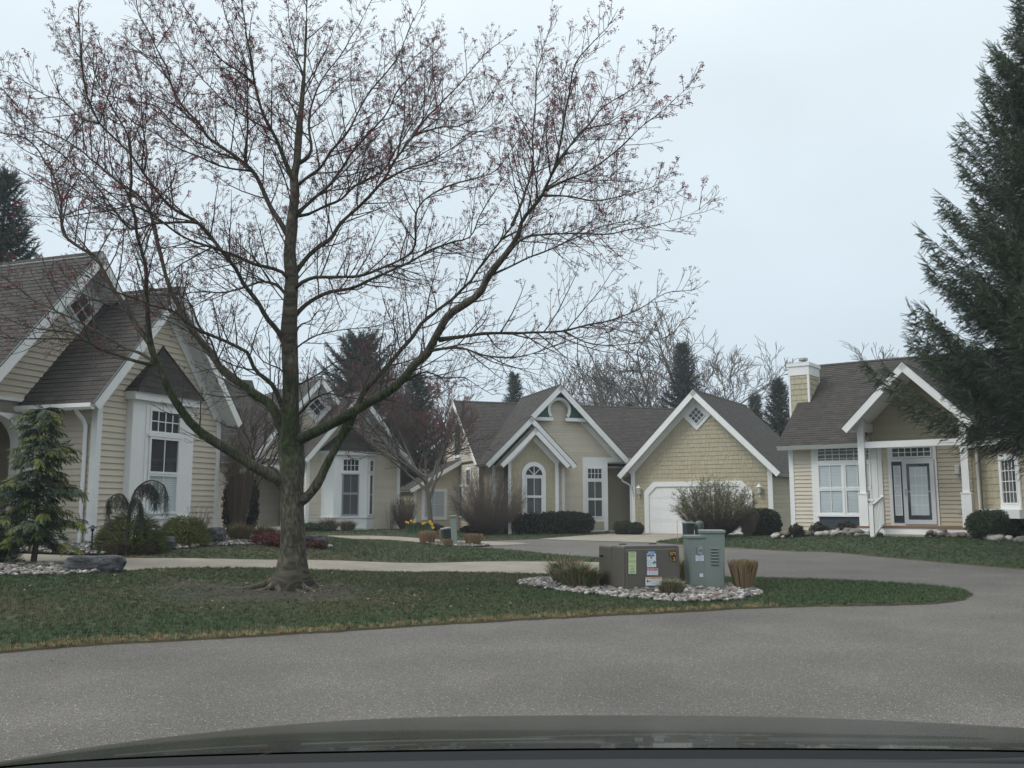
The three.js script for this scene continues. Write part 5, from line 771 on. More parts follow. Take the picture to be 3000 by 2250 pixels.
// shrubs --------------------------------------------------------
// twiggy shrub: stems fanning up from the base into a rounded outline
function twigShrub(name, label, x, z, w, h, o = {}) {
  const g = thing(name, label, 'shrub', o.group); g.position.set(x, elev(x, z) + 0.03, z); const gb = new GB(), ends = [];
  const N = o.n || 90;
  for (let i = 0; i < N; i++) {
    const a = rr(0, 6.283), k = Math.sqrt(R()), tilt = k * (o.fan || 1.25), tx = Math.sin(tilt) * w * 0.5, ty = (o.flat ? h * (0.9 + 0.1 * Math.cos(tilt)) * (k > 0.85 ? rr(0.5, 0.95) : 1) : h * (0.30 + 0.70 * Math.cos(tilt * 0.95))) * rr(0.8, 1.03), p0 = V(Math.cos(a) * w * 0.07 * k, 0, Math.sin(a) * w * 0.07 * k), e = V(Math.cos(a) * tx * rr(0.8, 1.05), ty, Math.sin(a) * tx * rr(0.8, 1.05));
    if (o.ball) { const th = Math.acos(1 - 1.5 * R()), q = rr(0.82, 1.05); e.set(Math.cos(a) * Math.sin(th) * w * 0.5 * q, h * (o.ball + (1 - o.ball) * Math.cos(th)) * q, Math.sin(a) * Math.sin(th) * w * 0.5 * q); }
    const n = 7, pts = []; for (let j = 0; j <= n; j++) { const s = j / n, out = Math.pow(s, o.bow || 0.75); pts.push(V(p0.x + (e.x - p0.x) * out + rr(-1, 1) * 0.018 * w * s, p0.y + (e.y - p0.y) * Math.pow(s, 1.15) + rr(-1, 1) * 0.01 * h, p0.z + (e.z - p0.z) * out + rr(-1, 1) * 0.018 * w * s)); }
    tube(gb, pts, s => (o.r || 0.012) * (1.15 - 0.85 * s), 4, false);
    for (let j = 2; j <= n; j++) for (let q = 0; q < (o.side || 2); q++) { const d = pts[j].clone().sub(pts[j - 1]).normalize(), dd = rndDir(d, 0.75), L = h * rr(0.06, 0.16) * (o.tw || 1), sp = shoot(pts[j], dd, L, 3, 0.25, 0.2); tube(gb, sp, s => (o.r || 0.012) * 0.4 * (1.1 - 0.8 * s), 3, false); if (j > 3) ends.push([sp[3], d]); if (R() < 0.6) { const s2 = shoot(sp[2], rndDir(dd, 0.7), L * 0.6, 2, 0.2, 0.2); tube(gb, s2, s => (o.r || 0.012) * 0.28, 3, false); ends.push([s2[2], dd]); } }
  }
  const st = part(g, 'stems', gb.build(), o.mat || std(lin(0.12, 0.095, 0.08), 0.95)); st.userData.kind = 'stuff';
  if (o.leaf) instanced(g, 'leaves', leafClump, leafMat, ends.filter(e => e[0].y > h * (o.leafFrom || 0.45) && R() < (o.leafP || 0.7)).map(e => [e[0], qRnd(), o.leafSize || 0.05, o.leaf().multiplyScalar(rr(0.8, 1.2))]));
  return gb.count;
}
const leafClump = (() => { const gb = new GB(), r = mulberry(9); for (let i = 0; i < 9; i++) { const d = V(r() - 0.5, r() - 0.3, r() - 0.5).normalize(), s = V(r() - 0.5, r() - 0.5, r() - 0.5).cross(d).normalize(), p = d.clone().multiplyScalar(0.25), e = d.clone().multiplyScalar(1.0), m = d.clone().multiplyScalar(0.6); gb.col = [1, 1, 1]; const up = s.clone().cross(d).multiplyScalar(0.08); gb.tri(p, m.clone().addScaledVector(s, 0.26).add(up), e); gb.tri(p, e, m.clone().addScaledVector(s, -0.26).add(up)); } return gb.build(); })();
const leafMat = phys(0xffffff, 0.7, { vertexColors: true, transmission: 0.12, thickness: 0 });
// clipped evergreen: leaf clumps filling a rounded body
function evergreenShrub(name, label, x, z, rx, ry, rz, o = {}) {
  const g = thing(name, label, 'shrub', o.group); g.position.set(x, elev(x, z), z); g.rotation.y = o.turn || 0; const list = [], N = o.n || 2600, gb = new GB();
  for (let i = 0; i < 26; i++) { const a = rr(0, 6.28); tube(gb, [V(Math.cos(a) * rx * 0.15, 0, Math.sin(a) * rz * 0.15), V(Math.cos(a) * rx * rr(0.3, 0.8), ry * rr(0.8, 1.5), Math.sin(a) * rz * rr(0.3, 0.8))], s => 0.015 * (1.2 - s), 4, false); }
  const st = part(g, 'stems', gb.build(), darkBark); st.userData.kind = 'stuff'; const pw = o.box || 2.6;
  for (let i = 0; i < N; i++) {
    let d = V(rr(-1, 1), rr(-1, 1), rr(-1, 1)); const m = Math.pow(Math.pow(Math.abs(d.x), pw) + Math.pow(Math.abs(d.y), pw) + Math.pow(Math.abs(d.z), pw), 1 / pw); if (m > 1 || m < 0.01) { i--; continue; } const f = Math.pow(R(), 0.16) / m; d.multiplyScalar(f * (1 + 0.09 * N3(d.x * 3 + x, d.y * 3, d.z * 3 + z)));
    const p = V(d.x * rx, ry + d.y * ry, d.z * rz); if (p.y < 0.03) p.y = 0.03; list.push([p, qRnd(), (o.size || 0.055) * rr(0.7, 1.3), o.tone().multiplyScalar(rr(0.65, 1.35))]);
  }
  instanced(g, 'leaves', leafClump, leafMat, list);
}
// grass tussock: blades fanning from the base
function tussock(name, label, x, z, w, h, o = {}) {
  const g = thing(name, label, 'ornamental grass', o.group || 'ornamental grass clumps'); g.position.set(x, elev(x, z) + 0.04, z); const gb = new GB();
  for (let i = 0; i < (o.n || 420) * 1.6; i++) { const a = rr(0, 6.28), k = Math.sqrt(R()), b = V(Math.cos(a) * k * w * 0.3, 0, Math.sin(a) * k * w * 0.3), L = h * rr(0.7, 1.12), lean = o.cut ? k * 0.28 : k * rr(0.2, 0.95), d = V(Math.cos(a) * lean, 1, Math.sin(a) * lean).normalize(), e = b.clone().addScaledVector(d, L * 0.62), tip = e.clone().addScaledVector(V(d.x * (o.cut ? 1 : 2.2), o.cut ? d.y : 0.5 - k * rr(0, 0.5), d.z * (o.cut ? 1 : 2.2)).normalize(), L * 0.42), s = V(-Math.sin(a + rr(-1, 1)), 0, Math.cos(a + rr(-1, 1))).multiplyScalar(o.bw || 0.0042); const t = R() < (o.green || 0.15); gb.col = (t ? [0.085, 0.12, 0.05] : (o.dry || [0.28, 0.21, 0.125])).map(v => v * rr(0.6, 1.25)); gb.tri(b.clone().sub(s), b.clone().add(s), e.clone().add(s)); gb.tri(b.clone().sub(s), e.clone().add(s), e.clone().sub(s)); if (o.cut) gb.quad(e.clone().sub(s), e.clone().add(s), tip.clone().add(s), tip.clone().sub(s)); else gb.tri(e.clone().sub(s), e.clone().add(s), tip); }
  const m = part(g, 'blades', gb.build(), std(0xffffff, 0.9, { vertexColors: true })); m.userData.kind = 'stuff';
}
R = mulberry(404);
twigShrub('bare_shrub', 'round bare brown shrub in front of the long house, left of the hedge', fx(1432, 42.3), -42.3, 3.3, 2.8, { n: 330, fan: 1.72, ball: 0.54, bow: 0.95, r: 0.009, side: 4, tw: 1.1, mat: std(lin(0.19, 0.155, 0.13), 0.95) });
twigShrub('budding_shrub', 'rounded shrub with new pale leaves in front of the garage door', fx(2092, 38), -38, 3.1, 2.15, { n: 300, fan: 1.5, ball: 0.58, bow: 0.8, r: 0.011, side: 5, tw: 0.95, mat: std(lin(0.1, 0.078, 0.062), 0.95), leaf: () => lin(0.17, 0.19, 0.07), leafFrom: 0.45, leafP: 0.3, leafSize: 0.05 });
evergreenShrub('yew_hedge', 'long clipped dark yew hedge under the arched window', fx(1615, 43.0), -43.0, 1.95, 0.5, 0.5, { n: 5200, box: 4, turn: 0.2, tone: () => lin(0.024, 0.028, 0.014), size: 0.09 });
evergreenShrub('yew_mound', 'low dark spreading yew at the foot of the round bare shrub', fx(1400, 43.4), -43.4, 0.8, 0.18, 0.4, { n: 700, tone: () => lin(0.02, 0.026, 0.013), size: 0.09 });
evergreenShrub('boxwood', 'small round boxwood touching the garage corner, left of the pair', fx(1825, 42.8), -42.8, 0.42, 0.3, 0.4, { n: 800, tone: () => lin(0.04, 0.046, 0.018), size: 0.07, group: 'boxwood pair by the garage' });
evergreenShrub('boxwood', 'small round boxwood touching the garage corner, right of the pair', fx(1857, 42.6), -42.6, 0.4, 0.27, 0.38, { n: 800, tone: () => lin(0.028, 0.04, 0.017), size: 0.07, group: 'boxwood pair by the garage' });
evergreenShrub('rounded_yew', 'dark clipped yew at the right corner of the garage', fx(2228, 38.6), -38.6, 0.75, 0.58, 0.7, { n: 2400, box: 3, tone: () => lin(0.022, 0.03, 0.015), size: 0.08 });
twigShrub('bare_shrub', 'low bare greyish shrub in front of the dark clipped yew', fx(2190, 37.4), -37.4, 1.05, 1.1, { n: 90, fan: 1.0, r: 0.008, side: 3, mat: std(lin(0.17, 0.13, 0.105), 0.95) });
evergreenShrub('boxwood_ball', 'large rounded boxwood beside the porch at right', fx(2905, 26.2), -26.2, 0.66, 0.42, 0.6, { n: 3200, tone: () => lin(0.03, 0.052, 0.02), size: 0.05 });
evergreenShrub('low_boxwood', 'low boxwood half hidden right of the large rounded one', fx(2985, 26.0), -26.0, 0.45, 0.24, 0.4, { n: 900, tone: () => lin(0.028, 0.045, 0.02), size: 0.05 });
evergreenShrub('dark_evergreen', 'dark bushy evergreen against the corner of the left cottage', -7.02, -24.2, 0.42, 0.8, 0.42, { n: 2000, tone: () => lin(0.016, 0.024, 0.016), size: 0.06 });
twigShrub('bare_shrub', 'tall thin bare shrub beside the left cottage corner', -6.85, -23.4, 1.3, 2.5, { n: 80, fan: 0.7, r: 0.008, side: 3, mat: std(lin(0.14, 0.105, 0.085), 0.95) });
twigShrub('bare_shrub', 'low bare twigs under the bay of the left cottage', -6.95, -20.6, 0.8, 0.75, { n: 34, fan: 1.0, r: 0.006, mat: std(lin(0.17, 0.125, 0.11), 0.95) });
twigShrub('bare_shrub', 'brown bare shrub at the right corner of the second cottage', fx(1185, 40), -40, 1.3, 1.5, { n: 110, fan: 1.2, r: 0.009, side: 3, mat: std(lin(0.15, 0.11, 0.08), 0.95) });
twigShrub('bare_shrub', 'small thin bare sapling against the second cottage', fx(1145, 39.6), -39.6, 0.8, 1.2, { n: 14, fan: 0.8, r: 0.006, mat: std(lin(0.12, 0.09, 0.08), 0.95) });
evergreenShrub('low_perennials', 'low dark leafy plants at the foot of the small maple', fx(1245, 37.8), -37.8, 0.75, 0.2, 0.4, { n: 700, tone: () => lin(0.03, 0.05, 0.03), size: 0.08 });
evergreenShrub('low_perennials', 'low green plants left of the second cottage bay', fx(915, 37), -37, 0.8, 0.16, 0.4, { n: 600, tone: () => lin(0.04, 0.06, 0.03), size: 0.08 });
{ // spent perennials by the second cottage and the cut grasses
  R = mulberry(505);
  tussock('tussock', 'brown dormant clump left under the second cottage bay', fx(965, 37.4), -37.4, 0.9, 0.62, { dry: [0.17, 0.125, 0.085] });
  tussock('tussock', 'brown dormant clump right under the second cottage bay', fx(1020, 37.5), -37.5, 0.75, 0.5, { dry: [0.19, 0.14, 0.095] });
  tussock('tussock', 'large green and straw grass clump left of the utility cabinet', 1.08, -15.0, 0.78, 0.42, { n: 900, green: 0.45, dry: [0.3, 0.245, 0.15] });
  tussock('tussock', 'taller tufted grass behind the large clump left of the cabinet', 0.9, -15.7, 0.6, 0.5, { n: 520, green: 0.35 });
  tussock('tussock', 'tall straw grass bundle clipped flat, right of the pedestals', 3.58, -14.6, 0.42, 0.4, { n: 900, cut: true, green: 0.02, dry: [0.25, 0.175, 0.095] });
  tussock('tussock', 'small grass tuft in the stones in front of the cabinet', 2.32, -13.75, 0.42, 0.26, { n: 420, green: 0.3, dry: [0.26, 0.22, 0.13] });
  tussock('tussock', 'grass clump between cabinet and pedestals', 2.78, -15.9, 0.42, 0.55, { n: 300, green: 0.3 });
  tussock('tussock', 'clipped tan grass mound left of the slanted pedestal', fx(1253, 30.6), -30.6, 0.75, 0.36, { n: 600, cut: true, green: 0.02, dry: [0.3, 0.205, 0.125] });
  tussock('tussock', 'small clipped grass mound in front of the slanted pedestal', fx(1313, 29.6), -29.6, 0.45, 0.2, { n: 320, cut: true, green: 0.02, dry: [0.3, 0.21, 0.125] });
  tussock('tussock', 'clipped tan grass mound right of the slanted pedestal', fx(1387, 30.4), -30.4, 0.75, 0.34, { n: 600, cut: true, green: 0.02, dry: [0.28, 0.19, 0.115] });
  tussock('tussock', 'thin clipped grass bundle behind the slanted pedestal', fx(1300, 31.4), -31.4, 0.3, 0.4, { n: 200, cut: true, green: 0.02 });
  tussock('tussock', 'straw grass clump right of the left cottage corner', -6.2, -21.4, 0.65, 0.42, { n: 420, dry: [0.2, 0.145, 0.095] });
  tussock('tussock', 'straw grass clump next to the red leaved plants', -5.75, -21.8, 0.6, 0.42, { n: 420, dry: [0.24, 0.18, 0.1] });
  tussock('tussock', 'brown stubble clump in front of the golden shrub, left one', -7.45, -17.75, 0.5, 0.26, { n: 420, dry: [0.13, 0.09, 0.065], green: 0.1 });
  tussock('tussock', 'brown stubble clump in front of the golden shrub, right one', -7.0, -18.0, 0.5, 0.26, { n: 420, dry: [0.13, 0.09, 0.065], green: 0.1 });
  evergreenShrub('red_groundcover', 'dark red leafy plants left of the big trunk', -5.35, -21.2, 0.55, 0.14, 0.4, { n: 700, tone: () => lin(0.13, 0.03, 0.024), size: 0.05 });
  evergreenShrub('red_groundcover', 'rusty red plants around the grey boulder', -4.75, -21.9, 0.45, 0.09, 0.35, { n: 450, tone: () => lin(0.14, 0.045, 0.03), size: 0.05 });
  { // daffodils
    const g = thing('daffodils', 'yellow daffodils in bloom at the foot of the small maple', 'flowers'); const x = fx(1222, 36.6), z = -36.6; g.position.set(x, elev(x, z), z); const gb = new GB();
    for (let i = 0; i < 160; i++) { const b = V(rr(-0.5, 0.6), 0, rr(-0.3, 0.3)), e = b.clone().add(V(rr(-0.1, 0.1), rr(0.18, 0.36), rr(-0.1, 0.1))), s = V(0.012, 0, rr(-0.01, 0.01)); gb.col = [0.05, 0.1, 0.05]; gb.tri(b.clone().sub(s), b.clone().add(s), e); }
    const lv = part(g, 'leaves', gb.build(), std(0xffffff, 0.8, { vertexColors: true })); lv.userData.kind = 'stuff';
    for (let i = 0; i < 13; i++) { const fg = new GB(); const c = V(rr(-0.45, 0.75), rr(0.25, 0.52), rr(-0.25, 0.25)); fg.col = [0.1, 0.16, 0.06]; tube(fg, [V(c.x, 0, c.z), c], () => 0.006, 3, false); fg.col = [0.75, 0.5, 0.03]; for (let k = 0; k < 6; k++) { const a = k / 6 * 6.28, f = V(Math.cos(a), Math.sin(a), 0.2).multiplyScalar(0.055), h = V(-Math.sin(a), Math.cos(a), 0).multiplyScalar(0.022); fg.tri(c, c.clone().addScaledVector(f, 0.6).add(h), c.clone().add(f)); fg.tri(c, c.clone().add(f), c.clone().addScaledVector(f, 0.6).sub(h)); } fg.col = [0.8, 0.42, 0.02]; tube(fg, [c, c.clone().add(V(0, -0.005, 0.045))], t => 0.014 + 0.01 * t, 6); part(g, 'flower', fg.build(), std(0xffffff, 0.6, { vertexColors: true })); }
  }
}
// feathery spray for hinoki and thread cypress: drooping fan of scale leaves
function sprayGeo(seed, droop) { const gb = new GB(), r = mulberry(seed); const seg = (p, d, L, w, dep) => { const n = 3; let q = p.clone(), v = d.clone(); for (let i = 0; i < n; i++) { v.y -= droop; v.normalize(); const e = q.clone().addScaledVector(v, L / n), s = V(0, 0.3, 0).cross(v).normalize().multiplyScalar(w * (1 - i / n * 0.5)); const k = 0.75 + 0.5 * (1 - dep / 2) * (i + 1) / n + r() * 0.2; gb.col = [k, k, k]; gb.quad(q.clone().sub(s), q.clone().add(s), e.clone().addScaledVector(s, 0.8), e.clone().addScaledVector(s, -0.8)); if (dep > 0) for (const f of [-1, 1]) seg(e, v.clone().addScaledVector(V(0, 1, 0).cross(v).normalize(), f * (0.7 + r() * 0.3)).add(V(0, (r() - 0.5) * 0.5, 0)).normalize(), L * 0.45, w * 0.85, dep - 1); q = e; } }; seg(V(0, 0, 0), V(0, 0.25, 1).normalize(), 1, 0.05, 2); return gb.build(); }
const spray = sprayGeo(3, 0.22), thread = sprayGeo(4, 0.5);
const sprayMat = phys(0xffffff, 0.75, { vertexColors: true, transmission: 0.1, thickness: 0 });
{
  R = mulberry(606);
  // golden-tipped hinoki at the far left
  const g = thing('hinoki_cypress', 'feathery hinoki cypress with gold-tipped tiers at far left', 'conifer'); const x = -8.15, z = -16.0, y0 = elev(x, z); g.position.set(x, y0, z); const H = 2.75;
  const gb = new GB(); tube(gb, [V(0.02, 0, 0), V(0.06, 0.5, 0), V(0, 1.4, 0), V(0.14, H, 0)], t => 0.055 * (1.05 - t), 8); part(g, 'trunk', gb.build(), darkBark); const list = [], bg = new GB();
  for (let i = 0; i < 74; i++) { const t = 0.12 + 0.86 * i / 74, y = t * H, gap = Math.max(0, 0.45 + 0.55 * Math.sin(t * 30)), L = (1.02 * Math.pow(1 - t, 0.8) + 0.12) * rr(0.45, 1.15) * (0.35 + 0.65 * gap), a = i * 2.4 + rr(-0.4, 0.4); const n = Math.max(2, Math.ceil(L / 0.12)), pts = []; for (let k = 0; k <= n; k++) { const s = k / n; pts.push(V(Math.cos(a) * L * s, y + L * (0.18 * s - 0.18 * s * s) + rr(-0.01, 0.01), Math.sin(a) * L * s)); } tube(bg, pts, s => 0.012 * (1.1 - s), 4, false);
    for (let k = 1; k <= n; k++) for (let q = 0; q < 4; q++) { const s = k / n, dd = V(Math.cos(a + rr(-1.1, 1.1)), rr(-0.25, 0.3), Math.sin(a + rr(-1.1, 1.1))).normalize(); const tip = s > 0.7 && R() < 0.55 ? 1 : 0; const c = tip ? lin(0.135, 0.155, 0.03) : lin(0.032, 0.056, 0.026); c.multiplyScalar(rr(0.65, 1.3)); list.push([pts[k].clone().add(V(rr(-0.03, 0.03), rr(-0.03, 0.03), rr(-0.03, 0.03))), new THREE.Quaternion().setFromUnitVectors(V(0, 0, 1), dd), rr(0.13, 0.24), c]); } }
  const br = part(g, 'branches', bg.build(), darkBark); br.userData.kind = 'stuff'; instanced(g, 'foliage', spray, sprayMat, list);
  const mound = (name, label, x, z, rx, ry, rz, n, size, tone, turn) => { const m = thing(name, label, 'shrub'); m.position.set(x, elev(x, z) + 0.02, z); const l = []; const sg = new GB(); for (let i = 0; i < 24; i++) { const a = rr(0, 6.28), k = rr(0.2, 0.8); tube(sg, [V(0, 0, 0), V(Math.cos(a) * rx * k, ry * rr(0.8, 1.6), Math.sin(a) * rz * k)], () => 0.008, 3, false); } const st = part(m, 'stems', sg.build(), darkBark); st.userData.kind = 'stuff'; for (let i = 0; i < n; i++) { const a = rr(0, 6.28), u = R(), k = Math.pow(R(), 0.25), ph = Math.acos(u); const p = V(Math.cos(a) * Math.sin(ph) * rx * k, 2 * ry * Math.cos(ph) * k * (1 + 0.2 * N3(a * 2, u * 3, x)), Math.sin(a) * Math.sin(ph) * rz * k), d = V(Math.cos(a), rr(-0.3, 0.7), Math.sin(a)).normalize(); l.push([p, qTo(d), size * rr(0.7, 1.3), tone().multiplyScalar(rr(0.6, 1.3))]); } instanced(m, 'foliage', sprigA, needleMat, l); };
  mound('low_conifer', 'dark low conifer at the left edge beside the hinoki', -9.0, -16.0, 0.55, 0.33, 0.5, 2600, 0.12, () => lin(0.03, 0.05, 0.026));
  mound('golden_cypress', 'golden green thread cypress mound under the weeping conifer', -7.4, -18.25, 0.68, 0.36, 0.45, 4200, 0.12, () => R() < 0.5 ? lin(0.12, 0.14, 0.03) : lin(0.06, 0.085, 0.025));
  mound('golden_cypress', 'golden green thread cypress mound below the white bay', -6.95, -19.85, 0.5, 0.31, 0.45, 3800, 0.11, () => R() < 0.6 ? lin(0.15, 0.165, 0.03) : lin(0.08, 0.105, 0.028));
  // weeping conifer on an arching stem
  const w = thing('weeping_conifer', 'dark weeping conifer with arching stem trained on a pole', 'conifer'); const wx = -7.3, wz = -18.0; w.position.set(wx, elev(wx, wz), wz);
  const arc = [V(0, 0, 0), V(0.05, 0.6, 0), V(0.12, 1.0, 0), V(0.2, 1.2, 0), V(0.32, 1.15, 0.02)], stem = new GB();
  const limbs = [[V(-0.04, 0.95, 0), V(0.06, 1.25, 0.02), V(0.3, 1.42, 0), V(0.56, 1.34, 0), V(0.68, 1.08, 0.02)], [V(-0.05, 0.9, 0.0), V(-0.2, 1.15, 0.05), V(-0.38, 1.12, 0.06), V(-0.48, 0.9, 0.06)], [V(-0.04, 0.92, 0.03), V(0.06, 1.08, 0.1), V(0.2, 1.02, 0.15), V(0.26, 0.8, 0.16)], [V(0.1, 1.3, 0), V(0.26, 1.34, -0.15), V(0.42, 1.16, -0.2)]];
  tube(stem, [V(-0.05, 0, 0.02), V(-0.06, 0.5, 0), V(-0.04, 0.96, 0)], () => 0.022, 6); for (const L of limbs) { const c = new THREE.CatmullRomCurve3(L).getPoints(14); tube(stem, c, t => 0.022 * (1 - 0.6 * t), 6); } part(w, 'stem', stem.build(), darkBark);
  const wl = []; for (const L of limbs) { const c = new THREE.CatmullRomCurve3(L); for (let i = 2; i < 30; i++) { const p = c.getPointAt(i / 30); const n = 2 + (R() < 0.7 ? 1 : 0); for (let q = 0; q < n; q++) { const len = rr(0.12, 0.5) * (0.4 + 0.6 * i / 30); let y = p.clone().add(V(rr(-0.03, 0.03), 0, rr(-0.05, 0.05))); for (let s = 0; s < len; s += 0.045) { for (let e = 0; e < 2; e++) wl.push([y.clone(), qTo(V(rr(-0.7, 0.7), -0.8, rr(-0.7, 0.7)).normalize()), rr(0.06, 0.1), lin(0.075, 0.085, 0.07).multiplyScalar(rr(0.6, 1.5))]); y = y.clone().add(V(rr(-0.012, 0.012), -0.045, rr(-0.012, 0.012))); } } } }
  instanced(w, 'foliage', sprigA, needleMat, wl);
  tag1(w);
  const pole = thing('plant_stake', 'thin dark pole standing in front of the weeping conifer', 'pole'); pole.position.set(-7.22, elev(-7.22, -17.6), -17.6); const pgb = new GB(); tube(pgb, [V(0, 0, 0), V(0, 0.95, 0)], () => 0.014, 8); tube(pgb, [V(0, 0.95, 0), V(0, 0.97, 0)], () => 0.018, 8); part(pole, 'shaft', pgb.build(), std(lin(0.015, 0.015, 0.016), 0.5));
}
function tag1(o) { return o; }
// ---------------------------------------------------------------- grass and stones
{
  R = mulberry(707);
  const tuft = (() => { const gb = new GB(), r = mulberry(13); for (let i = 0; i < 9; i++) { const a = r() * 6.28, l = 0.25 + r() * 0.75, b = V((r() - 0.5) * 0.9, 0, (r() - 0.5) * 0.9), d = V(Math.cos(a) * l, 0.8 + r() * 0.5, Math.sin(a) * l).normalize(), e = b.clone().addScaledVector(d, 0.75 + r() * 0.5), s = V(-Math.sin(a), 0, Math.cos(a)).multiplyScalar(0.055); gb.col = [1, 1, 1]; gb.tri(b.clone().sub(s), b.clone().add(s), e); } return gb.build(); })();
  const bladeMat = std(0xffffff, 0.85, { vertexColors: true });
  const fill = (poly, dens, size, holes) => {
    const list = []; let x0 = 1e9, x1 = -1e9, z0 = 1e9, z1 = -1e9; for (const [x, z] of poly) { x0 = Math.min(x0, x); x1 = Math.max(x1, x); z0 = Math.min(z0, z); z1 = Math.max(z1, z); }
    const n = Math.round((x1 - x0) * (z1 - z0) * dens);
    for (let i = 0; i < n; i++) {
      const x = rr(x0, x1), z = rr(z0, z1), D = -z; if (Math.abs(x) > 0.6 * D + 1.2) continue; if (!inside(poly, x, z) || holes.some(h => inside(h, x, z))) continue;
      const b = bareAt(x, z); if (R() < b * 0.9) continue; const e = edgeDist(poly, x, z), dry = lawnDry(x, z), straw = poly === NEAR && e < 0.28 * (0.5 + R()) && z > -14 && x < 3.5, t = R();
      let c = straw && R() < 0.75 ? [0.24, 0.18, 0.09] : t < dry * 0.62 + 0.06 ? [0.098, 0.088, 0.05] : [0.04 + 0.036 * dry, 0.075 + 0.014 * dry, 0.025 + 0.012 * dry]; const k = rr(0.8, 1.18); c = c.map(v => v * k);
      list.push([V(x, elev(x, z) + 0.018, z), new THREE.Quaternion().setFromAxisAngle(YUP, rr(0, 6.28)), V(size * rr(0.9, 1.3), size * rr(0.55, 1.15) * (1 - 0.5 * b), size * rr(0.9, 1.3)), lin(...c)]);
    }
    return list;
  };
  const total = [];
  total.push(...fill(NEAR, 560, 0.05, [ISLAND, BEDLEFT])); const n1 = total.length;
  total.push(...fill(SECOND, 130, 0.065, [BEDHOUSE, BEDSMALL])); total.push(...fill(THIRD, 60, 0.07, [])); total.push(...fill(RIGHT, 90, 0.07, []));
  const grass = instanced(scene, 'grass', tuft, bladeMat, total); grass.userData.label = 'short spring grass with brown thatch on the lawns'; grass.userData.category = 'grass';
  console.log('grass tufts', n1, total.length);
  // fallen leaves and bits of bark under the maple
  const bits = [], bit = new THREE.BufferGeometry(); bit.setAttribute('position', new THREE.Float32BufferAttribute([-1, 0, -0.5, 0.2, 0.25, -0.6, 1, 0, 0.1, -1, 0, -0.5, 1, 0, 0.1, 0, 0.15, 0.7], 3)); bit.computeVertexNormals();
  for (let i = 0; i < 900; i++) { const a = rr(0, 6.28), k = Math.pow(R(), 0.8) * 3.4, x = treeAt[0] + Math.cos(a) * k * 1.2, z = treeAt[1] + Math.sin(a) * k; if (!inside(NEAR, x, z)) continue; bits.push([V(x, elev(x, z) + 0.03 + 0.02 * R(), z), new THREE.Quaternion().setFromEuler(new THREE.Euler(rr(-0.5, 0.5), rr(0, 6.28), rr(-0.5, 0.5))), rr(0.008, 0.028), R() < 0.7 ? lin(0.11, 0.075, 0.05).multiplyScalar(rr(0.5, 1.4)) : lin(0.24, 0.2, 0.14)]); }
  for (let i = 0; i < 420; i++) { const p = NEAR[Math.floor(R() * NEAR.length)], a = rr(0, 6.28), k = Math.pow(R(), 2) * 1.6, x = p[0] + Math.cos(a) * k, z = p[1] + Math.sin(a) * k; if (inside(NEAR, x, z) || z < -14) continue; bits.push([V(x, elev(x, z) + 0.004, z), new THREE.Quaternion().setFromEuler(new THREE.Euler(rr(-0.2, 0.2), rr(0, 6.28), rr(-0.2, 0.2))), rr(0.006, 0.02), lin(0.16, 0.115, 0.07).multiplyScalar(rr(0.35, 1.2))]); }
  const lit = instanced(scene, 'leaf_litter', bit, std(0xffffff, 0.9), bits); lit.userData.label = 'dead leaves and bark bits under the big maple'; lit.userData.category = 'leaf litter';
}
function stoneGeo(seed, fl = 0.65) { const g = new THREE.IcosahedronGeometry(1, 1), P = g.attributes.position, r = seed * 13.7; for (let i = 0; i < P.count; i++) { const x = P.getX(i), y = P.getY(i), z = P.getZ(i), k = 1 + 0.28 * N3(x * 1.1 + r, y * 1.1, z * 1.1); P.setXYZ(i, x * k, y * k * fl, z * k); } const m = new THREE.BufferGeometry().copy(g); m.computeVertexNormals(); const q = g.toNonIndexed ? g : g; return smoothNormals(m); }
function smoothNormals(g) { const P = g.attributes.position, map = new Map(), Nn = g.attributes.normal; for (let i = 0; i < P.count; i++) { const k = [P.getX(i), P.getY(i), P.getZ(i)].map(v => v.toFixed(4)).join(); const e = map.get(k) || [0, 0, 0]; e[0] += Nn.getX(i); e[1] += Nn.getY(i); e[2] += Nn.getZ(i); map.set(k, e); } for (let i = 0; i < P.count; i++) { const e = map.get([P.getX(i), P.getY(i), P.getZ(i)].map(v => v.toFixed(4)).join()), l = Math.hypot(...e) || 1; Nn.setXYZ(i, e[0] / l, e[1] / l, e[2] / l); } return g; }
const stoneGeos = [1, 2, 3, 4, 5].map(i => stoneGeo(i));
const stoneTones = [[0.25, 0.235, 0.215], [0.18, 0.168, 0.153], [0.31, 0.3, 0.28], [0.12, 0.115, 0.11], [0.2, 0.165, 0.142], [0.15, 0.115, 0.1], [0.09, 0.09, 0.092], [0.42, 0.41, 0.395]];
const stoneMats = stoneTones.map(t => std(lin(...t), 0.8, { map: grime }));
const stoneInst = std(0xffffff, 0.8);
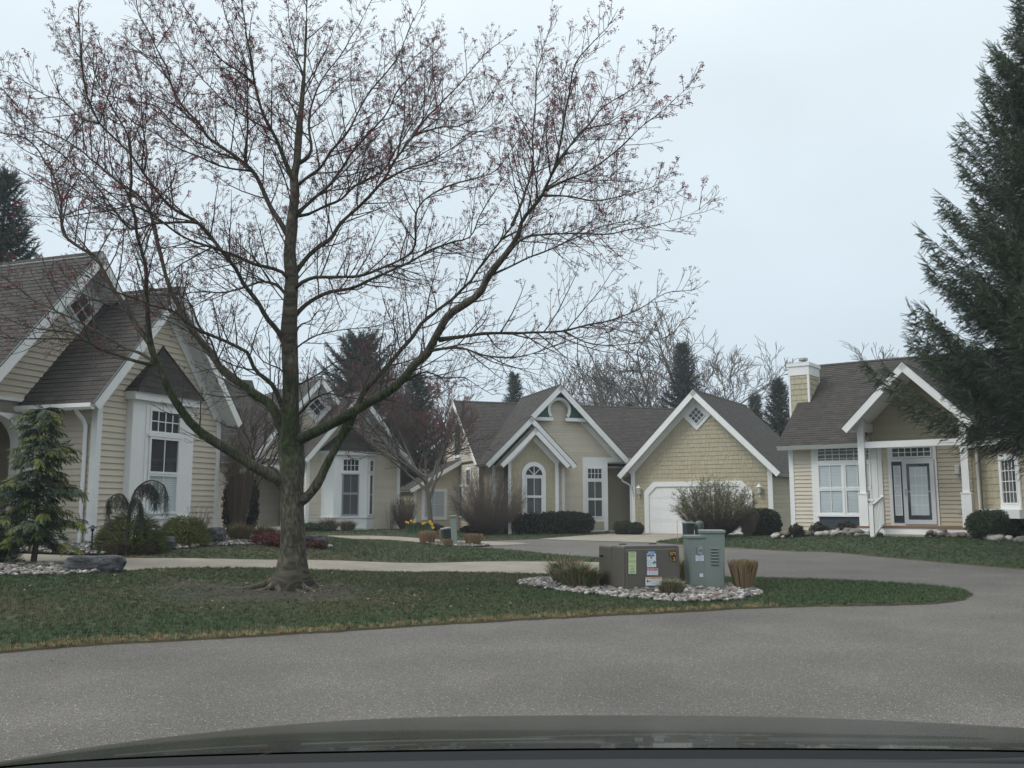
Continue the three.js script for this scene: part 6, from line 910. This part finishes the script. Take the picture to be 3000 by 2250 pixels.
function stones(bedName, label, poly, n, size, ind, tones, near) {
  const g = new THREE.Group(); g.name = numbered(bedName); g.userData = { kind: 'structure', label, category: 'stones' }; scene.add(g); const all = [];
  let x0 = 1e9, x1 = -1e9, z0 = 1e9, z1 = -1e9; for (const [x, z] of poly) { x0 = Math.min(x0, x); x1 = Math.max(x1, x); z0 = Math.min(z0, z); z1 = Math.max(z1, z); }
  while (all.length < n) { const x = rr(x0, x1), z = rr(z0, z1); if (!inside(poly, x, z)) continue; const s = size * rr(0.6, 1.45); all.push([V(x, elev(x, z) + 0.035 + s * 0.35 + (R() < 0.25 ? s * 0.5 : 0), z), new THREE.Quaternion().setFromEuler(new THREE.Euler(rr(-0.4, 0.4), rr(0, 6.28), rr(-0.4, 0.4))), V(s * rr(0.8, 1.35), s * rr(0.75, 1.1), s), Math.floor(R() * (tones || 8))]); }
  all.sort((a, b) => b[0].z + b[2].x * 14 - a[0].z - a[2].x * 14);
  all.slice(0, ind).forEach(([p, q, s, t], i) => { const m = shade(new THREE.Mesh(stoneGeos[i % 5], stoneMats[t])); m.name = 'stone'; m.position.copy(p); m.quaternion.copy(q); m.scale.copy(s); g.add(m); });
  const rest = all.slice(ind); if (rest.length) { for (let k = 0; k < 3; k++) instanced(g, 'stones', stoneGeos[k], stoneInst, rest.filter((_, i) => i % 3 === k).map(([p, q, s, t]) => [p, q, s, lin(...stoneTones[t]).multiplyScalar(rr(0.8, 1.15))])); }
  return g;
}
R = mulberry(808);
stones('river_stones', 'mixed river stones around the utility cabinet and pedestals', ISLAND, 4600, 0.031, 300);
stones('gravel', 'pale gravel under the hinoki cypress', BEDLEFT, 2600, 0.032, 0);
stones('gravel', 'pale gravel bed along the left cottage', BEDHOUSE, 4200, 0.036, 0);
stones('gravel', 'small pale gravel patch around the slanted pedestal', BEDSMALL, 700, 0.035, 0);
{ // cobbles in front of the porch house
  const at = (X, Z) => { const a = 127 * Math.PI / 180, u = [Math.sin(a), -Math.cos(a)], n = [Math.cos(a), Math.sin(a)]; return [11.13 + u[0] * X + n[0] * Z, -29.6 + u[1] * X + n[1] * Z]; };
  stones('cobble_border', 'rounded cobbles along the front of the porch house, left of the steps', [at(-3.4, -0.9), at(-2, -0.7), at(-0.3, 0.5), at(0.5, 0.7), at(0.5, 0.15), at(-0.2, -0.1), at(-0.3, -1.0), at(-3.4, -1.2)], 120, 0.115, 120);
  stones('cobble_border', 'row of cobbles under the porch, right of the step', [at(1.95, 0.4), at(3.2, 0.4), at(3.2, 0.14), at(1.95, 0.14)], 26, 0.12, 26);
  stones('cobble_border', 'cobbles at the right edge beside the rounded boxwood', [at(3.9, 2.0), at(5.4, 2.8), at(5.4, 2.3), at(3.9, 1.6)], 34, 0.12, 34);
  R = mulberry(818);
  for (const [X, Z, w, h, l] of [[-2.5, -0.75, 0.5, 0.42, 'low reddish perennial at the left corner of the porch house'], [-1.7, -0.7, 0.6, 0.4, 'low dark perennial left under the dark green panel'], [-0.75, -0.6, 0.7, 0.4, 'low dark perennial right under the dark green panel']]) { const q = at(X, Z); twigShrub('perennial', l, q[0], q[1], w, h, { n: 40, r: 0.006, fan: 1.2, mat: std(lin(0.06, 0.05, 0.04), 0.9), leaf: () => lin(0.05, 0.045, 0.03), leafFrom: 0.2, leafSize: 0.05 }); }
}
// boulders
const rockTex = (() => { const f = tfbm(91, 5, 6), g = tfbm(93, 40, 3); return dataTex(512, 512, (i, j) => { const v = 0.35 + 0.7 * (f(i / 512, j / 512) - 0.3) + 0.35 * (g(i / 512, j / 512) - 0.5); return [v, v * 1.0, v * 1.02]; }, true, 0.8); })();
const rockMat = std(lin(0.42, 0.43, 0.45), 0.95, { map: rockTex, bumpMap: rockTex, bumpScale: 0.06 });
function boulder(label, x, z, w, h, d, turn, seed, block) {
  const g = thing('boulder', label, 'boulder', 'landscape boulders'); g.position.set(x, elev(x, z) + 0.03, z); g.rotation.y = turn; const geo = new THREE.BoxGeometry(w, h, d, 14, 8, 8), P = geo.attributes.position;
  for (let i = 0; i < P.count; i++) { let X = P.getX(i) / w * 2, Y = P.getY(i) / h * 2, Z = P.getZ(i) / d * 2; const m = block, l = Math.pow(Math.pow(Math.abs(X), m) + Math.pow(Math.abs(Y), m) + Math.pow(Math.abs(Z), m), 1 / m), mx = Math.max(Math.abs(X), Math.abs(Y), Math.abs(Z)), k = mx / l * (1 + 0.12 * N3(X * 1.2 + seed, Y * 1.2, Z * 1.2) + 0.1 * N3(X * 3.5 + seed, Y * 3.5, Z * 3.5) + 0.03 * N3(X * 8, Y * 8, Z * 8 + seed)); P.setXYZ(i, X * k * w / 2, Y * k * h / 2 + h / 2 - 0.03, Z * k * d / 2); }
  geo.computeVertexNormals(); part(g, 'stone', geo, rockMat);
}
boulder('long flat-topped dark boulder at the end of the left gravel bed', -6.72, -15.2, 0.86, 0.27, 0.45, 0.05, 3, 7);
boulder('rounded grey boulder between the two golden shrubs', -7.08, -18.95, 0.56, 0.28, 0.4, 0.4, 9, 4);
boulder('grey angular boulder at the corner of the left cottage bed', -6.5, -20.6, 0.42, 0.36, 0.35, 0.2, 15, 5);
boulder('pale grey flat boulder right of the big trunk', -4.62, -21.9, 0.62, 0.3, 0.42, 0.15, 21, 6);
// ---------------------------------------------------------------- small furniture
{ const g = thing('path_light', 'small black mushroom path light left of the golden shrub', 'garden lamp'); g.position.set(-7.98, elev(-7.98, -17.85), -17.85); const blk = std(lin(0.02, 0.02, 0.022), 0.5); const st = new GB(); tube(st, [V(0, 0, 0), V(0, 0.5, 0)], () => 0.016, 8); part(g, 'stem', st.build(), blk); part(g, 'shade', new THREE.ConeGeometry(0.1, 0.07, 16).translate(0, 0.53, 0), blk); part(g, 'collar', new THREE.CylinderGeometry(0.035, 0.03, 0.06, 12).translate(0, 0.475, 0), blk); }
{ const g = thing('marker_stake', 'thin orange marker stake near the driveway', 'stake'); g.position.set(5.85, elev(5.85, -33.2), -33.2); const st = new GB(); tube(st, [V(0, 0, 0), V(0, 0.75, 0)], () => 0.011, 6); part(g, 'rod', st.build(), std(lin(0.7, 0.2, 0.04), 0.6)); part(g, 'tip', new THREE.CylinderGeometry(0.013, 0.013, 0.05, 8).translate(0, 0.75, 0), std(lin(0.75, 0.25, 0.05), 0.6)); }
function sticker(w, h, draw) { const cv = document.createElement('canvas'); cv.width = Math.round(w * 1000); cv.height = Math.round(h * 1000); const x = cv.getContext('2d'); draw(x, cv.width, cv.height); const t = new THREE.CanvasTexture(cv); t.colorSpace = THREE.SRGBColorSpace; return std(0xffffff, 0.5, { map: t }); }
function plate(parent, name, w, h, mat, x, y, z, ry = 0, rz = 0, label) { const m = part(parent, name, new THREE.PlaneGeometry(w, h), mat); m.position.set(x, y, z); m.rotation.set(0, ry, rz, 'YXZ'); if (label) m.userData.label = label; return m; }
{ // pad-mounted cabinet
  const g = thing('utility_cabinet', 'low brown steel utility cabinet with warning stickers on the stones', 'cabinet'); g.position.set(2.02, 0.02, -14.9); g.rotation.y = 0.3;
  const paint = std(lin(0.115, 0.105, 0.088), 0.55, { map: grime, bumpMap: grime, bumpScale: 0.002 }), W = 0.92, H = 0.68, D = 0.95;
  // rear tank narrower, front hood flaring slightly at its foot
  const prof = (w0, w1, h, d) => { const s = new THREE.Shape(); const r = 0.035; s.moveTo(-w0 / 2, 0); s.lineTo(w0 / 2, 0); s.lineTo(w1 / 2, h - r); s.quadraticCurveTo(w1 / 2, h, w1 / 2 - r, h); s.lineTo(-w1 / 2 + r, h); s.quadraticCurveTo(-w1 / 2, h, -w1 / 2, h - r); s.lineTo(-w0 / 2, 0); return new THREE.ExtrudeGeometry(s, { depth: d, bevelEnabled: true, bevelSize: 0.012, bevelThickness: 0.012, bevelSegments: 3, curveSegments: 8 }); };
  part(g, 'tank', prof(W, W - 0.02, H - 0.02, 0.5).translate(0, 0, -0.55), paint);
  part(g, 'hood', prof(W + 0.03, W + 0.0, H, 0.42).translate(0, 0, 0.0), paint);
  part(g, 'pad', new THREE.BoxGeometry(W + 0.16, 0.1, 1.16).translate(0, -0.03, -0.06), concreteMat);
  const dark = std(lin(0.01, 0.01, 0.01), 0.7), rust = std(lin(0.09, 0.05, 0.035), 0.8);
  part(g, 'seam', new THREE.BoxGeometry(W + 0.01, H - 0.01, 0.02).translate(0, (H - 0.01) / 2, -0.027), dark);
  for (const x of [-0.28, 0.24]) part(g, 'hinge', new RoundedBoxGeometry(0.11, 0.025, 0.06, 2, 0.008).translate(x, H + 0.018, -0.02), rust);
  part(g, 'front_panel', prof(W - 0.06, W - 0.08, H - 0.07, 0.006).translate(0, 0.02, 0.435), paint);
  part(g, 'latch', new RoundedBoxGeometry(0.08, 0.03, 0.03, 2, 0.008).translate(-W / 2 - 0.02, 0.5, -0.4), dark);
  const z = 0.466;
  plate(g, 'sticker', 0.13, 0.335, sticker(0.13, 0.335, (x, w, h) => { x.fillStyle = '#b9c79a'; x.fillRect(0, 0, w, h); x.strokeStyle = '#8c9a74'; x.strokeRect(1, 1, w - 2, h - 2); x.fillStyle = '#20281c'; x.textAlign = 'center'; x.font = 'bold 17px sans-serif'; x.fillText('CAUTION', w / 2, 24); x.font = 'bold 14px sans-serif'; x.fillText('UNDERGROUND', w / 2, 54); x.fillText('POWER CABLE', w / 2, 84); x.beginPath(); x.ellipse(w / 2, 146, 24, 18, 0, 0, 7); x.strokeStyle = '#4c6a3c'; x.lineWidth = 4; x.stroke(); x.fillRect(10, 141, 24, 9); x.fillRect(w - 34, 141, 24, 9); x.font = 'bold 15px sans-serif'; ['KEEP AWAY', '&', 'PHONE', 'CALL FOR', 'LOCATION', 'BEFORE DIG'].forEach((t, i) => x.fillText(t, w / 2, 222 + i * 20)); }), -0.34, 0.44, z, 0, -0.02, 'pale yellow-green sticker with black lettering');
  plate(g, 'sticker', 0.155, 0.245, sticker(0.155, 0.245, (x, w, h) => { x.fillStyle = '#cfd6da'; x.fillRect(0, 0, w, h); x.fillStyle = '#2860a8'; x.fillRect(0, 0, w, 40); x.fillStyle = '#e6eef4'; x.font = 'bold italic 30px sans-serif'; x.textAlign = 'center'; x.fillText('NOTICE', w / 2, 31); x.fillStyle = '#245058'; for (let i = 0; i < 9; i++) { x.beginPath(); x.arc(16 + i * 13, 66 + 8 * Math.sin(i * 1.7), 12, 0, 7); x.fill(); } x.fillStyle = '#8c8fa0'; x.beginPath(); x.moveTo(50, 70); x.lineTo(104, 66); x.lineTo(92, 126); x.lineTo(60, 112); x.fill(); x.fillStyle = '#286058'; for (const [a, b] of [[132, 160], [118, 172], [142, 178], [106, 188]]) { x.beginPath(); x.arc(a, b, 12, 0, 7); x.fill(); } x.fillStyle = '#aebf7a'; x.fillRect(110, 200, 30, 14); x.fillStyle = '#8f98a4'; for (let i = 0; i < 9; i++) x.fillRect(8, 138 + i * 11, 80 - (i % 3) * 8, 3); }), -0.02, 0.49, z, 0, 0, 'white sticker with a blue NOTICE heading');
  plate(g, 'sticker', 0.185, 0.105, sticker(0.185, 0.105, (x, w, h) => { x.fillStyle = '#c9d0d6'; x.fillRect(0, 0, w, h); x.fillStyle = '#b02a38'; x.fillRect(6, 6, w - 12, 32); x.fillStyle = '#e8e4e6'; x.beginPath(); x.moveTo(12, 32); x.lineTo(22, 12); x.lineTo(32, 32); x.fill(); x.font = 'bold 19px sans-serif'; x.fillText('DANGER', 38, 30); x.font = 'bold 13px sans-serif'; x.fillText('PELIGRO', 120, 29); x.fillStyle = '#39424c'; x.beginPath(); x.moveTo(50, 44); x.lineTo(36, 66); x.lineTo(46, 66); x.lineTo(36, 92); x.lineTo(56, 60); x.lineTo(46, 60); x.fill(); x.fillStyle = '#98a2ac'; for (let i = 0; i < 5; i++) x.fillRect(70, 50 + i * 10, 100, 3); }), -0.005, 0.3, z, 0, -0.03, 'white sticker with a red DANGER heading');
  plate(g, 'sticker', 0.275, 0.125, sticker(0.275, 0.125, (x, w, h) => { x.fillStyle = '#ccd2d6'; x.fillRect(0, 0, w, h); x.fillStyle = '#c8772c'; x.fillRect(6, 4, w - 12, 22); x.fillStyle = '#e8d8c0'; x.font = 'bold 17px sans-serif'; x.fillText('WARNING', 14, 21); x.fillStyle = '#323a48'; x.save(); x.translate(38, 58); x.rotate(0.78); x.fillRect(-15, -15, 30, 30); x.restore(); x.beginPath(); x.ellipse(76, 62, 14, 8, -0.7, 0, 7); x.fill(); x.fillStyle = '#9aa4ae'; for (let i = 0; i < 6; i++) x.fillRect(106, 40 + i * 13, 150 - (i % 2) * 24, 4); }), 0.01, 0.155, z, 0, 0, 'white sticker with an orange heading');
  const num = (t, w) => sticker(w, 0.08, (x, W2, H2) => { x.fillStyle = '#17130e'; x.fillRect(0, 0, W2, H2); x.fillStyle = '#d8a02c'; x.font = 'bold 74px sans-serif'; x.textAlign = 'center'; x.fillText(t, W2 / 2, 67, W2 - 6); });
  plate(g, 'number_plate', 0.115, 0.08, num('371', 0.115), 0.345, 0.57, z, 0, 0, 'yellow digits 371 on black'); plate(g, 'number_plate', 0.05, 0.08, num('3', 0.05), 0.365, 0.485, z, 0, 0, 'yellow digit 3 on black');
}
const pedMat = std(lin(0.205, 0.245, 0.225), 0.5, { map: grime });
function pedestal(label, x, z, w, d, h, turn, lean, o = {}) {
  const g = thing('utility_pedestal', label, 'utility pedestal', 'green utility pedestals'); g.position.set(x, elev(x, z) + 0.03, z); g.rotation.set(0, turn, lean, 'YXZ'); const mat = o.mat || pedMat;
  const s = new THREE.Shape(); const t = o.taper || 0.02; s.moveTo(-w / 2 + t, 0); s.lineTo(w / 2 - t, 0); s.lineTo(w / 2, h); s.lineTo(-w / 2, h); s.closePath();
  part(g, 'body', new THREE.ExtrudeGeometry(s, { depth: d - 0.03, bevelEnabled: true, bevelSize: 0.012, bevelThickness: 0.015, bevelSegments: 2 }).translate(0, 0, -d / 2 + 0.015), mat);
  part(g, 'cap', new RoundedBoxGeometry(w + 0.05, 0.055, d + 0.045, 3, 0.018).translate(0, h + 0.012, 0), o.cap || mat); 
  if (o.door) part(g, 'door', new RoundedBoxGeometry(w - 0.04, h - 0.1, 0.012, 2, 0.005).translate(0, h / 2, d / 2 + 0.006), mat);
  if (o.vents) for (let i = 0; i < 6; i++) { const v = part(g, 'louver', new RoundedBoxGeometry(0.12, 0.022, 0.02, 2, 0.006).translate(0.02, h * 0.44 + i * 0.048, d / 2 + 0.004), mat); part(v, 'slot', new THREE.BoxGeometry(0.115, 0.008, 0.012).translate(0.02, h * 0.44 + i * 0.048 - 0.014, d / 2 + 0.006), std(lin(0.03, 0.035, 0.035), 0.8)); }
  return g;
}
{
  const a = pedestal('shorter grey-green utility pedestal with stickers next to the cabinet', 2.9, -14.95, 0.27, 0.27, 0.79, 0.1, 0.0, { door: true, taper: 0.015 });
  plate(a, 'sticker', 0.06, 0.12, sticker(0.06, 0.12, (x, w, h) => { x.fillStyle = '#8f9ea4'; x.fillRect(0, 0, w, h); x.fillStyle = '#30363c'; x.fillRect(6, 6, 10, 14); x.beginPath(); x.arc(34, 70, 22, 0, 7); x.lineWidth = 5; x.strokeStyle = '#30363c'; x.stroke(); x.fillRect(28, 50, 8, 40); x.fillRect(16, 66, 36, 8); }), 0.05, 0.6, 0.151, 0, 0, 'grey sticker with a round black mark');
  plate(a, 'sticker', 0.028, 0.13, sticker(0.028, 0.13, (x, w, h) => { x.fillStyle = '#75837f'; x.fillRect(0, 0, w, h); x.fillStyle = '#2a3032'; x.save(); x.translate(22, 124); x.rotate(-Math.PI / 2); x.font = 'bold 21px sans-serif'; x.fillText('WARNING', 0, 0); x.restore(); }), -0.01, 0.6, 0.1505, 0, 0);
  plate(a, 'sticker', 0.14, 0.1, sticker(0.14, 0.1, (x, w, h) => { x.fillStyle = '#c6ccd6'; x.fillRect(0, 0, w, h); x.strokeStyle = '#33383e'; x.lineWidth = 4; x.strokeRect(1, 1, w - 2, h - 2); x.fillStyle = '#c03038'; x.fillRect(32, 0, 60, 14); x.fillStyle = '#8e96a6'; for (let i = 0; i < 4; i++) x.fillRect(12, 24 + i * 11, 112, 4); x.fillStyle = '#303848'; x.fillRect(54, 72, 14, 16); x.fillRect(74, 76, 34, 5); }), 0.035, 0.475, 0.151, 0, 0, 'white sticker with a red top bar');
  plate(a, 'sticker', 0.058, 0.052, std(lin(0.62, 0.66, 0.68), 0.5), 0.055, 0.21, 0.151, 0, 0, 'small blank white label');
  pedestal('taller grey-green utility pedestal with louvred vents', 3.19, -15.0, 0.35, 0.4, 0.87, -0.12, 0.0, { vents: true, taper: 0.03 });
  const pale = std(lin(0.25, 0.3, 0.275), 0.55, { map: grime }), deep = std(lin(0.018, 0.028, 0.03), 0.6);
  pedestal('pale green slim pedestal leaning slightly across the second lawn', fx(1333, 30.2), -30.2, 0.17, 0.17, 0.92, 0, 0.06, { mat: pale, taper: 0.01 });
  pedestal('dark green short slanted pedestal behind the pale slim one', fx(1312, 30.9), -30.9, 0.24, 0.26, 0.5, 0.4, 0.14, { mat: deep, cap: pale, taper: 0.02 });
  pedestal('dark pedestal in the distance behind the shorter grey-green one', 5.75, -30.6, 0.26, 0.3, 0.72, 0.3, 0, { mat: deep, cap: pale });
  { const g = thing('utility_pedestal', 'round-topped green pedestal in the distance behind the taller one', 'utility pedestal', 'green utility pedestals'); g.position.set(6.13, elev(6.13, -30.7) + 0.02, -30.7); const m = std(lin(0.07, 0.1, 0.085), 0.45, { map: grime }); part(g, 'body', new THREE.LatheGeometry([[0.001, 0], [0.15, 0], [0.16, 0.05], [0.15, 0.6], [0.145, 0.7], [0.12, 0.77], [0.06, 0.8], [0.001, 0.805]].map(q => new THREE.Vector2(...q)), 24), m); part(g, 'band', new THREE.TorusGeometry(0.155, 0.012, 8, 24).rotateX(Math.PI / 2).translate(0, 0.3, 0), m); part(g, 'hasp', new THREE.BoxGeometry(0.04, 0.07, 0.03).translate(0, 0.45, 0.155), m); }
}
// ---------------------------------------------------------------- the car whose bonnet is in view
{
  const g = thing('car', 'dark glossy car bonnet and cowl at the bottom edge', 'car'); const xc = 0.2; g.position.set(xc, 0, 0);
  const paint = phys(lin(0.012, 0.014, 0.013), 0.25, { clearcoat: 0.32, clearcoatRoughness: 0.03, metalness: 0.0, specularIntensity: 0.2 }), black = std(lin(0.008, 0.009, 0.01), 0.7), grey = std(lin(0.007, 0.008, 0.0095), 0.65);
  // profile from the cowl forward: distance ahead, height
  const knots = [[0, 7], [0.14, 9], [0.43, 10.8], [1.05, 11.9]], fall = [0]; for (let i = 1; i <= 105; i++) { const l = (i - 0.5) / 100; let k = 0; while (l > knots[k + 1][0]) k++; const a = knots[k], b = knots[k + 1]; fall.push(fall[i - 1] + 0.01 * Math.tan((a[1] + (b[1] - a[1]) * (l - a[0]) / (b[0] - a[0])) * Math.PI / 180)); }
  const yOf = t => { const f = t * 105, i = Math.min(104, Math.floor(f)); return 1.081 - (fall[i] + (fall[i + 1] - fall[i]) * (f - i)); };
  const hood = (s, t) => { const e = Math.abs(s), dFront = 2.05 - 0.05 * s * s - 0.34 * Math.pow(e, 7), d0 = 1.0 - 0.03 * s * s, T = Math.min(t, 1); let d = d0 + (dFront - d0) * T, y = yOf(T) - 0.012 * s * s - 0.05 * Math.pow(e, 8), x = s * 0.93; if (t > 1) { const a = (t - 1) * Math.PI / 2 * 1.0, r = 0.13; d += r * Math.sin(a); y -= r * (1 - Math.cos(a)) + 0.21 * r * Math.sin(a); } return V(x, y, -d); };
  const grid = (fn, nu, nv) => { const geo = new THREE.BufferGeometry(), P = [], I = []; for (let i = 0; i <= nu; i++) for (let j = 0; j <= nv; j++) { const p = fn(i / nu, j / nv); P.push(p.x, p.y, p.z); } for (let i = 0; i < nu; i++) for (let j = 0; j < nv; j++) { const a = i * (nv + 1) + j, b = a + nv + 1; I.push(a, b, b + 1, a, b + 1, a + 1); } geo.setAttribute('position', new THREE.Float32BufferAttribute(P, 3)); geo.setIndex(I); geo.computeVertexNormals(); return geo; };
  part(g, 'bonnet', grid((u, v) => hood(u * 2 - 1, v * 1.55), 96, 64), paint);
  const nose = (u, v) => { const p = hood(u * 2 - 1, 1.55); return V(p.x * (1 - 0.02 * v), p.y - v * 0.62, p.z - 0.12 * Math.sin(v * 2.6)); };
  part(g, 'bumper', grid(nose, 40, 12), paint);
  for (const s of [-1, 1]) { part(g, 'wing', grid((u, v) => { const p = hood(s, u * 1.55); return V(p.x + s * 0.02 * Math.sin(v * 3.1), p.y - v * (p.y - 0.35) * (Math.abs(-p.z - 1.45) < 0.36 ? 0.45 : 1), p.z); }, 24, 8), paint);
    const tyre = part(g, 'wheel', new THREE.TorusGeometry(0.235, 0.095, 12, 28).rotateY(Math.PI / 2).translate(s * 0.8, 0.33, -1.45), std(lin(0.015, 0.015, 0.015), 0.9)); part(tyre, 'rim', new THREE.CylinderGeometry(0.19, 0.19, 0.12, 20).rotateZ(Math.PI / 2).translate(s * 0.8, 0.33, -1.45), std(lin(0.5, 0.5, 0.52), 0.35, { metalness: 0.8 })); }
  part(g, 'cowl', grid((u, v) => V((u * 2 - 1) * 0.92, 1.073 - 0.012 * Math.pow(u * 2 - 1, 2) + 0.06 * v, -0.99 + 0.03 * Math.pow(u * 2 - 1, 2) + v * 0.3), 24, 4), grey);
  part(g, 'bonnet_seal', grid((u, v) => { const p = hood(u * 2 - 1, 0); return V(p.x, p.y - 0.02 * v - 0.001, p.z + 0.004 + 0.012 * v); }, 40, 1), black);
  { const arm = part(g, 'wiper', new THREE.CylinderGeometry(0.006, 0.009, 0.8, 8).rotateZ(Math.PI / 2 + 0.02).translate(0.5, 1.083, -0.945), black); part(arm, 'blade', new RoundedBoxGeometry(0.74, 0.012, 0.01, 2, 0.003).rotateZ(0.02).translate(0.5, 1.076, -0.93), black); }
}
renderer.render(scene, camera);
